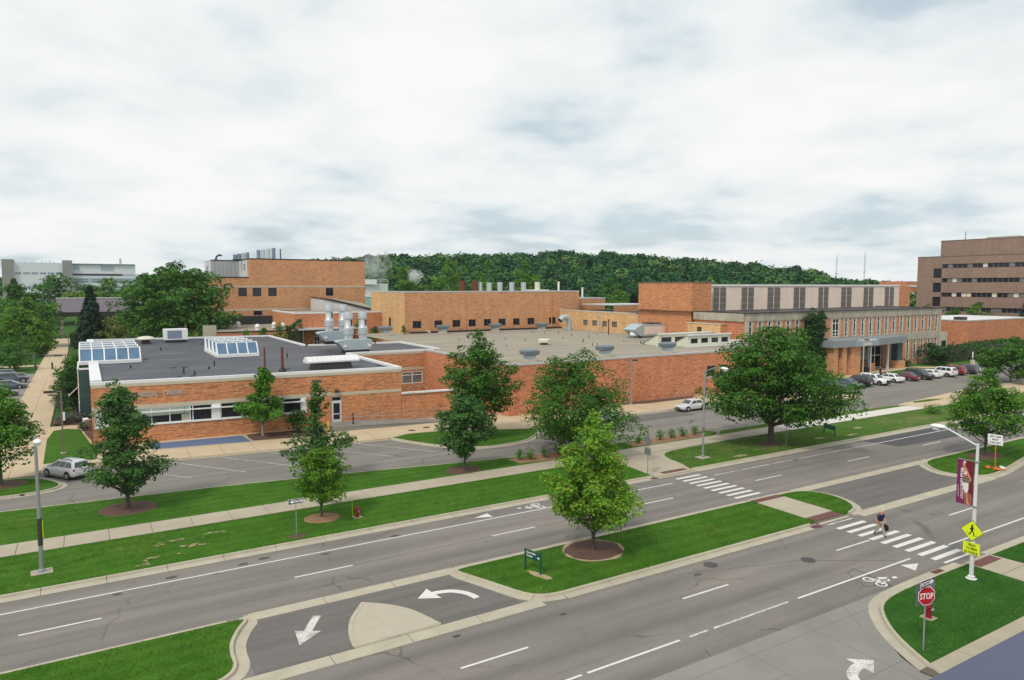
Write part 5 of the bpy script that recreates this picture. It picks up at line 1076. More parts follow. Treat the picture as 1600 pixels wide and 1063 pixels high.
def spruce(label, base, H, r, mat='leaf_spruce', seed=0, group=None, n=15000, s=0.75, name='spruce_tree'):
    rng = np.random.default_rng(seed + 5); t = thing(name, label, 'tree', (base[0], base[1], 0.0), 0, group)
    C, Nn, S = [], [], []; tiers = int(H / 0.75)
    for k in range(tiers):
        f = k / tiers; z = H * (0.06 + 0.94 * f); rad = r * (1 - f) ** 0.9 + 0.12; nb = max(4, int(11 * (1 - f) + 4)); nl = max(4, int(n / tiers / nb * (1.6 * (1 - f) + 0.3)))
        for b in range(nb):
            a = 2 * math.pi * b / nb + rng.uniform(0, 0.6) + k; ll = rad * rng.uniform(0.75, 1.12); u = rng.uniform(0.05, 1, nl) ** 0.7
            p = np.stack([np.cos(a) * ll * u, np.sin(a) * ll * u, z - 0.28 * ll * u + 0.12 * ll * u ** 3], 1) + rng.normal(0, 0.08 * rad + 0.08, (nl, 3)) * np.array([1, 1, 0.9])
            C.append(p); Nn.append(np.tile([math.cos(a) * 0.5, math.sin(a) * 0.5, 0.8], (nl, 1)) + rng.normal(0, 0.35, (nl, 3))); S.append(s * rng.uniform(0.6, 1.2, nl))
    leaf_cards('crown', np.concatenate(C), np.concatenate(S), np.concatenate(Nn), mat, t, rng, 0.55)
    MB().tube([(0, 0, -0.2), (0, 0, H * 0.5), (0, 0, H)], [H * 0.016, H * 0.009, 0.03], 7).build('trunk', 'bark', t, world=False)
    return t

def shrub(label, base, H, r, mat, n=700, s=0.14, seed=0, group=None, name='shrub', prof=P_ROUND, ncl=18):
    return tree(name, label, base, H, r, 0.08, prof, mat, n, s, ncl, r * 0.42, seed, group, tr=0.035, cat='shrub', inner=0.15, squash=0.8, branches=True)

def hedge(label, x0, y0, x1, y1, H, mat, n, s, seed=0, name='hedge', z=0.1, wob=0.12):
    rng = np.random.default_rng(seed); cx, cy = (x0 + x1) / 2, (y0 + y1) / 2; t = thing(name, label, 'hedge', (cx, cy, z)); w_, d_ = x1 - x0, y1 - y0
    u = rng.uniform(-0.5, 0.5, (n, 3)); face = rng.integers(0, 3, n); top = (face == 2)
    p = u * np.array([w_, d_, H]); p[:, 2] += H / 2; p[face == 0, 0] = np.sign(u[face == 0, 0]) * w_ / 2; p[face == 1, 1] = np.sign(u[face == 1, 1]) * d_ / 2
    wave = 1 + wob * np.sin(p[:, 0] * 1.1 + seed) * np.cos(p[:, 1] * 0.9); p[top, 2] = H * wave[top]; p[:, 2] = np.minimum(p[:, 2], H * wave); p += rng.normal(0, s * 0.35, (n, 3)); p[:, 2] = np.maximum(p[:, 2], 0.05)
    Nn = rng.normal(0, 0.5, (n, 3)) + np.array([0, -0.3, 0.7])
    leaf_cards('foliage', p, s * rng.uniform(0.6, 1.3, n), Nn, mat, t, rng); MB().box(-w_ / 2 + s, -d_ / 2 + s, 0.0, w_ / 2 - s, d_ / 2 - s, H * (1 - wob) - s).build('branches', 'bark', t, world=False)
    return t

# street trees
tree('oak_tree', 'dark green pyramidal oak in a mulch ring before the MEDICAL CENTER wall', (2.2, 57.3), 9.6, 2.85, 1.25, P_PYR, 'leaf_oak', 13000, 0.19, 96, 0.78, 1, lobes=0.16, lean=-0.45)
tree('maple_tree', 'maple at the picture edge beside the silver hatchback', (-6.3, 69.5), 8.5, 3.0, 1.3, P_OVAL, 'leaf_green', 11000, 0.21, 84, 0.9, 2)
tree('ginkgo_tree', 'tiered ginkgo with pale trunk against the orange brick wall', (16.0, 78.2), 7.3, 3.1, 1.6, P_TIER, 'leaf_ginkgo', 6000, 0.25, 56, 0.75, 3, bark='bark_pale', tr=0.13, lobes=0.25)
tree('oak_tree', 'narrow ragged dark oak behind the light green young tree', (16.1, 57.8), 8.3, 2.45, 0.9, P_TIER, 'leaf_oak', 6200, 0.20, 70, 0.6, 4, lobes=0.34)
tree('locust_tree', 'light green young tree near the red hydrant', (13.6, 48.0), 4.9, 1.95, 1.0, P_VASE[:1] + [(0.12, 0.7), (0.3, 0.95), (0.6, 1.0), (0.8, 0.8), (1, 0.25)], 'leaf_locust', 8500, 0.15, 74, 0.58, 5, tr=0.085)
tree('linden_tree', 'tall leafy tree standing between the long red wall and a dark oak', (35.4, 65.2), 11.4, 3.75, 1.2, P_OVAL, 'leaf_deep', 17500, 0.24, 112, 1.05, 6)
tree('oak_tree', 'dark blue green young oak ringed with mulch on the lawn strip', (28.0, 54.2), 7.0, 2.3, 1.35, P_OVAL, 'leaf_oak', 11000, 0.20, 74, 0.8, 7)
tree('locust_tree', 'wide many lobed green tree partly hidden by the median maple', (40.2, 54.7), 9.5, 5.5, 1.1, P_DOME, 'leaf_deep', 21000, 0.22, 115, 1.3, 8, lobes=0.28, squash=0.75, inner=0.3)
tree('maple_tree', 'bright green maple with reddish tips growing in the grass median', (26.1, 33.4), 8.5, 2.85, 1.35, P_CONE, 'leaf_maple', 24000, 0.155, 130, 0.76, 9, tr=0.12)
tree('maple_tree', 'broad dark domed maple beside the curved street lamp', (59.8, 47.3), 11.9, 6.5, 2.4, P_DOME, 'leaf_deep', 34000, 0.26, 155, 1.45, 10, tr=0.3, lobes=0.15)
tree('maple_tree', 'young maple on the far median beside the white lane sign', (72.9, 33.2), 8.2, 3.4, 1.45, P_OVAL, 'leaf_green', 13000, 0.2, 84, 0.9, 11, tr=0.12)
tree('maple_tree', 'rounded tree at the picture edge beyond the car park', (133.5, 57.5), 7.4, 5.2, 0.9, P_DOME, 'leaf_deep', 9000, 0.32, 66, 1.4, 12)
tree('pear_tree', 'small dark tree by the walkway at the glazed entrance', (-1.6, 100.6), 6.4, 2.1, 1.3, P_OVAL, 'leaf_hedge', 3800, 0.22, 40, 0.7, 13)
tree('pear_tree', 'bushy dark tree behind the small one at the glazed entrance', (-2.0, 113), 5.8, 2.4, 0.5, P_ROUND, 'leaf_deep', 3200, 0.24, 36, 0.8, 14)
# garden trees and shrubs, far left
tree('honey_locust', 'huge spreading dark tree behind the black roof', (17.2, 170), 20.8, 12.0, 3.5, P_DOME, 'leaf_deep', 19000, 0.62, 130, 2.7, 15, tr=0.45, lobes=0.12)
spruce('dark blue spruce before the metal walkway roof', (1.6, 216), 16.8, 4.0, seed=1)
tree('honey_locust', 'light feathery tree beside the plaza walk', (-12.5, 228), 12.6, 7.4, 2.0, P_DOME, 'leaf_green', 6500, 0.6, 70, 2.1, 16)
tree('young_tree', 'small bright cone shaped tree on the plaza lawn', (-9.0, 196), 8.4, 3.4, 0.4, P_PYR, 'leaf_locust', 3000, 0.42, 44, 1.0, 17)
tree('dark_maple', 'dark round tree left of the metal walkway roof', (-16.5, 262), 16.5, 7.0, 2.5, P_ROUND, 'leaf_deep', 4200, 0.7, 48, 2.0, 18)
tree('shade_tree', 'wide green tree in front of the white laboratory', (-8.5, 335), 20.5, 12.0, 3.0, P_DOME, 'leaf_deep', 5200, 0.9, 60, 3.0, 19)
tree('shade_tree', 'green tree between the white laboratory and the huge dark tree', (9.5, 330), 18.5, 9.0, 3.0, P_DOME, 'leaf_green', 3600, 0.9, 46, 2.6, 20)
tree('shade_tree', 'low tree before the glazed half of the white laboratory', (2.5, 345), 16.5, 8.0, 2.0, P_ROUND, 'leaf_deep', 3000, 0.9, 40, 2.4, 21)
tree('shade_tree', 'tree top beside the huge dark tree over the metal roof', (17.5, 318), 18.5, 8.5, 3.0, P_DOME, 'leaf_green', 3200, 0.9, 42, 2.4, 22)
spruce('grey green conifer before the white laboratory stair tower', (-22.5, 330), 19.5, 5.5, 'leaf_hedge', 2, n=9000, s=1.3)
tree('garden_tree', 'pale green tree at the picture edge above the parked cars', (-15.0, 200), 9.0, 3.8, 0.6, P_OVAL, 'leaf_locust', 3000, 0.45, 40, 1.2, 23)
tree('garden_tree', 'dark tree at the picture edge behind the pale green one', (-20.5, 205), 9.0, 5.0, 0.6, P_DOME, 'leaf_green', 3200, 0.5, 40, 1.6, 24)
tree('garden_tree', 'low spreading green tree at the far edge of the plaza lawn', (-19.0, 245), 10.5, 7.0, 0.6, P_DOME, 'leaf_deep', 3000, 0.6, 40, 1.8, 25)
tree('olive_shrub', 'yellowish olive bush right of the dark spruce', (8.6, 214), 9.6, 6.2, 0.3, P_DOME, 'leaf_olive', 3800, 0.5, 46, 1.5, 26, cat='shrub')
tree('yellow_tree', 'small yellow green tree showing above the metal walkway roof', (-0.5, 285), 14.2, 6.0, 2.0, P_ROUND, 'leaf_yellowgreen', 2200, 0.7, 30, 1.8, 27)
shrub('green bush just behind the black roof under the huge dark tree', (21.5, 158), 8.0, 4.2, 'leaf_ginkgo', 1900, 0.4, 28)
hedge('clipped dark hedge beside the far end of the plaza walk', -3.2, 224, 5.5, 231, 3.2, 'leaf_hedge', 2600, 0.42, 29)
for i, (x, y, h, r, lb) in enumerate(((-11.8, 166, 3.0, 2.6, 'low bush behind the parked jeep beside the plaza walk'), (-15.5, 167, 3.2, 3.0, 'low bush behind the parked jeep farther from the walk'), (-19.5, 168, 3.2, 3.0, 'low bush at the picture edge behind the parked jeep'), (-1.3, 128, 5.0, 2.4, 'round bush against the glazed entrance front'), (-14, 192, 4.0, 4.0, 'dark bush behind the bright cone shaped tree'))):
    shrub(lb, (x, y), h, r, 'leaf_deep', 1500, 0.32, 30 + i)
for i, (x, y) in enumerate(((-2.4, 97.2), (-1.2, 97.6), (-3.0, 108.5), (-3.0, 113), (-3.0, 117))):
    shrub(('grey purple bush low in the entrance bed near the lawn', 'grey purple bush in the entrance bed against the brick corner', 'grey purple bush along the walk in front of the dark tree', 'middle grey purple bush along the walk by the entrance', 'farthest grey purple bush along the walk by the entrance')[i], (x, y), 0.95, 1.15, 'leaf_lavender', 900, 0.14, 36 + i, 'purple bushes by the entrance', 'lavender_bush')
for i, (x, y, h, r, m_, lb) in enumerate(((28.2, 150.3, 7.2, 1.5, 'leaf_locust', 'bright green bush by the low red wing nearest its corner'), (31.4, 150.2, 7.4, 1.6, 'leaf_locust', 'bright green bush by the low red wing next to the dark clipped shrub'), (34.0, 147.5, 8.0, 2.4, 'leaf_green', 'green bush beside the dark clipped shrub behind the black roof'), (51, 146.5, 9.0, 2.2, 'leaf_green', 'green bush showing behind the steel exhaust stacks'), (53.6, 145.0, 7.2, 1.8, 'leaf_deep', 'low bush between the steel stacks and the yellow wall'))):
    shrub(lb, (x, y), h, r, m_, 1300, 0.34, 44 + i)
hedge('dark clipped shrub block behind the black roof corner', 35.6, 146.5, 38.4, 149, 8.3, 'leaf_hedge', 1500, 0.36, 50, 'clipped_shrub')
# clinic planting
tree('columnar_tree', 'taller of two dark columnar trees hugging the fin building', (111.3, 80.0), 12.2, 1.3, 0.3, P_COL, 'leaf_hedge', 8500, 0.3, 110, 0.85, 51, inner=0.2)
tree('columnar_tree', 'slimmer columnar tree next to the entrance canopy', (114.0, 80.0), 11.7, 0.95, 0.3, P_COL, 'leaf_hedge', 6000, 0.3, 90, 0.7, 52, inner=0.2)
tree('garden_tree', 'low dark spreading shrub before the narrow ground floor windows', (149.0, 78.4), 4.4, 3.6, 0.4, P_DOME, 'leaf_hedge', 2400, 0.34, 34, 1.0, 53, cat='shrub')
hedge('long dark yew hedge along the red brick wing', 153.5, 79.0, 171, 82.5, 3.0, 'leaf_hedge', 3600, 0.36, 54); hedge('farther dark yew hedge at the foot of the red brick wing', 171.5, 80.5, 195, 84, 3.2, 'leaf_hedge', 3000, 0.4, 55)
shrub('small round shrub beside the brick planter at the entrance', (140.8, 79.6), 1.2, 1.4, 'leaf_hedge', 500, 0.25, 56)
spruce('dark conifer at the picture edge before the brown office block', (226.5, 92.5), 19.8, 4.6, 'leaf_spruce', 3, n=15000, s=0.8)
for i, (x, y, h, r, m_, lb) in enumerate(((201, 120.2, 14.4, 4.6, 'leaf_ginkgo', 'bright tree between the penthouse end and the brown office block'), (200, 116, 10.9, 3.6, 'leaf_olive', 'lower olive tree at the foot of the brown office block'), (222, 119, 10.4, 4.6, 'leaf_olive', 'olive green tree above the fin building roof corner'), (229, 108.5, 11.2, 4.2, 'leaf_green', 'green tree above the white roof before the brown office block'), (228.6, 114.6, 9.2, 3.6, 'leaf_deep', 'low dark tree top above the white roof'))):
    tree('garden_tree', lb, (x, y), h, r, 1.5, P_ROUND, m_, 2000, 0.45, 34, 1.2, 60 + i)
for i, (x, y) in enumerate(((34.0, 54.7), (34.9, 54.2), (36.4, 54.2), (38.2, 54.3), (48.2, 54.4), (51.0, 54.2), (52.6, 54.2), (54.2, 54.2), (56.0, 54.2))):
    lb = ('small shrub in the mulch bed nearest the dark young oak', 'second small shrub from the dark young oak', 'third small shrub from the dark young oak', 'small shrub under the wide many lobed tree', 'tiny shrub nearest the grey diamond sign', 'second small shrub from the grey diamond sign', 'third small shrub from the grey diamond sign', 'small shrub second from the curved street lamp', 'small shrub nearest the curved street lamp')[i]
    shrub(lb, (x, y, 0.18), 0.55 if i == 4 else 0.95, 0.36 if i == 4 else 0.52, 'leaf_ginkgo', 420, 0.10, 70 + i, 'small shrubs in the mulch beds')
shrub('dark shrub against the brick wall beside the narrow ragged oak', (19.6, 77.6), 2.3, 1.6, 'leaf_hedge', 1400, 0.2, 80); shrub('low shrub on the verge below the young median maple', (91.5, 48.0), 0.9, 1.3, 'leaf_green', 500, 0.18, 81); shrub('small dark shrub by the drinking post near the entrance bed', (-0.6, 91.5), 0.8, 0.6, 'leaf_hedge', 400, 0.12, 82)
shrub('lone sapling shooting up before the yellow brick wall', (56.2, 135.6, 6.4), 1.9, 0.7, 'leaf_green', 200, 0.3, 83, prof=P_PYR)
# trees standing before the wood
for i, (x, y, h, r, m_, lb) in enumerate(((118, 280, 24.5, 8.0, 'leaf_locust', 'bright tree nearest the white steam puff'), (134, 272, 27.0, 9.5, 'leaf_locust', 'bright rounded tree above the rust coloured roof stacks'), (150, 268, 27.5, 9.5, 'leaf_ginkgo', 'tall pale tree above the steel stacks of the tan block'), (167, 262, 27.0, 7.5, 'leaf_locust', 'pale tree behind the cream roof stack'), (104, 285, 17.0, 6.0, 'leaf_deep', 'dark tree behind the cooling plant'),
                                         (176, 275, 20.0, 5.0, 'leaf_spruce', 'dark conifer like tree above the step of the tan block'), (189, 268, 19.5, 5.0, 'leaf_hedge', 'dark tree right of the thin white flue'), (196, 240, 19.0, 9.0, 'leaf_deep', 'broad tree left of the plain brick tower'), (186, 222, 14.0, 5.0, 'leaf_locust', 'small bright tree beside the plain brick tower'), (91.5, 268, 19.0, 3.5, 'leaf_deep', 'slim dark tree at the edge of the tall brick block'), (146, 262, 17.5, 7.0, 'leaf_green', 'low bright tree just above the tan block roof'), (124, 262, 18.0, 7.0, 'leaf_green', 'low leafy tree beside the steam above the tan block'), (330, 300, 22.0, 10.0, 'leaf_green', 'pale tree top above the white cornice'), (285, 255, 19.0, 9.0, 'leaf_ginkgo', 'tree top nearest the tower above the beige louvred storey'))):
    tree('field_tree', lb, (x, y), h, r, 2.5, P_DOME if i not in (5, 9) else P_PYR, m_, 5200, 0.75, 60, 2.1, 90 + i)

# ------------------------------------------------ wooded hill
AZ = [(-60, 1), (-25, 3), (0, 6), (10, 10), (15, 14), (18, 17.5), (22, 19), (26, 19), (31, 20), (36, 21), (39, 20.5), (42, 18), (47, 15), (52, 11), (57, 7), (61, 4), (66, 1.5), (80, 0)]
def hill_z(az, rad): return np.interp(az, [a for a, b in AZ], [b for a, b in AZ]) * np.clip((rad - 300) / 130, 0, 1) ** 1.2
azs = np.linspace(-60, 80, 141); rads = np.array([270, 300, 330, 360, 390, 420, 450, 520, 700, 1200]); mb = MB()
for a in azs:
    for q in rads: mb.v.append((math.sin(R(a)) * q, math.cos(R(a)) * q, float(hill_z(a, q)) - 0.1))
nr = len(rads)
for i in range(len(azs) - 1):
    for j in range(nr - 1): mb.f.append((i * nr + j, i * nr + j + 1, (i + 1) * nr + j + 1, (i + 1) * nr + j))
struct('hill', mb, 'grass_far')
rng = np.random.default_rng(42); NT = 2700
az = np.concatenate([rng.uniform(-42, 14, 600), rng.uniform(14, 76, NT - 600)]); rd = 322 + 150 * rng.uniform(0, 1, NT) ** 0.75; rd = np.where(az < 14, rd + 165, rd)
hh = rng.uniform(10, 17.5, NT) * np.where(az > 55, 0.8, 1.0); cr = rng.uniform(3.4, 7.0, NT); K_ = 190
bx, by, bz = np.sin(np.radians(az)) * rd, np.cos(np.radians(az)) * rd, hill_z(az, rd)
d = rng.normal(size=(NT, K_, 3)); d[..., 2] = np.abs(d[..., 2]) * 0.9 + rng.uniform(-0.5, 0.3, (NT, K_)); d /= np.linalg.norm(d, axis=2, keepdims=True)
lump = 1 + 0.22 * np.sin(5 * d[..., 0] + rng.uniform(0, 6, (NT, 1))) * np.cos(4 * d[..., 1] + rng.uniform(0, 6, (NT, 1)))
pos_ = d * (cr[:, None] * lump * rng.uniform(0.75, 1.05, (NT, K_)))[..., None] * np.array([1, 1, 0.85])
pos_ += np.stack([bx, by, bz + hh - cr * 0.8], 1)[:, None, :]
nn_ = d + rng.normal(0, 0.4, (NT, K_, 3)) + np.array([0, 0, 0.3])
m = bpy.data.materials.new('leaf_forest'); m.use_nodes = True; M['leaf_forest'] = m; t = m.node_tree; t.nodes.clear()
at = nd(t, 'ShaderNodeAttribute', attribute_name='tree_tone'); gg = nd(t, 'ShaderNodeNewGeometry')
cc = ramp(t, at.outputs['Fac'], [(0.0, (0.016, 0.062, 0.026)), (0.45, (0.032, 0.098, 0.034)), (0.8, (0.058, 0.14, 0.04)), (1.0, (0.11, 0.20, 0.05))])
vv = mth(t, 'MULTIPLY_ADD', gg.outputs['Random Per Island'], 0.8, 0.6); cc = mixc(t, 1.0, cc, nd(t, 'ShaderNodeCombineXYZ', {0: vv, 1: vv, 2: vv}).outputs[0], 'MULTIPLY')
df = nd(t, 'ShaderNodeBsdfDiffuse', {'Color': cc}); nd(t, 'ShaderNodeOutputMaterial', {'Surface': df.outputs[0]})
wood = leaf_cards('forest', pos_.reshape(-1, 3), rng.uniform(1.0, 1.9, NT * K_), nn_.reshape(-1, 3), 'leaf_forest', None, rng, 0.8)
ta = wood.data.attributes.new('tree_tone', 'FLOAT', 'FACE'); ta.data.foreach_set('value', np.repeat(rng.uniform(0, 1, NT), K_).astype(np.float32))
tag(wood, 'dense dark green wood covering the hill on the skyline', 'wood', kind='stuff')

# ================================================================== ROOF EQUIPMENT
def relief_hood(label, x, y, z, s=1.0, group='galvanised hoods on the gravel roof'):
    t = thing('hooded_vent', label, 'roof vent', (x, y, z), 0, group)
    MB().box(-0.68 * s, -0.62 * s, 0, 0.68 * s, 0.62 * s, 0.3 * s).build('kerb_base', 'stone_band', t, world=False)
    MB().box(-0.6 * s, -0.55 * s, 0.3 * s, 0.6 * s, 0.55 * s, 0.85 * s).build('throat', 'galvanised', t, world=False)
    a, b = 0.62 * s, 1.12 * s
    def ring(h, k, m): return [(-k, -m, h), (k, -m, h), (k, m, h), (-k, m, h)]
    MB().loft([ring(0.84 * s, 0.62 * s, 0.55 * s), ring(0.98 * s, 1.02 * s, 0.75 * s), ring(1.42 * s, 1.1 * s, 0.8 * s), ring(1.6 * s, 0.92 * s, 0.6 * s)]).build('cap', 'galvanised_dark', t, world=False)
    return t
for x, y, s, lb in ((49.4, 77.0, 1.0, 'grey metal roof hood at the roof edge above the tall leafy tree'), (62.0, 77.2, 1.0, 'grey metal roof hood at the roof edge above the dark lamp post'), (73.2, 76.6, 1.0, 'grey metal roof hood before the cream clerestory'), (51.4, 133.6, 1.15, 'grey metal roof hood before the plain yellow wall'), (63.8, 133.0, 1.1, 'grey metal roof hood under the second window of the tan block'), (76.3, 132.8, 1.1, 'grey metal roof hood under the middle windows of the tan block'), (86.8, 130.4, 1.1, 'grey metal roof hood before the last window of the tan block')):
    relief_hood(lb, x, y, 6.43, s)
t = thing('gooseneck_vent', 'curved grey gooseneck duct where the tan block meets the yellow wing', 'roof vent', (93.0, 128.5, 6.42)); MB().tube([(0, 0, 0), (0, 0, 1.6), (-0.3, 0, 2.6), (-1.0, 0, 3.05), (-1.8, 0, 2.9), (-2.5, 0, 2.3)], [0.62, 0.62, 0.64, 0.66, 0.66, 0.66], 14).build('duct', 'galvanised', t, world=False, smooth=50); MB().tube([(-2.46, 0, 2.33), (-2.56, 0, 2.25)], [0.58, 0.58], 14).build('opening', 'black_plastic', t, world=False)
t = thing('roof_vent', 'cream round roof cap in the middle of the gravel roof', 'roof vent', (66.3, 98.8, 6.42)); MB().lathe([(0.6, 0), (0.6, 0.35)], n=14).build('throat', 'coping_dark', t, world=False); MB().lathe([(0.95, 0.34), (1.02, 0.4), (1.02, 0.85), (0.9, 0.95)], n=18).build('cap', 'cream_metal', t, world=False, smooth=40)
t = thing('roof_vent', 'white conical roof fan before the plain brick tower', 'roof vent', (89.4, 102.6, 6.42)); MB().box(-0.7, -0.7, 0, 0.7, 0.7, 0.5).build('kerb_base', 'galvanised_dark', t, world=False); MB().lathe([(0.75, 0.5), (0.8, 0.7), (0.55, 1.35), (0.45, 1.5)], n=16).build('cap', 'white_paint', t, world=False, smooth=40)
t = thing('roof_vent', 'white square roof cap beside the cream clerestory by the tree', 'roof vent', (92.6, 80.6, 6.42)); MB().box(-0.6, -0.6, 0, 0.6, 0.6, 0.4).build('kerb_base', 'galvanised', t, world=False); MB().box(-0.85, -0.85, 0.4, 0.85, 0.85, 0.95).build('cap', 'white_paint', t, world=False)
t = thing('air_handler', 'grey rooftop air handler with sloped intake at the foot of the brick tower', 'air handler', (93.6, 103, 6.42)); MB().add([(-3.6, -1.6, 0.4), (3, -1.6, 0.4), (3, 1.6, 0.4), (-3.6, 1.6, 0.4), (-5.2, -1.6, 1.6), (3, -1.6, 2.6), (3, 1.6, 2.6), (-5.2, 1.6, 1.6), (-3.2, -1.6, 2.6), (-3.2, 1.6, 2.6)], [(0, 1, 5, 8, 4), (3, 7, 9, 6, 2), (1, 2, 6, 5), (8, 5, 6, 9), (4, 8, 9, 7), (0, 4, 7, 3)]).build('casing', 'galvanised', t, world=False, fix=True); MB().box(-2.6, -1.63, 0.7, 2.6, -1.6, 2.2).build('louvre_panel', 'beige_panel', t, world=False); MB().box(-3.0, -1.5, 0, 2.8, 1.5, 0.4).build('skid', 'galvanised_dark', t, world=False); MB().box(-1.0, -1.2, 2.6, 2.0, 1.0, 2.8).build('lid', 'coping_dark', t, world=False)
for x, y, h, r, m_, lb in ((96.0, 120.0, 3.4, 0.14, 'galvanised', 'thin grey flue before the yellow wing windows'), (92.5, 112.5, 2.9, 0.12, 'rust', 'thin rusty flue on the gravel roof before the yellow wing')):
    t = thing('flue', lb, 'flue', (x - 1.2, y, 6.42)); MB().lathe([(r, 0), (r, h)], n=8).build('pipe', m_, t, world=False); MB().lathe([(r * 1.8, h), (r * 1.8, h + 0.15), (0.02, h + 0.3)], n=8).build('rain_cap', m_, t, world=False)
# steel exhaust stacks on the black roof
def stack_unit(label, x, y, k):
    t = thing('exhaust_fan', label, 'exhaust fan', (x, y, 6.3), 0, 'twin steel exhaust fans'); q_ = 0.76
    b = MB().add([(X_ * q_, Y_, Z_) for X_, Y_, Z_ in [(-2.6, -1.0, 0.5), (2.6, -1.0, 0.5), (2.6, 1.0, 0.5), (-2.6, 1.0, 0.5), (-3.9, -1.0, 1.7), (-3.7, -1.0, 1.9), (-2.4, -1.0, 2.0), (3.1, -1.0, 1.3), (2.9, -1.0, 2.0), (-3.9, 1.0, 1.7), (-3.7, 1.0, 1.9), (-2.4, 1.0, 2.0), (3.1, 1.0, 1.3), (2.9, 1.0, 2.0)]],
                 [(0, 1, 7, 8, 6, 5, 4), (3, 9, 10, 11, 13, 12, 2), (0, 4, 9, 3), (4, 5, 10, 9), (5, 6, 11, 10), (6, 8, 13, 11), (8, 7, 12, 13), (7, 1, 2, 12)]).build('plenum', 'galvanised', t, world=False, fix=True)
    MB().box(-1.8, -0.9, 0, 1.95, 0.9, 0.5).build('kerb_base', 'coping_dark', t, world=False)
    for sx in (-1.9, 1.8): MB().box(sx - 0.22, -1.1, 0.95, sx + 0.22, -0.98, 1.25).build('access_box', 'white_paint', t, world=False)
    if k: t.location.z += 0.9
    for dx in (-1.0, 1.2):
        s = MB().lathe([(0.66, 1.95), (0.62, 2.3), (0.60, 2.75), (0.76, 2.8), (0.76, 3.7), (0.66, 3.8), (0.62, 3.85), (0.52, 5.1), (0.5, 5.2)], (dx, 0, 0), 18).build('stack', 'stack_steel', t, world=False, smooth=40)
        MB().lathe([(0.68, 5.1), (0.68, 5.6), (0.55, 6.2)], (dx, 0, 0), 18, False).build('nozzle', 'stack_steel', s, world=False, smooth=40); MB().box(dx + 0.2, -0.64, 4.05, dx + 0.34, -0.44, 4.95).build('slot', 'coping_dark', s, world=False)
        MB().tube([(dx - 0.5, -0.9, 2.0), (dx - 0.5, -0.95, 2.5), (dx - 0.3, -0.7, 2.8)], 0.05, 6).build('conduit', 'pole_metal', t, world=False)
    return t
stack_unit('pair of steel exhaust stacks standing nearer the courtyard edge of the black roof', 34.7, 102.6, 0); stack_unit('taller looking pair of steel exhaust stacks behind the front pair', 33.9, 109.5, 1)
t = thing('hooded_vent', 'white ribbed barrel hood near the front edge of the black roof', 'roof vent', (25.6, 84.6, 6.3))
sec = [(-1.0 + 2.0 * i / 10, 0.95 + 0.55 * math.sin(math.pi * i / 10)) for i in range(11)]
mb = MB(); mb.loft([[(x, y, z) for y, z in sec] + [(x, 0.98, 0.78), (x, -0.98, 0.78)] for x in (-3.2, 3.2)]); mb.build('hood', 'coping_white', t, world=False, smooth=40)
for k in range(12): MB().loft([[(x, y * 1.02, z + 0.03) for y, z in sec] for x in (-3.1 + k * 0.56, -3.04 + k * 0.56)], False, False).build('rib', 'grey_pale', t, world=False)
MB().add([(-2.3, -0.8, 0.85), (2.1, -0.8, 0.85), (2.1, 0.8, 0.85), (-2.3, 0.8, 0.85), (-2.5, -1.0, 0), (2.3, -1.0, 0), (2.3, 1, 0), (-2.5, 1, 0)], [(4, 5, 1, 0), (5, 6, 2, 1), (6, 7, 3, 2), (7, 4, 0, 3)]).build('kerb_base', 'coping_dark', t, world=False)
t = thing('air_conditioner', 'white boxy air conditioning unit near the back edge of the black roof', 'air conditioner', (13.8, 138.5, 6.3)); MB().box(-1.9, -1.3, 0.5, 1.9, 1.3, 2.4).build('casing', 'white_paint', t, world=False, bevel=0.05); MB().box(-1.4, -1.33, 0.75, 0.9, -1.3, 2.15).build('grille', 'stack_blue', t, world=False); MB().box(-1.7, -1.2, 0, 1.7, 1.2, 0.5).build('skid', 'coping_dark', t, world=False)
t = thing('roof_vent', 'pale mushroom vent beside the white air conditioning unit', 'roof vent', (9.0, 137.5, 6.3)); MB().lathe([(0.9, 0), (0.6, 0.6), (0.6, 0.7)], n=14).build('throat', 'coping_dark', t, world=False); MB().lathe([(1.35, 0.7), (1.45, 0.85), (1.2, 1.15), (0.5, 1.3)], n=18).build('cap', 'cream_metal', t, world=False, smooth=40)
# stacks on the tan block and the tall block
for i, (x, m_, r, h, lb) in enumerate(((72.0, 'rust', 0.62, 2.2, 'rust coloured roof stack nearest the yellow end of the tan block'), (75.2, 'rust', 0.6, 2.2, 'rust coloured roof stack beside the first steel stack'), (76.6, 'stack_steel', 0.42, 1.9, 'steel roof stack touching the rust coloured one'), (78.9, 'stack_steel', 0.6, 1.8, 'second steel roof stack of the tan block'), (81.7, 'stack_steel', 0.6, 1.9, 'third steel roof stack of the tan block'), (84.9, 'stack_steel', 0.62, 1.9, 'fourth steel roof stack of the tan block'), (88.1, 'stack_steel', 0.62, 1.9, 'fifth steel roof stack of the tan block'), (92.0, 'cream_metal', 0.65, 2.0, 'cream roof stack rising from a white plinth'), (98.1, 'white_paint', 0.24, 2.1, 'thin white flue at the step of the tan block'))):
    t = thing('exhaust_stack', lb, 'roof stack', (x, 140, 14.95), 0, 'roof stacks of the tan block'); MB().lathe([(r, 0), (r, h + 0.35), (r * 0.8, h + 0.35), (r * 0.8, h - 0.3)], n=14, caps=False).build('pipe', m_, t, world=False, smooth=40); MB().lathe([(r * 1.25, 0), (r * 1.25, 0.2)], n=14).build('collar', 'coping_grey', t, world=False)
    if i == 7: MB().box(-3.6, -1.0, 0.02, 2.6, 1.0, 0.55).build('plinth', 'coping_white', t, world=False)
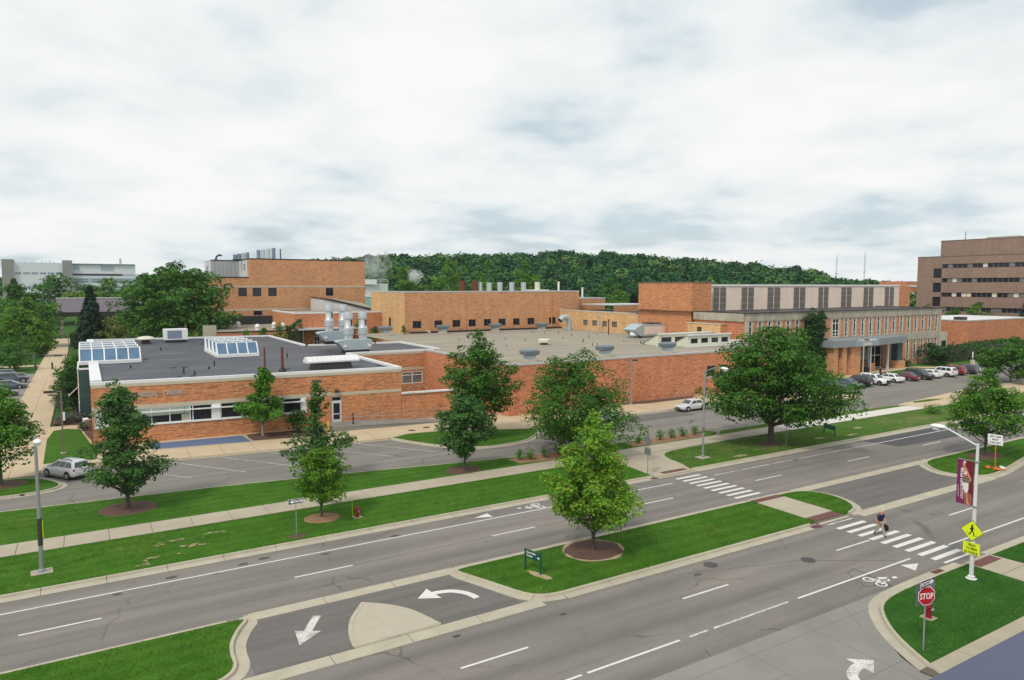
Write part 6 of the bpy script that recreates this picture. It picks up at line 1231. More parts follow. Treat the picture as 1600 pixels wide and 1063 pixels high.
t = thing('flue', 'thin white flue on the lower end of the tan block', 'flue', (106.0, 141, 13.2)); MB().lathe([(0.22, 0), (0.22, 2.8)], n=8).build('pipe', 'white_paint', t, world=False); MB().lathe([(0.4, 0), (0.34, 0.3)], n=8).build('flashing', 'coping_grey', t, world=False)
for i, (x, h, m_) in enumerate(((34.1, 1.2, 'stack_blue'), (35.1, 1.4, 'stack_blue'), (36.1, 1.6, 'stack_steel'), (37.2, 1.8, 'stack_blue'), (39.2, 2.3, 'stack_blue'), (40.4, 2.5, 'stack_steel'), (41.7, 2.7, 'stack_steel'), (43.0, 2.9, 'stack_blue'))):
    t = thing('exhaust_stack', ('first blue grey stack from the penthouse end of the tall block', 'second blue grey stack from the penthouse end of the tall block', 'pale stack among the lower four on the tall block', 'highest of the lower four stacks on the tall block', 'blue grey stack starting the taller four on the tall block', 'first pale stack of the taller four on the tall block', 'second pale stack of the taller four on the tall block', 'tallest blue grey stack beside the thin pole on the tall block')[i], 'roof stack', (x, 191 + (i < 4) * 4, 23.0), 0, 'roof stacks of the tall block')
    MB().lathe([(0.48, 0), (0.48, h + 0.3)], n=12).build('pipe', m_, t, world=False, smooth=40); MB().lathe([(0.6, 0), (0.6, 0.3)], n=12).build('collar', 'coping_dark', t, world=False)
t = thing('flue', 'thin dark pole beside the stacks of the tall block', 'flue', (44.5, 190, 23.0)); MB().lathe([(0.15, 0), (0.15, 3.0)], n=8).build('pipe', 'pole_dark', t, world=False); MB().lathe([(0.3, 0), (0.3, 0.2)], n=8).build('collar', 'coping_dark', t, world=False)
t = thing('gooseneck_vent', 'small dark gooseneck on the grey metal penthouse', 'roof vent', (30.6, 200, 23.0)); MB().tube([(-0.4, 0, 0), (-0.3, 0, 0.8), (0.2, 0, 1.4), (0.8, 0, 1.5), (1.1, 0, 1.2)], 0.25, 8).build('duct', 'pole_dark', t, world=False); MB().box(-0.9, -0.4, 0, 0.2, 0.4, 0.3).build('kerb_base', 'pole_dark', t, world=False)
for i, (x, y) in enumerate(((30.0, 170), (31.4, 156), (40.2, 158), (39.4, 163))):
    t = thing('roof_vent', ('small white turbine vent towards the tall block on the low wing roof', 'small white turbine vent near the front edge of the low wing roof', 'small white vent against the brick wing wall', 'small white vent above the one against the brick wing wall')[i], 'roof vent', (x if i < 2 else x - 3, y, 6.9), 0, 'small white vents on the low wing'); MB().lathe([(0.55, 0), (0.5, 0.4), (0.35, 0.6)], n=10).build('throat', 'grey_pale', t, world=False); MB().lathe([(0.5, 0.6), (0.55, 0.9), (0.35, 1.3), (0.05, 1.4)], n=10).build('cap', 'white_paint', t, world=False)
for x, lb, h in ((666, 'nearer looking tall thin radio mast on the skyline with a platform', 50.5), (625, 'thinner radio mast on the skyline', 47)):
    t = thing('radio_mast', lb, 'mast', (x + 46, 450 + (x < 640) * 5, 0)); mb = MB()
    for a in (0, 2.1, 4.2): mb.tube([(0.9 * math.cos(a), 0.9 * math.sin(a), 0), (0.35 * math.cos(a), 0.35 * math.sin(a), h)], 0.14, 4)
    for k in range(24):
        z = k * h / 24; q = 0.9 - 0.55 * k / 24; mb.tube([(q * math.cos(0), 0, z), (q * math.cos(2.1), q * math.sin(2.1), z + h / 24)], 0.08, 3)
    mb.build('lattice', 'sign_back', t, world=False); MB().lathe([(0.12, h), (0.1, h + 4)], n=5).build('antenna', 'sign_back', t, world=False); MB().lathe([(1.3, h * 0.62), (1.3, h * 0.62 + 0.6)], n=8).build('platform', 'sign_back', t, world=False)

# ================================================================== STREET FURNITURE
def lamp_head(p, d, L, mat, t, world=False):
    """cobra head luminaire from p along horizontal direction d"""
    d = Vector(d).normalized(); n = Vector((-d.y, d.x, 0)); P0 = Vector(p); secs = []
    for f, w_, zt, zb in ((0, 0.06, 0.06, -0.05), (0.12, 0.1, 0.1, -0.07), (0.4, 0.19, 0.14, -0.12), (0.75, 0.19, 0.12, -0.13), (0.95, 0.12, 0.06, -0.07), (1, 0.03, 0.01, -0.01)):
        c = P0 + d * (f * L); secs.append([tuple(c + n * (w_ * a) + Vector((0, 0, (zt if b > 0 else zb) * abs(b)))) for a, b in ((-1, 0.01), (-0.7, 0.7), (0, 1), (0.7, 0.7), (1, 0.01), (0.7, -0.7), (0, -1), (-0.7, -0.7))])
    o = MB().loft(secs).build('lamp_head', mat, t, world, smooth=50)
    MB().tube([P0 + d * (0.45 * L) - Vector((0, 0, 0.12)), P0 + d * (0.8 * L) - Vector((0, 0, 0.12))], [0.13, 0.12], 8).build('lens', 'light_clear', o, world)
    return o
def street_lamp(label, loc, H, arm, mat, hm, r=0.1, curve=True):
    t = thing('street_lamp', label, 'street lamp', loc); MB().lathe([(r, 0.1), (r * 0.8, H * 0.6), (r * 0.62, H)], n=12).build('pole', mat, t, world=False, smooth=50)
    MB().lathe([(0.28, -0.05), (0.28, 0.03), (r * 1.6, 0.06), (r * 1.6, 0.16), (r, 0.2)], n=14).build('base', mat, t, world=False)
    pts = [(0, 0, H - 0.25)] + [(arm[0] * f, arm[1] * f, H - 0.25 + arm[2] * (g)) for f, g in ((0.25, 0.5), (0.55, 0.85), (1, 1))] if curve else [(0, 0, H - 0.12), (arm[0], arm[1], H - 0.12 + arm[2])]
    MB().tube(pts, 0.045, 8).build('arm', mat, t, world=False, smooth=50)
    lamp_head(pts[-1], (arm[0], arm[1], 0), 0.85, hm, t)
    return t
t = street_lamp('white street lamp carrying a purple banner and yellow crossing signs', (41.3, 19.2, 0.12), 7.55, (0, 1.7, 0.72), 'pole_white', 'white_paint', 0.115, False)
MB().lathe([(0.42, -0.1), (0.42, 0.0)], n=16).build('footing', 'concrete', t, world=False)
lampA = t
for z in (4.05, 6.55): MB().tube([(0, 0, z), (0, 0.95, z)], 0.02, 6).build('banner_arm', 'pole_metal', t, world=False); MB().lathe([(0.125, z - 0.05), (0.125, z + 0.05)], n=12).build('clamp', 'pole_metal', t, world=False)
t2 = street_lamp('tall plain street lamp near the bald lawn patch, seen end on', (-2.6, 46.9, 0.12), 7.8, (0.1, -0.7, 0.12), 'pole_metal', 'white_paint', 0.115); MB().lathe([(0.125, 1.55), (0.125, 3.1)], n=12).build('sleeve', 'pole_dark', t2, world=False); MB().box(0.13, -0.2, 2.0, 0.15, 0.2, 2.9).build('sign_plate', 'sign_yellow', t2, world=False); MB().prism([(-0.5, -0.45), (0.55, -0.4), (0.5, 0.45), (-0.55, 0.4)], -0.05, 0.03).build('footing', 'concrete', t2, world=False)
t3 = street_lamp('street lamp with curved arm beside the domed maple', (49.4, 46.7, 0.12), 8.3, (0, -1.95, 0.62), 'pole_metal', 'white_paint', 0.11); MB().lathe([(0.13, 2.4), (0.13, 2.9)], n=12).build('sleeve', 'pole_bronze', t3, world=False); MB().prism([(-0.6, -0.5), (0.6, -0.5), (0.6, 0.5), (-0.6, 0.5)], -0.05, 0.03).build('footing', 'concrete', t3, world=False)
def box_lamp(label, loc, H, d, mat='pole_bronze', two=False):
    t = thing('lot_lamp', label, 'street lamp', loc); MB().box(-0.07, -0.07, 0, 0.07, 0.07, H).build('pole', mat, t, world=False)
    for s in ((1, -1) if two else (1,)):
        e = (d[0] * s, d[1] * s); MB().bar((0, 0, H - 0.1), (e[0] * 0.4, e[1] * 0.4, H - 0.1), 0.06).build('arm', mat, t, world=False); h = MB().bar((e[0] * 0.3, e[1] * 0.3, H - 0.05), (e[0] * 1.15, e[1] * 1.15, H - 0.05), 0.42, 0.2).build('lamp_head', 'pole_dark', t, world=False); MB().bar((e[0] * 0.4, e[1] * 0.4, H - 0.17), (e[0] * 1.05, e[1] * 1.05, H - 0.17), 0.3, 0.03).build('lens', 'light_clear', h, world=False)
    MB().lathe([(0.25, -0.1), (0.25, 0.1)], n=12).build('footing', 'concrete', t, world=False)
    return t
q = box_lamp('square headed lamp standing on the small lawn by the hatchback', (-2.2, 79.8, 0.15), 6.1, (-1.2, 0)); MB().box(0.08, -0.15, 3.2, 0.25, 0.15, 4.0).build('junction_box', 'white_paint', q, world=False)
box_lamp('slender lamp against the long red wall', (63.5, 73.3, 0.12), 6.1, (0.9, 0), 'pole_metal'); box_lamp('square headed lamp above the ragged oak before the orange wall', (21.0, 76.0, 0.12), 5.9, (0.6, -0.3)); box_lamp('pale lamp post in front of the clinic sign', (119.6, 75.2, 0.12), 6.6, (0.7, -0.3), 'stone_band'); box_lamp('near one of two square headed lamps on the plaza walk', (-2.7, 128, 0.12), 5.6, (-1.3, 0)); box_lamp('far lamp on the plaza walk beside the clipped hedge', (-3.0, 172, 0.12), 6.0, (-1.2, 0)); box_lamp('thin black lamp post at the yew hedge', (153.8, 77.3, 0.12), 4.6, (0.4, 0), 'pole_dark')
for x, y, lb in ((-44.5, 330, 'pale twin armed lamp far off at the picture edge'), (9.2, 352, 'pale twin armed lamp above the metal walkway roof')):
    t = thing('street_lamp', lb, 'street lamp', (x, y, 0)); MB().lathe([(0.2, 0), (0.14, 15.0)], n=8).build('pole', 'pole_white', t, world=False)
    for s in (-1, 1): MB().tube([(0, 0, 14.4), (s * 1.0, 0, 15.2), (s * 2.4, 0, 15.4)], 0.1, 6).build('arm', 'pole_white', t, world=False); lamp_head((s * 2.2, 0, 15.4), (s, 0, 0), 1.6, 'white_paint', t)

# banner and crossing signs hang on the lamp post
bn = thing('banner', 'purple and maroon wharton center banner with a drummer photograph', 'banner', (41.3, 19.32, 4.16))
MB().box(-0.012, 0.0, 0, 0.012, 0.86, 2.5).build('cloth', 'banner_maroon', bn, world=False)
def bpoly(pts, mat, d, name='picture'): return MB().add([(-0.013 - d, y, z) for y, z in pts] + [(-0.0125, y, z) for y, z in pts], [tuple(range(len(pts)))[::-1]] + [(i, (i + 1) % len(pts), len(pts) + (i + 1) % len(pts), len(pts) + i) for i in range(len(pts))]).build(name, mat, bn, world=False, fix=True)
bpoly([(0.86, 0), (0.86, 2.5), (0.62, 2.5), (0.60, 1.9), (0.55, 1.2), (0.44, 0.3), (0.42, 0)], 'banner_purple', 0.002, 'colour_field')
bpoly([(0.42, 0.0), (0.44, 0.3), (0.49, 0.7), (0.3, 0.75), (0.05, 0.6), (0.05, 0.0)], 'banner_floor', 0.002); bpoly([(0.60, 2.16), (0.57, 2.34), (0.50, 2.38), (0.45, 2.3), (0.46, 2.12)], 'banner_skin', 0.004); bpoly([(0.58, 2.34), (0.50, 2.46), (0.42, 2.4), (0.45, 2.32)], 'banner_white', 0.005)
bpoly([(0.6, 1.72), (0.58, 2.1), (0.42, 2.12), (0.33, 1.95), (0.1, 1.45), (0.16, 1.38), (0.36, 1.75), (0.4, 1.7)], 'banner_skin', 0.004); bpoly([(0.58, 1.68), (0.58, 1.86), (0.36, 1.86), (0.36, 1.7)], 'banner_white', 0.006); bpoly([(0.58, 1.58), (0.58, 1.7), (0.34, 1.7), (0.34, 1.6)], 'banner_coral', 0.006)
bpoly([(0.57, 1.24), (0.57, 1.58), (0.2, 1.54), (0.12, 1.4), (0.2, 1.24)], 'banner_drum', 0.007); bpoly([(0.54, 1.22), (0.25, 1.24), (0.24, 0.9), (0.3, 0.66), (0.4, 0.66), (0.52, 0.9)], 'banner_white', 0.005); bpoly([(0.36, 0.68), (0.3, 0.7), (0.22, 0.2), (0.14, 0.05), (0.3, 0.05)], 'banner_skin', 0.006); bpoly([(0.56, 1.5), (0.22, 1.47), (0.22, 1.43), (0.56, 1.46)], 'sign_black', 0.009); bpoly([(0.56, 1.37), (0.2, 1.34), (0.2, 1.3), (0.56, 1.33)], 'sign_black', 0.009)
lettering('wharton', 0.30, (-0.016, 0.665, 1.55), (0, -0.03, -1), (0, -1, 0.03), 'sign_white', bn, 0.98, 0.003, True, False); lettering('center', 0.30, (-0.016, 0.64, 0.66), (0, -0.03, -1), (0, -1, 0.03), 'banner_white', bn, 0.78, 0.002, False, False); lettering('for performing arts', 0.09, (-0.016, 0.78, 0.7), (0, -0.03, -1), (0, -1, 0.03), 'banner_white', bn, 0.66, 0.002, False, False)
for v in bn.children:   # lettering runs down the banner; its back stays flush with the cloth
    pass
def plate(name, outline, mat, parent, frame, th=0.012, off=0.0):
    """flat sign blade; outline in (right, up) metres, frame = (origin, right, up) with the face towards right x up"""
    o, r, u = (Vector(frame[0]), Vector(frame[1]).normalized(), Vector(frame[2]).normalized()); n = r.cross(u)
    k = len(outline); vs = [o + r * a + u * b + n * (off + th) for a, b in outline] + [o + r * a + u * b + n * off for a, b in outline]
    return MB().add(vs, [tuple(range(k)), tuple(range(2 * k - 1, k - 1, -1))] + [(i, i + k, (i + 1) % k + k, (i + 1) % k) for i in range(k)]).build(name, mat, parent, world=False, fix=True)
UP = (0, 0, 1)
def rounded(w_, h_): return [(-w_ / 2, -h_ / 2), (w_ / 2, -h_ / 2), (w_ / 2, h_ / 2), (-w_ / 2, h_ / 2)]
cs = thing('crossing_sign', 'yellow diamond pedestrian crossing sign on the white lamp post', 'sign', (41.16, 19.2, 2.85))
fr = ((0, 0, 0), (0, -1, 0), UP); D_ = 0.56
plate('border', [(0, -D_ - 0.03), (D_ + 0.03, 0), (0, D_ + 0.03), (-D_ - 0.03, 0)], 'sign_black', cs, fr, 0.008); plate('blade', [(0, -D_), (D_, 0), (0, D_), (-D_, 0)], 'sign_yellow', cs, fr, 0.008, 0.009)
ped = MB()
def seg2(mb, a, b, w_, x=-0.02):
    d = Vector((b[0] - a[0], b[1] - a[1])).normalized(); n = Vector((-d.y, d.x)) * w_ / 2
    mb.add([(x, -q[0], q[1]) for q in ((a[0] - n.x, a[1] - n.y), (b[0] - n.x, b[1] - n.y), (b[0] + n.x, b[1] + n.y), (a[0] + n.x, a[1] + n.y))], [(0, 1, 2, 3)])
ped.add([(-0.02, -(0.0 + 0.055 * math.cos(k * math.pi / 5)), 0.30 + 0.055 * math.sin(k * math.pi / 5)) for k in range(10)], [tuple(range(10))])
seg2(ped, (0, 0.24), (-0.01, 0.0), 0.11); seg2(ped, (-0.01, 0.02), (0.1, -0.14), 0.06); seg2(ped, (0.1, -0.13), (0.09, -0.27), 0.05); seg2(ped, (-0.01, 0.02), (-0.07, -0.14), 0.06); seg2(ped, (-0.07, -0.13), (-0.16, -0.26), 0.05); seg2(ped, (0.0, 0.21), (0.13, 0.08), 0.045); seg2(ped, (0.0, 0.21), (-0.12, 0.06), 0.045); seg2(ped, (-0.3, -0.12), (-0.1, -0.16), 0.02); seg2(ped, (0.12, -0.24), (0.3, -0.27), 0.02)
ped.build('symbol', 'sign_black', cs, world=False)
ys = thing('crossing_sign', 'yellow plate reading YIELD TO PEDS IN X-WALK under the diamond', 'sign', (41.16, 19.2, 1.86))
fr = ((0, 0, 0), (0, -1, 0), UP); plate('blade', rounded(0.86, 0.66), 'sign_yellow', ys, fr, 0.01)
for k, s in enumerate(('YIELD', 'TO PEDS', 'IN X-WALK')): lettering(s, 0.19, (-0.016, 0, 0.13 - 0.21 * k), (0, -1, 0), UP, 'sign_black', ys, (0.42, 0.56, 0.7)[k], 0.003, True, False)
# stop sign group
ss = thing('stop_sign', 'red octagonal STOP sign on a steel post at the driveway', 'sign', (31.2, 16.3, 0.12)); MB().bar((0, 0, 0), (0.02, 0.02, 3.25), 0.06, 0.04).build('post', 'pole_metal', ss, world=False)
na = R(250); nrm = Vector((math.cos(na), math.sin(na), 0)); rt = UP and Vector((0, 0, 1)).cross(nrm) ; o_ = nrm * 0.04 + Vector((0, 0, 2.52))
oc = lambda r: [(r * math.cos(R(22.5 + 45 * k)), r * math.sin(R(22.5 + 45 * k))) for k in range(8)]
plate('border', oc(0.455), 'sign_white', ss, (o_, rt, UP), 0.008); plate('blade', oc(0.42), 'sign_red', ss, (o_, rt, UP), 0.006, 0.009); lettering('STOP', 0.38, o_ + nrm * 0.02 + Vector((0, 0, -0.135)), rt, UP, 'sign_white', ss, 0.68, 0.003, True, False); plate('back_plate', rounded(0.92, 1.0), 'sign_back', ss, (-nrm * 0.06 + rt * 0.02 + Vector((0, 0, 2.55)), rt, UP), 0.01)
def one_way(label, loc, z, post, point, rot, size=(0.92, 0.31)):
    t = thing('one_way_sign', label, 'sign', loc, rot)
    if post: MB().bar((0, 0.03, 0), (0, 0.03, z + 0.12), 0.055, 0.04).build('post', 'pole_metal', t, world=False)
    fr = ((0, -0.005, z), (1, 0, 0), UP); w_, h_ = size
    plate('border', rounded(w_, h_), 'sign_white', t, fr, 0.008); plate('blade', rounded(w_ - 0.05, h_ - 0.05), 'sign_black', t, fr, 0.006, 0.009)
    s = point; a = [(s * w_ * 0.44, 0), (s * w_ * 0.22, h_ * 0.38), (s * w_ * 0.22, h_ * 0.24), (-s * w_ * 0.44, h_ * 0.24), (-s * w_ * 0.44, -h_ * 0.24), (s * w_ * 0.22, -h_ * 0.24), (s * w_ * 0.22, -h_ * 0.38)]
    plate('arrow', a if s < 0 else a[::-1], 'sign_white', t, fr, 0.004, 0.016); lettering('ONE WAY', h_ * 0.46, (-s * w_ * 0.1, -0.026, z - h_ * 0.16), (1, 0, 0), UP, 'sign_black', t, w_ * 0.52, 0.002, True, False)
    return t
one_way('ONE WAY sign pointing right above the STOP sign', (31.2, 16.25, 0.12), 3.12, False, 1, 0.0, (1.15, 0.34)); one_way('ONE WAY sign pointing left beside the light green young tree', (11.2, 45.3, 0.12), 2.28, True, -1, 0.0, (0.98, 0.34)); one_way('dark ONE WAY sign under the domed maple', (59.9, 45.5, 0.12), 2.3, True, -1, 0.0, (0.9, 0.3))
t = thing('warning_sign', 'grey back of a diamond sign and plate at the far crossing', 'sign', (40.75, 44.75, 0.12)); MB().bar((0, 0, 0), (0, 0, 3.3), 0.06, 0.04).build('post', 'pole_metal', t, world=False); fr = ((-0.04, 0, 3.0), (0, -1, 0), UP)
plate('diamond_blade', [(0, -0.53), (0.53, 0), (0, 0.53), (-0.53, 0)], 'sign_back', t, fr, 0.01); plate('plate_blade', rounded(0.78, 0.6), 'sign_back', t, ((-0.04, 0, 2.05), (0, -1, 0), UP), 0.01)
def guide_sign(label, p, q, H, txt, z=0.12):
    mid = ((p[0] + q[0]) / 2, (p[1] + q[1]) / 2, z); t = thing('direction_sign', label, 'sign', mid); a = Vector((p[0] - mid[0], p[1] - mid[1], 0)); b = -a
    for e in (a, b): MB().bar(e, e + Vector((0, 0, H)), 0.09, 0.09).build('post', 'sign_green', t, world=False)
    d = (b - a).normalized(); L_ = (b - a).length; fr = (Vector((0, 0, H - 0.28)) - Vector((0, 0, 0)), d, UP)
    plate('blade', rounded(L_ - 0.1, 0.5), 'sign_green', t, fr, 0.05, -0.025)
    n = d.cross(Vector(UP))
    if txt:
        for k, s in enumerate(txt): lettering(s, 0.17, n * 0.032 + d * (-0.13 + (-0.1 if k else 0)) + Vector((0, 0, H - 0.22 - 0.19 * k)), d, UP, 'sign_white', t, (L_ * 0.62, L_ * 0.42)[k], 0.002, True, False)
        plate('arrow', [(-0.08, -0.03), (0.02, -0.03), (0.02, -0.09), (0.1, 0.0), (0.02, 0.09), (0.02, 0.03), (-0.08, 0.03)], 'sign_white', t, (n * 0.03 + d * (L_ * 0.38) + Vector((0, 0, H - 0.34)), d, UP), 0.003)
    return t
guide_sign('green direction sign standing in the median near the maple', (20.95, 33.05), (21.25, 31.95), 1.25, ('Veterinary Medical', 'Center')); guide_sign('dark green direction sign on the verge beyond the domed maple', (69.1, 47.7), (68.5, 46.0), 1.15, None)
t = thing('lane_sign', 'white LEFT LANE MUST TURN LEFT board on an orange stand', 'sign', (68.4, 30.3, 0.13)); MB().bar((0, 0, 0.1), (0.0, 0.06, 2.2), 0.07, 0.05).build('post', 'orange', t, world=False); fr = ((-0.05, 0.07, 2.6), (0.12, -1, 0), (0, 0.05, 1))
plate('board', rounded(1.15, 0.92), 'sign_white', t, fr, 0.02)
for k, s in enumerate(('LEFT LANE', 'MUST', 'TURN LEFT')): lettering(s, 0.2, (-0.08, 0.07, 2.80 - 0.27 * k), (0.12, -1, 0), UP, 'sign_black', t, (0.85, 0.45, 0.85)[k], 0.003, True, False)
for a in (0.3, 1.87, 3.4, 5.0): MB().bar((0, 0, 0.1), (0.85 * math.cos(a), 0.85 * math.sin(a), 0.03), 0.07, 0.05).build('foot', 'orange', t, world=False)
for i, (x, y, rz, m_) in enumerate(((68.0, 30.7, 0.4, 'orange'), (68.9, 29.95, 0.9, 'white_paint'), (68.0, 29.9, 2.0, 'orange'))):
    t = tag(MB().loft([[(u, w_ * math.cos(a), 0.11 + 0.1 * math.sin(a)) for a in [k * math.pi / 4 for k in range(8)]] for u, w_ in ((-0.33, 0.05), (-0.25, 0.16), (0, 0.19), (0.25, 0.16), (0.33, 0.05))]).xf((x, y, 0.13), rz).build('sandbag', m_, smooth=60), ('orange sandbag behind the lane sign stand', 'white sandbag lying at the foot of the lane sign', 'orange sandbag lying towards the near kerb under the lane sign')[i], 'sandbag', 'sandbags on the lane sign stand')
def hydrant(label, loc):
    t = thing('fire_hydrant', label, 'hydrant', loc); MB().lathe([(0.17, 0), (0.17, 0.05), (0.12, 0.06), (0.12, 0.5), (0.16, 0.52), (0.16, 0.56), (0.13, 0.58)], n=14).build('barrel', 'hydrant_red', t, world=False, smooth=40); b = MB().lathe([(0.14, 0.58), (0.13, 0.66), (0.08, 0.73), (0.035, 0.75), (0.035, 0.8)], n=14).build('bonnet', 'hydrant_red', t, world=False, smooth=40)
    for d in ((1, 0), (-1, 0)): MB().tube([(0, 0, 0.45), (0.2 * d[0], 0, 0.45)], 0.055, 8).build('nozzle', 'hydrant_red', t, world=False)
    MB().tube([(0, 0, 0.42), (0.08, -0.2, 0.42)], 0.08, 10).build('nozzle', 'pole_metal', t, world=False); MB().prism([(-0.3, -0.3), (0.3, -0.3), (0.3, 0.3), (-0.3, 0.3)], -0.05, 0.012).build('footing', 'concrete', t, world=False)
    return t
hq = hydrant('dark red fire hydrant on the verge near the light green tree', (15.8, 46.9, 0.13)); MB().tube([(-0.28, 0.2, 0), (-0.3, 0.2, 1.7)], 0.012, 5).build('marker_rod', 'sign_yellow', hq, world=False); hydrant('dark red fire hydrant hidden behind the STOP sign', (34.6, 17.9, 0.13))
def bollard(label, loc, mat='rust', h=1.05, r=0.1): t = thing('bollard', label, 'bollard', loc); MB().lathe([(r, 0), (r, h - 0.05), (r * 0.7, h)], n=10).build('post', mat, t, world=False); MB().lathe([(r * 1.5, 0), (r * 1.5, 0.05)], n=10).build('collar', 'iron', t, world=False); return t
bollard('dark bollard in the middle of the plaza walk', (-5.7, 164, 0.08), 'pole_dark', 1.3, 0.16); bollard('dark bollard at the lawn side of the plaza walk', (-8.4, 164, 0.08), 'pole_dark', 1.2, 0.16); bollard('yellow bollard beside the white door', (22.9, 77.4, 0.12), 'yellow_post', 1.0, 0.14)
t = thing('bollard', 'black door post with push button beside the white door', 'bollard', (25.7, 77.2, 0.6)); MB().box(-0.08, -0.08, 0, 0.08, 0.08, 1.25).build('post', 'pole_dark', t, world=False); MB().box(-0.06, -0.1, 1.0, 0.06, -0.08, 1.12).build('button', 'chrome', t, world=False)
t = thing('notice_post', 'thin sign post at the corner of the plaza lawn', 'sign', (-8.8, 168, 0.0)); MB().lathe([(0.05, 0), (0.05, 2.6)], n=6).build('post', 'pole_metal', t, world=False); MB().box(-0.2, -0.02, 2.0, 0.2, 0.02, 2.6).build('blade', 'sign_back', t, world=False)
for i, x in enumerate((157.4, 164.2)):
    t = thing('notice_post', ('pale sign on a white pedestal nearer the clinic door', 'pale sign on a white pedestal nearer the picture edge')[i], 'sign', (x, 75.0, 0.1), 0, 'pale signs on white pedestals'); MB().lathe([(0.5, 0), (0.45, 0.9)], n=12).build('pedestal', 'stone_band', t, world=False); MB().lathe([(0.06, 0.9), (0.06, 1.6)], n=6).build('post', 'pole_metal', t, world=False); MB().box(-0.22, -0.03, 1.3, 0.22, 0.03, 2.6).build('blade', 'sign_white', t, world=False)
for lb, loc, s in (('black litter bin beside the glazed entrance', (-0.9, 103.6, 0.12), 1.35), ('black litter bin beside the brick piers of the clinic entrance', (122.6, 76.4, 0.13), 1.15)):
    t = thing('litter_bin', lb, 'litter bin', loc); MB().lathe([(0.42 * s, 0), (0.46 * s, 1.0 * s)], n=14).build('body', 'black_plastic', t, world=False); MB().lathe([(0.48 * s, 1.0 * s), (0.48 * s, 1.08 * s), (0.3 * s, 1.3 * s)], n=14).build('lid', 'black_plastic', t, world=False)
t = thing('news_box', 'pale blue newspaper box in the bed at the brick corner', 'newspaper box', (-0.3, 92.6, 0.15), 0.5); MB().box(-0.25, -0.22, 0.25, 0.25, 0.22, 1.0).build('body', 'galvanised', t, world=False); MB().add([(-0.28, -0.26, 1.0), (0.28, -0.26, 1.0), (0.28, 0.24, 1.15), (-0.28, 0.24, 1.15), (-0.28, -0.26, 1.05), (0.28, -0.26, 1.05), (0.28, 0.24, 1.2), (-0.28, 0.24, 1.2)], [(4, 5, 6, 7), (0, 1, 5, 4), (1, 2, 6, 5), (3, 0, 4, 7)]).build('lid', 'white_paint', t, world=False); MB().box(-0.2, -0.18, 0, 0.2, 0.18, 0.25).build('leg', 'pole_dark', t, world=False)
for i, x in enumerate((121.5, 124.6)):
    t = thing('bench', ('dark bench nearer the clinic litter bin', 'dark bench nearer the standing person')[i], 'bench', (x, 74.4, 0.13), 0.0, 'benches at the clinic entrance')
    for y in (-0.18, 0.0, 0.18): MB().box(-0.85, y - 0.07, 0.42, 0.85, y + 0.07, 0.47).build('slat', 'pole_bronze', t, world=False)
    for sx in (-0.6, 0.6): MB().box(sx - 0.04, -0.22, 0, sx + 0.04, 0.22, 0.42).build('leg', 'pole_dark', t, world=False)
for i, x in enumerate((78.5, 80.2, 82.0)):
    t = thing('bicycle_rack', ('steel hoop rack by the long red wall nearest the silver sedan', 'middle steel hoop rack by the long red wall', 'steel hoop rack by the long red wall nearest the domed maple')[i], 'bicycle rack', (x - 6, 73.4, 0.12), 0, 'hoop racks by the long wall'); MB().tube([(-0.35, 0, 0), (-0.35, 0, 0.7), (-0.2, 0, 0.9), (0.2, 0, 0.9), (0.35, 0, 0.7), (0.35, 0, 0)], 0.03, 6).build('hoop', 'pole_metal', t, world=False)
    for sx in (-0.35, 0.35): MB().lathe([(0.07, 0), (0.07, 0.02)], (sx, 0, 0), 8).build('foot', 'pole_metal', t, world=False)

# ================================================================== VEHICLES
CAR = {
 'sedan': dict(L=4.75, W=0.91, wb=2.75, r=0.325, roof=1.45, belt=0.93, st=[(2.37, .60, .34, .60), (2.30, .76, .24, .70), (2.0, .87, .2, .78), (1.1, .91, .19, .90), (0.2, .91, .19, .93), (-1.1, .91, .19, .96), (-1.95, .89, .2, .98), (-2.28, .80, .26, .92), (-2.37, .68, .34, .76)], g=(1.15, 0.35, -1.75, -1.05), gw=(.80, .60), nw=2),
 'hatch': dict(L=4.35, W=0.89, wb=2.60, r=0.33, roof=1.58, belt=0.98, st=[(2.17, .60, .36, .66), (2.10, .76, .26, .76), (1.8, .86, .22, .86), (1.1, .89, .21, .97), (0.2, .89, .21, 1.0), (-1.1, .89, .21, 1.03), (-1.8, .87, .22, 1.05), (-2.10, .80, .28, 1.02), (-2.17, .70, .36, .84)], g=(1.25, 0.3, -2.05, -1.75), gw=(.80, .60), nw=3),
 'suv': dict(L=4.75, W=0.94, wb=2.80, r=0.37, roof=1.78, belt=1.12, st=[(2.37, .66, .42, .80), (2.30, .80, .32, .94), (2.0, .91, .28, 1.02), (1.1, .94, .27, 1.10), (0.2, .94, .27, 1.12), (-1.1, .94, .27, 1.14), (-2.0, .93, .28, 1.15), (-2.30, .88, .32, 1.12), (-2.37, .78, .42, .95)], g=(1.15, 0.5, -2.28, -2.02), gw=(.85, .68), nw=3),
 'jeep': dict(L=4.5, W=0.92, wb=2.9, r=0.42, roof=1.85, belt=1.15, st=[(2.2, .60, .5, .98), (2.1, .66, .42, 1.05), (1.7, .72, .38, 1.08), (0.95, .80, .36, 1.12), (0.6, .88, .35, 1.15), (-1.1, .90, .35, 1.15), (-2.0, .90, .36, 1.15), (-2.2, .88, .4, 1.12), (-2.24, .84, .5, 1.0)], g=(0.72, 0.5, -2.15, -2.1), gw=(.84, .76), nw=3),
}
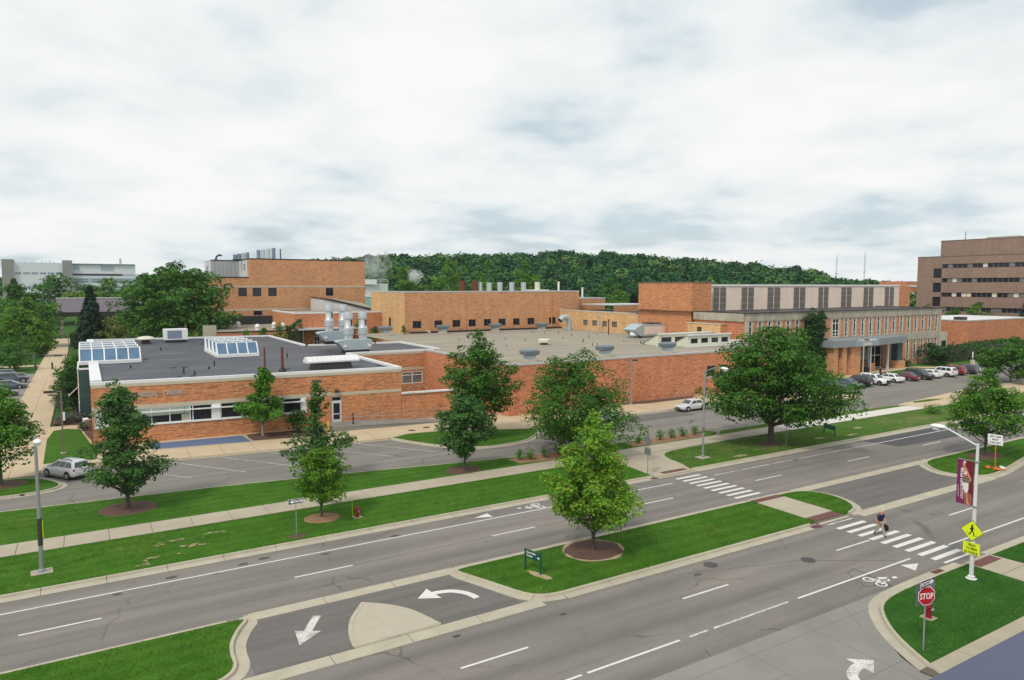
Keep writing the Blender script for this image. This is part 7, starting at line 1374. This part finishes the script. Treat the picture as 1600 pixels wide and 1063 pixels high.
def make_car(name, label, cat, kind, paint, loc, rz, group=None, extras=()):
    c = CAR[kind]; t = thing(name, label, cat, loc, rz, group); W = c['W']
    secs = []
    for x, w_, zb, zt in c['st']:
        h = zt - zb; s = [(w_ * 0.80, zb), (w_ * 0.97, zb + 0.16 * h), (w_ * 1.0, zb + 0.45 * h), (w_ * 0.985, zb + 0.72 * h), (w_ * 0.93, zb + 0.9 * h), (w_ * 0.80, zt - 0.005), (w_ * 0.45, zt + 0.015)]
        secs.append([(x, y, z) for y, z in s] + [(x, -y, z) for y, z in s[::-1]])
    MB().loft(secs).build('body', paint, t, world=False, smooth=42, fix=True)
    xf, xf2, xr, xr2 = c['g']; bl, rf = c['belt'] - 0.03, c['roof']; wb_, wt = c['gw']
    def S(a, v, sgn, off=0.0):
        x0 = xf + (xf2 - xf) * v; x1 = xr + (xr2 - xr) * v; w_ = wb_ + (wt - wb_) * v ** 1.15
        return (x0 + (x1 - x0) * a, sgn * (w_ + off), bl + (rf - 0.05 - bl) * v)
    lv = []
    for v, ins in ((0, 0), (0.5, 0), (0.9, 0.0), (1.0, 0.03)):
        x0 = xf + (xf2 - xf) * v - ins * 3; x1 = xr + (xr2 - xr) * v + ins * 3; w_ = wb_ + (wt - wb_) * v ** 1.15 - ins * 2.4; z = bl + (rf - 0.05 - bl) * v + (0.02 if v == 1 else 0); q = 0.1
        lv.append([(x0, w_ - q, z), (x0 - q, w_, z), (x1 + q, w_, z), (x1, w_ - q, z), (x1, -w_ + q, z), (x1 + q, -w_, z), (x0 - q, -w_, z), (x0, -w_ + q, z)])
    z = rf; a_ = lv[-1]; lv.append([(x * 0.8 + 0.2 * (xf2 + xr2) / 2, y * 0.75, z) for x, y, _ in a_])
    MB().loft(lv).build('roof', paint, t, world=False, smooth=38, fix=True)
    n = c['nw']
    for sgn in (1, -1):
        for k in range(n):
            a0 = 0.05 + k * 0.9 / n; a1 = 0.05 + (k + 1) * 0.9 / n - 0.035; o = 0.012
            if k == 0: q = [S(a0 + 0.03, 0.13, sgn, o), S(a1, 0.13, sgn, o), S(a1, 0.86, sgn, o), S(a0 + 0.05, 0.86, sgn, o)]
            else: q = [S(a0, 0.13, sgn, o), S(a1, 0.13, sgn, o), S(a1 - (0.04 if k == n - 1 else 0), 0.86, sgn, o), S(a0, 0.86, sgn, o)]
            MB().poly(q if sgn < 0 else q[::-1]).build('side_window', 'glass_car', t, world=False)
    def FR(b, v, rear, off):
        x0 = (xr + (xr2 - xr) * v - off) if rear else (xf + (xf2 - xf) * v + off); w_ = wb_ + (wt - wb_) * v ** 1.15 - 0.1
        return (x0, w_ * b, bl + (rf - 0.05 - bl) * v)
    MB().poly([FR(-0.98, 0.1, 0, 0.01), FR(0.98, 0.1, 0, 0.01), FR(0.98, 0.88, 0, 0.01), FR(-0.98, 0.88, 0, 0.01)]).build('windscreen', 'glass_car', t, world=False); MB().poly([FR(0.96, 0.16, 1, 0.01), FR(-0.96, 0.16, 1, 0.01), FR(-0.96, 0.86, 1, 0.01), FR(0.96, 0.86, 1, 0.01)]).build('rear_window', 'glass_car', t, world=False)
    r = c['r']
    for sx in (1, -1):
        for sgn in (1, -1):
            x = sx * c['wb'] / 2 + 0.05; y = sgn * (W - 0.09)
            MB().tube([(x, sgn * (W + 0.006), r + 0.01), (x, sgn * (W - 0.30), r + 0.01)], [r + 0.075, r + 0.075], 18).build('wheel_arch', 'trim_dark', t, world=False)
            tw = MB().tube([(x, y - sgn * 0.11, r), (x, y - sgn * 0.10, r), (x, y + sgn * 0.10, r), (x, y + sgn * 0.115, r)], [r * 0.9, r, r, r * 0.9], 20).build('wheel', 'rubber', t, world=False, smooth=40)
            MB().tube([(x, y + sgn * 0.10, r), (x, y + sgn * 0.122, r), (x, y + sgn * 0.128, r)], [r * 0.66, r * 0.64, r * 0.2], 10).build('rim', 'chrome', tw, world=False)
    st = c['st']; fx, fz = st[1][0], st[1][3]; rx, rz_ = st[-2][0], st[-2][3]
    for sgn in (1, -1):
        MB().box(fx - 0.12, sgn * st[1][1] * 0.55, fz - 0.17, fx + 0.03, sgn * st[1][1] * 0.985, fz - 0.03).build('headlight', 'light_clear', t, world=False, bevel=0.02)
        MB().box(rx - 0.02, sgn * st[-2][1] * 0.62, rz_ - 0.26, rx + 0.16, sgn * st[-2][1] * 1.01, rz_ - 0.05).build('tail_light', 'light_red', t, world=False, bevel=0.02)
        MB().box(xf - 0.32, sgn * (wb_ + 0.02), bl + 0.02, xf - 0.16, sgn * (wb_ + 0.24), bl + 0.17).build('mirror', paint, t, world=False, bevel=0.03)
        for k in range(2): MB().box(0.05 - k * 1.05, sgn * (W - 0.02), c['belt'] - 0.17, 0.25 - k * 1.05, sgn * (W + 0.02), c['belt'] - 0.13).build('door_handle', paint, t, world=False)
    MB().box(st[0][0] - 0.06, -0.42, st[0][2] + 0.06, st[0][0] + 0.015, 0.42, st[0][3] - 0.06).build('grille', 'trim_dark', t, world=False); MB().box(st[-1][0] - 0.02, -0.26, st[-1][2] + 0.2, st[-1][0] + 0.04, 0.26, st[-1][2] + 0.33).build('number_plate', 'sign_white', t, world=False)
    MB().box(st[0][0] - 0.3, -W * 0.78, st[1][2] - 0.02, st[0][0] + 0.02, W * 0.78, st[1][2] + 0.12).build('bumper', 'trim_dark', t, world=False, bevel=0.03); MB().box(st[-1][0] - 0.02, -W * 0.8, st[-2][2] - 0.02, st[-1][0] + 0.25, W * 0.8, st[-2][2] + 0.13).build('bumper', 'trim_dark', t, world=False, bevel=0.03)
    if 'rack' in extras:
        for sgn in (1, -1): MB().tube([(xf2 - 0.35, sgn * wt * 0.85, rf), (xf2 - 0.5, sgn * wt * 0.85, rf + 0.07), (xr2 + 0.4, sgn * wt * 0.85, rf + 0.07), (xr2 + 0.25, sgn * wt * 0.85, rf)], 0.03, 6).build('roof_rail', 'trim_dark', t, world=False)
    if 'cladding' in extras:
        for sgn in (1, -1): MB().box(-c['wb'] / 2 + r, sgn * (W - 0.05), st[3][2] - 0.01, c['wb'] / 2 - r, sgn * (W + 0.012), st[3][2] + 0.17).build('sill', 'louvre_grey', t, world=False)
    if 'bar' in extras: MB().box(-0.15, -0.55, rf, 0.15, 0.55, rf + 0.1).build('light_bar', 'glass_dark', t, world=False, bevel=0.03)
    if 'push' in extras:
        for y in (-0.35, 0.35): MB().bar((st[0][0] + 0.06, y, 0.4), (st[0][0] + 0.1, y, 1.0), 0.1, 0.08).build('push_bar', 'trim_dark', t, world=False)
        MB().bar((st[0][0] + 0.1, -0.5, 0.75), (st[0][0] + 0.1, 0.5, 0.75), 0.08, 0.2).build('push_bar', 'trim_dark', t, world=False)
    return t
make_car('hatchback_car', 'silver hatchback with roof rails leaving the car park by the lawn island', 'car', 'hatch', 'paint_silver', (-1.75, 70.55, 0.01), R(124), None, ('rack', 'cladding'))
make_car('sedan_car', 'silver sedan parked at the kerb of the long red wall', 'car', 'sedan', 'paint_silver', (67.9, 66.4, 0.01), R(180)); make_car('sedan_car', 'pale sedan mostly hidden behind the wide many lobed tree', 'car', 'sedan', 'paint_pale', (52.6, 66.2, 0.01), R(180))
make_car('suv_car', 'dark jeep parked facing the plaza walk', 'car', 'jeep', 'paint_slate', (-10.7, 144.6, 0.01), 0.0); make_car('sedan_car', 'dark grey sedan parked in front of the jeep', 'car', 'sedan', 'paint_slate', (-10.6, 136.4, 0.01), 0.0); make_car('suv_car', 'dark wagon parked behind the jeep', 'car', 'suv', 'paint_navy', (-11.6, 150.4, 0.01), 0.0); make_car('sedan_car', 'dark blue car half hidden by the maple at the picture edge', 'car', 'sedan', 'paint_navy', (-11.2, 127.5, 0.01), 0.0)
row = [(101.6, 'sedan', 'paint_navy', -90, 'dark sedan nearest the domed maple in the car row', ()), (105.0, 'sedan', 'paint_slate', -90, 'slate sedan facing out beside the black SUV', ()), (108.2, 'suv', 'paint_black', 90, 'black SUV with red tail lights in the car row', ()), (112.0, 'suv', 'paint_white', -90, 'white patrol SUV with push bar facing out', ('bar', 'push')),
       (117.3, 'sedan', 'paint_white', 90, 'white sedan before the standing person', ()), (121.6, 'sedan', 'paint_maroon', 90, 'maroon sedan next to the white sedan', ()), (125.3, 'suv', 'paint_green', -90, 'dark green SUV facing out next to the maroon sedan', ('rack',)), (129.0, 'sedan', 'paint_white', 90, 'white sedan beside the tall white SUV', ()), (132.8, 'suv', 'paint_white', 90, 'tall white SUV with dark rear windows', ('rack',)), (136.8, 'suv', 'paint_red', 90, 'bright red SUV in the car row', ()), (140.6, 'suv', 'paint_navy', 90, 'dark blue van beside the red SUV', ()), (144.4, 'sedan', 'paint_white', 90, 'white sedan half hidden by the young median maple', ()), (148.2, 'sedan', 'paint_pale', -90, 'pale sedan last in the row before the rounded tree', ())]
for x, k, p, a, lb, ex in row:
    make_car('sedan_car' if k == 'sedan' else 'suv_car', lb, 'car', k, p, (x, 68.6 + rnd.uniform(-0.4, 0.4), 0.01), R(a + rnd.uniform(-2, 2)), 'cars parked before the clinic', ex)

# ================================================================== PEOPLE
def skin_mesh(name, verts, edges, radii, mat, parent, root=0, sub=2, loose=1.0):
    me = bpy.data.meshes.new(name); me.from_pydata(verts, edges, []); ob = bpy.data.objects.new(name, me); col.objects.link(ob)
    ob.modifiers.new('skin', 'SKIN'); sv = me.skin_vertices[0].data
    for i, r in enumerate(radii):
        sv[i].radius = (r if not hasattr(r, '__len__') else r[0], r if not hasattr(r, '__len__') else r[1]); sv[i].use_root = (i == root)
    sd = ob.modifiers.new('sub', 'SUBSURF'); sd.levels = sub; sd.render_levels = sub
    dg = bpy.context.evaluated_depsgraph_get(); m2 = bpy.data.meshes.new_from_object(ob.evaluated_get(dg)); bpy.data.objects.remove(ob); m2.name = name
    m2.materials.clear(); m2.materials.append(M[mat]); m2.polygons.foreach_set('use_smooth', [True] * len(m2.polygons))
    o = bpy.data.objects.new(name, m2); col.objects.link(o); o.parent = parent
    return o
def person(label, loc, rz, walk, top, legs, hair, bald, bent=0.0):
    t = thing('person', label, 'person', loc, rz)
    b = bent; J = dict(pel=(0, 0, .93), wai=(.01 + b * .2, 0, 1.08), che=(.03 + b * .6, 0, 1.30), nec=(.05 + b, 0, 1.47), hd0=(.075 + b * 1.25, 0, 1.56), hd1=(.09 + b * 1.35, 0, 1.645), hd2=(.085 + b * 1.4, 0, 1.715), nose=(.19 + b * 1.35, 0, 1.60), earl=(.07 + b * 1.3, .085, 1.61), earr=(.07 + b * 1.3, -.085, 1.61),
        shl=(.03 + b * .8, .19, 1.40), ell=(.04 + b * .8 + walk * .02, .25, 1.13), wrl=(.20 + b * .8, .24, .95), hal=(.25 + b * .8, .23, .90), shr=(.03 + b * .8, -.19, 1.40), elr=(-.07 + b * .5, -.25, 1.12), wrr=(-.05 + b * .5, -.27, .87), har=(-.03 + b * .5, -.27, .80),
        hil=(0, .09, .88), knl=(.16 * walk + .02, .10, .49), anl=(.30 * walk, .10, .09), tol=(.30 * walk + .15, .11, .035), hir=(0, -.09, .88), knr=(-.02 * walk, -.10, .48), anr=(-.32 * walk, -.10, .11), tor=(-.32 * walk + .14, -.11, .04))
    for h, s in (('l', 1), ('r', -1)):
        p = J['ha' + h]; dn = Vector(p) - Vector(J['wr' + h]); dn.normalize()
        for k, (o, L_) in enumerate(((-.028, .055), (-.009, .065), (.009, .062), (.028, .05))):
            q = Vector(p) + Vector((o, 0, 0)) + dn * L_; J[f'f{h}{k}a'] = tuple(Vector(p) + Vector((o, 0, 0)) + dn * .015); J[f'f{h}{k}b'] = tuple(q + Vector((.008, -s * .012, 0)))
        J[f'th{h}'] = tuple(Vector(p) + Vector((.045, -s * .02, -.005)))
    E_ = [('pel', 'wai'), ('wai', 'che'), ('che', 'nec'), ('nec', 'hd0'), ('hd0', 'hd1'), ('hd1', 'hd2'), ('hd0', 'nose'), ('hd0', 'earl'), ('hd0', 'earr'), ('che', 'shl'), ('shl', 'ell'), ('ell', 'wrl'), ('wrl', 'hal'), ('che', 'shr'), ('shr', 'elr'), ('elr', 'wrr'), ('wrr', 'har'), ('pel', 'hil'), ('hil', 'knl'), ('knl', 'anl'), ('anl', 'tol'), ('pel', 'hir'), ('hir', 'knr'), ('knr', 'anr'), ('anr', 'tor')]
    for h in 'lr': E_ += [(f'ha{h}', f'f{h}{k}a') for k in range(4)] + [(f'f{h}{k}a', f'f{h}{k}b') for k in range(4)] + [(f'ha{h}', f'th{h}')]
    Rr = dict(pel=(.15, .12), wai=(.15, .12), che=(.17, .12), nec=.055, hd0=(.078, .095), hd1=(.08, .098), hd2=(.05, .06), nose=.012, earl=.014, earr=.014, shl=.06, ell=.042, wrl=.03, hal=.03, shr=.06, elr=.042, wrr=.03, har=.03, hil=.085, knl=.056, anl=.036, tol=.03, hir=.085, knr=.056, anr=.036, tor=.03)
    ks = list(J); ix = {k: i for i, k in enumerate(ks)}
    skin_mesh('body', [J[k] for k in ks], [(ix[a], ix[c]) for a, c in E_], [Rr.get(k, .009) for k in ks], 'skin', t)
    def part(name, keys, ed, rad, mat):
        ii = {k: i for i, k in enumerate(keys)}; return skin_mesh(name, [J[k] for k in keys], [(ii[a], ii[c]) for a, c in ed], rad, mat, t)
    J['eml'] = tuple((Vector(J['shl']) * .3 + Vector(J['ell']) * .7)); J['emr'] = tuple((Vector(J['shr']) * .3 + Vector(J['elr']) * .7)); J['nk'] = (J['nec'][0] * .95, 0, 1.44); J['hem'] = (0, 0, .97)
    if bald: part('shirt', ['hem', 'wai', 'che', 'nk', 'shl', 'eml', 'shr', 'emr'], [('hem', 'wai'), ('wai', 'che'), ('che', 'nk'), ('che', 'shl'), ('shl', 'eml'), ('che', 'shr'), ('shr', 'emr')], [(.185, .15), (.185, .155), (.205, .15), .075, .085, .075, .085, .075], top)
    else: part('jacket', ['hem', 'wai', 'che', 'nk', 'shl', 'ell', 'wrl', 'shr', 'elr', 'wrr'], [('hem', 'wai'), ('wai', 'che'), ('che', 'nk'), ('che', 'shl'), ('shl', 'ell'), ('ell', 'wrl'), ('che', 'shr'), ('shr', 'elr'), ('elr', 'wrr')], [(.20, .16), (.195, .16), (.21, .155), .08, .09, .07, .055, .09, .07, .055], top)
    for s in 'lr':
        J['cu' + s] = tuple(Vector(J['an' + s]) + Vector((0, 0, .03)))
    part('trousers', ['pel', 'hil', 'knl', 'cul', 'hir', 'knr', 'cur'], [('pel', 'hil'), ('hil', 'knl'), ('knl', 'cul'), ('pel', 'hir'), ('hir', 'knr'), ('knr', 'cur')], [(.17, .15), .112, .085, .065, .112, .085, .065], legs)
    for s in 'lr': part('shoe', ['an' + s, 'to' + s], [('an' + s, 'to' + s)], [.055, .042], 'cloth_black')
    hp = Vector(J['hd1'])
    mb = MB(); rings = []
    for f in ((0.0, -.06), (0.25, -.005), (0.5, .035), (0.8, .07)) if not bald else ((0.0, -.06), (0.4, -.02), (0.8, .0)):
        k = 1.07 * math.sqrt(max(0.05, 1 - (f[1] / .1) ** 2)); rings.append([(hp.x - .012 + .088 * k * math.cos(a) * (1 if not bald else 1), hp.y + .083 * k * math.sin(a), hp.z + f[1]) for a in [R(70) + k2 * R(220) / 12 for k2 in range(13)]])
    if not bald: rings = [[(hp.x - .01 + .09 * q * math.cos(a), .084 * q * math.sin(a), hp.z + z) for a in [k2 * 2 * math.pi / 14 for k2 in range(14)]] for z, q in ((.0, 1.05), (.04, 1.0), (.07, .8), (.088, .4))]; mb.loft(rings, True, True)
    else: mb.loft(rings, False, False)
    mb.build('hair', hair, t, world=False, smooth=60)
    belt = MB()
    return t, J
hd = math.atan2(-1.0, -0.2)
pp, J = person('bald person in navy polo and khaki trousers walking over the near crosswalk', (43.75, 25.95, 0.015), hd, 1.0, 'cloth_navy', 'cloth_khaki', 'hair_white', True, 0.05)
hw = Vector(J['hal']); c_, s_ = math.cos(hd), math.sin(hd)
bag = thing('shoulder_bag', 'black bag hanging from the hand of the person on the crosswalk', 'bag', (43.75 + c_ * hw.x - s_ * hw.y, 25.95 + s_ * hw.x + c_ * hw.y, 0.42), hd)
MB().loft([[(x * w_, y * .5 * w_, z) for x, y in [(.2 * math.cos(k * math.pi / 6), .2 * math.sin(k * math.pi / 6)) for k in range(12)]] for z, w_ in ((0, .55), (.06, .9), (.2, 1.0), (.32, .85), (.38, .4))]).build('bag_body', 'cloth_black', bag, world=False, smooth=60); MB().tube([(-.1, 0, .34), (-.06, 0, .44), (.0, 0, .47), (.06, 0, .44), (.1, 0, .34)], 0.012, 6).build('handle', 'cloth_black', bag, world=False)
person('standing person in dark jacket and trousers by the parked white sedan', (121.8, 73.3, 0.14), R(-60), 0.25, 'cloth_black', 'cloth_black', 'hair_dark', False)

# ================================================================== STEAM
def steam(label, c, r, dens, seed):
    m = bpy.data.materials.new('steam'); m.use_nodes = True; t = m.node_tree; t.nodes.clear(); M['steam%d' % seed] = m
    tc = nd(t, 'ShaderNodeTexCoord'); o = tc.outputs['Object']
    sc_v = nd(t, 'ShaderNodeVectorMath', {0: o, 1: (1 / r[0], 1 / r[1], 1 / r[2])}, operation='MULTIPLY'); ln = nd(t, 'ShaderNodeVectorMath', {0: sc_v.outputs[0]}, operation='LENGTH')
    nz = noise(t, o, 1.5 / r[0], 6, 0.62, None, 1.2); wob = mth(t, 'MULTIPLY_ADD', noise(t, o, 1.1 / r[0], 5, 0.65, None, 1.0), 2.4, -1.2)
    fall = mth(t, 'POWER', mth(t, 'MAXIMUM', mth(t, 'SUBTRACT', mth(t, 'SUBTRACT', 0.82, wob), ln.outputs['Value']), 0.0), 1.4); fall = mth(t, 'MULTIPLY', fall, mth(t, 'MINIMUM', mth(t, 'MULTIPLY', mth(t, 'MAXIMUM', mth(t, 'SUBTRACT', 1.0, ln.outputs['Value']), 0.0), 4.0), 1.0))
    de = mth(t, 'MULTIPLY', mth(t, 'MULTIPLY', fall, ramp(t, nz, [(0.40, 0.0), (0.62, 1.0)])), dens)
    v = nd(t, 'ShaderNodeVolumePrincipled', {'Color': (0.95, 0.97, 0.98, 1), 'Density': de, 'Anisotropy': 0.2}); nd(t, 'ShaderNodeOutputMaterial', {'Volume': v.outputs[0]})
    mb = MB(); n = 8; mb.loft([[(r[0] * math.sin(math.pi * (i + 0.02) / (n + 0.04)) * math.cos(a), r[1] * math.sin(math.pi * (i + 0.02) / (n + 0.04)) * math.sin(a), -r[2] * math.cos(math.pi * i / n)) for a in [k * math.pi / 6 for k in range(12)]] for i in range(n + 1)])
    ob = mb.build('steam', 'steam%d' % seed, fix=True); ob.location = c; tag(ob, label, 'steam', kind='stuff')
steam('thin grey steam drifting up from the cooling plant', (98.5, 268, 24.5), (10, 6, 11.0), 0.4, 1); steam('small bright white steam puff before the wood', (113.5, 262, 20.3), (4.6, 3, 4.0), 3.5, 2)

# ================================================================== GRASS BLADES on the nearer lawns
def inside(poly, X, Y):
    r = np.zeros(len(X), bool); n = len(poly)
    for i in range(n):
        x0, y0 = poly[i]; x1, y1 = poly[(i + 1) % n]
        c = ((y0 > Y) != (y1 > Y)) & (X < (x1 - x0) * (Y - y0) / ((y1 - y0) or 1e-9) + x0); r ^= c
    return r
m = bpy.data.materials.new('grass_blade'); m.use_nodes = True; M['grass_blade'] = m; t = m.node_tree; t.nodes.clear()
g = nd(t, 'ShaderNodeNewGeometry'); c = ramp(t, g.outputs['Random Per Island'], [(0, (0.055, 0.16, 0.015)), (0.5, (0.08, 0.205, 0.02)), (0.9, (0.115, 0.25, 0.032)), (1.0, (0.22, 0.29, 0.08))])
a = noise(t, g.outputs['Position'], 0.45, 5, 0.65); b = noise(t, g.outputs['Position'], 2.6, 4, 0.65); v = mth(t, 'MULTIPLY', mth(t, 'MULTIPLY_ADD', mth(t, 'SUBTRACT', a, 0.5), 1.1, 1.0), mth(t, 'MULTIPLY_ADD', mth(t, 'SUBTRACT', b, 0.5), 0.7, 1.0))
c = mixc(t, 1.0, c, nd(t, 'ShaderNodeCombineXYZ', {0: v, 1: v, 2: v}).outputs[0], 'MULTIPLY')
dry = ramp(t, mth(t, 'MULTIPLY_ADD', noise(t, g.outputs['Position'], 0.22, 4, 0.6), 0.6, mth(t, 'MULTIPLY', noise(t, g.outputs['Position'], 1.6, 4, 0.65), 0.4)), [(0.50, 0.0), (0.66, 0.7)]); c = mixc(t, dry, c, (0.17, 0.235, 0.05))
sy = nd(t, 'ShaderNodeSeparateXYZ', {0: g.outputs['Position']}).outputs[1]; mw = mth(t, 'MULTIPLY_ADD', mth(t, 'SINE', mth(t, 'MULTIPLY', sy, 5.2)), 0.09, 1.0); c = mixc(t, 1.0, c, nd(t, 'ShaderNodeCombineXYZ', {0: mw, 1: mw, 2: mw}).outputs[0], 'MULTIPLY')
d = nd(t, 'ShaderNodeBsdfDiffuse', {'Color': c}); tr_ = nd(t, 'ShaderNodeBsdfTranslucent', {'Color': c}); mx = nd(t, 'ShaderNodeMixShader', {0: 0.3, 1: d.outputs[0], 2: tr_.outputs[0]}); nd(t, 'ShaderNodeOutputMaterial', {'Surface': mx.outputs[0]})
rng = np.random.default_rng(3); PX, PZ = [], []
for poly, z, mt in LAWNS:
    xs = [p[0] for p in poly]; ys = [p[1] for p in poly]; x0, x1 = max(min(xs), -12), min(max(xs), 92); y0, y1 = min(ys), min(max(ys), 74)
    if x1 <= x0 or y1 <= y0: continue
    den = 230 if y0 < 40 else 130 if y0 < 52 else 85; n = int((x1 - x0) * (y1 - y0) * den)
    X = rng.uniform(x0, x1, n); Y = rng.uniform(y0, y1, n); k = inside(poly, X, Y) & (np.hypot(X, Y) < 88)
    for e in EXCL: k &= ~inside(e, X, Y)
    vis = (X * 0.8549 - Y * 0.5188) / (X * 0.5188 + Y * 0.8549)          # keep what the lens could ever see, with a margin
    k &= np.abs(vis) < 0.95
    PX.append(np.stack([X[k], Y[k], np.full(k.sum(), z)], 1))
Pg = np.concatenate(PX); n = len(Pg); an = rng.uniform(0, 6.283, n); wd = rng.uniform(0.012, 0.032, n); hg = rng.uniform(0.02, 0.06, n); ln_ = rng.normal(0, 0.03, (n, 2))
A_ = Pg + np.stack([np.cos(an) * wd, np.sin(an) * wd, -0.005 + 0 * an], 1); B_ = Pg - np.stack([np.cos(an) * wd, np.sin(an) * wd, 0.005 + 0 * an], 1); C_ = Pg + np.stack([ln_[:, 0], ln_[:, 1], hg], 1)
V = np.stack([A_, B_, C_], 1).reshape(-1, 3).astype(np.float32); me = bpy.data.meshes.new('grass'); me.vertices.add(3 * n); me.vertices.foreach_set('co', V.ravel()); me.loops.add(3 * n); me.loops.foreach_set('vertex_index', np.arange(3 * n, dtype=np.int32)); me.polygons.add(n); me.polygons.foreach_set('loop_start', np.arange(0, 3 * n, 3, dtype=np.int32)); me.update(calc_edges=True); me.materials.append(M['grass_blade'])
gr = bpy.data.objects.new('grass', me); col.objects.link(gr); tag(gr, 'short mown grass growing over the lawns and medians', 'grass', kind='stuff')

# ================================================================== AIR
HAZE = 0.00009
m = bpy.data.materials.new('haze'); m.use_nodes = True; M['haze'] = m; t = m.node_tree; t.nodes.clear()
v = nd(t, 'ShaderNodeVolumePrincipled', {'Color': (0.80, 0.90, 1.0, 1), 'Density': HAZE, 'Anisotropy': 0.1}); nd(t, 'ShaderNodeOutputMaterial', {'Volume': v.outputs[0]})
hz = MB().box(-880, -75, -1.1, 1190, 1490, 62).build('haze', 'haze'); tag(hz, 'thin bluish summer haze in the air', 'haze', kind='stuff')
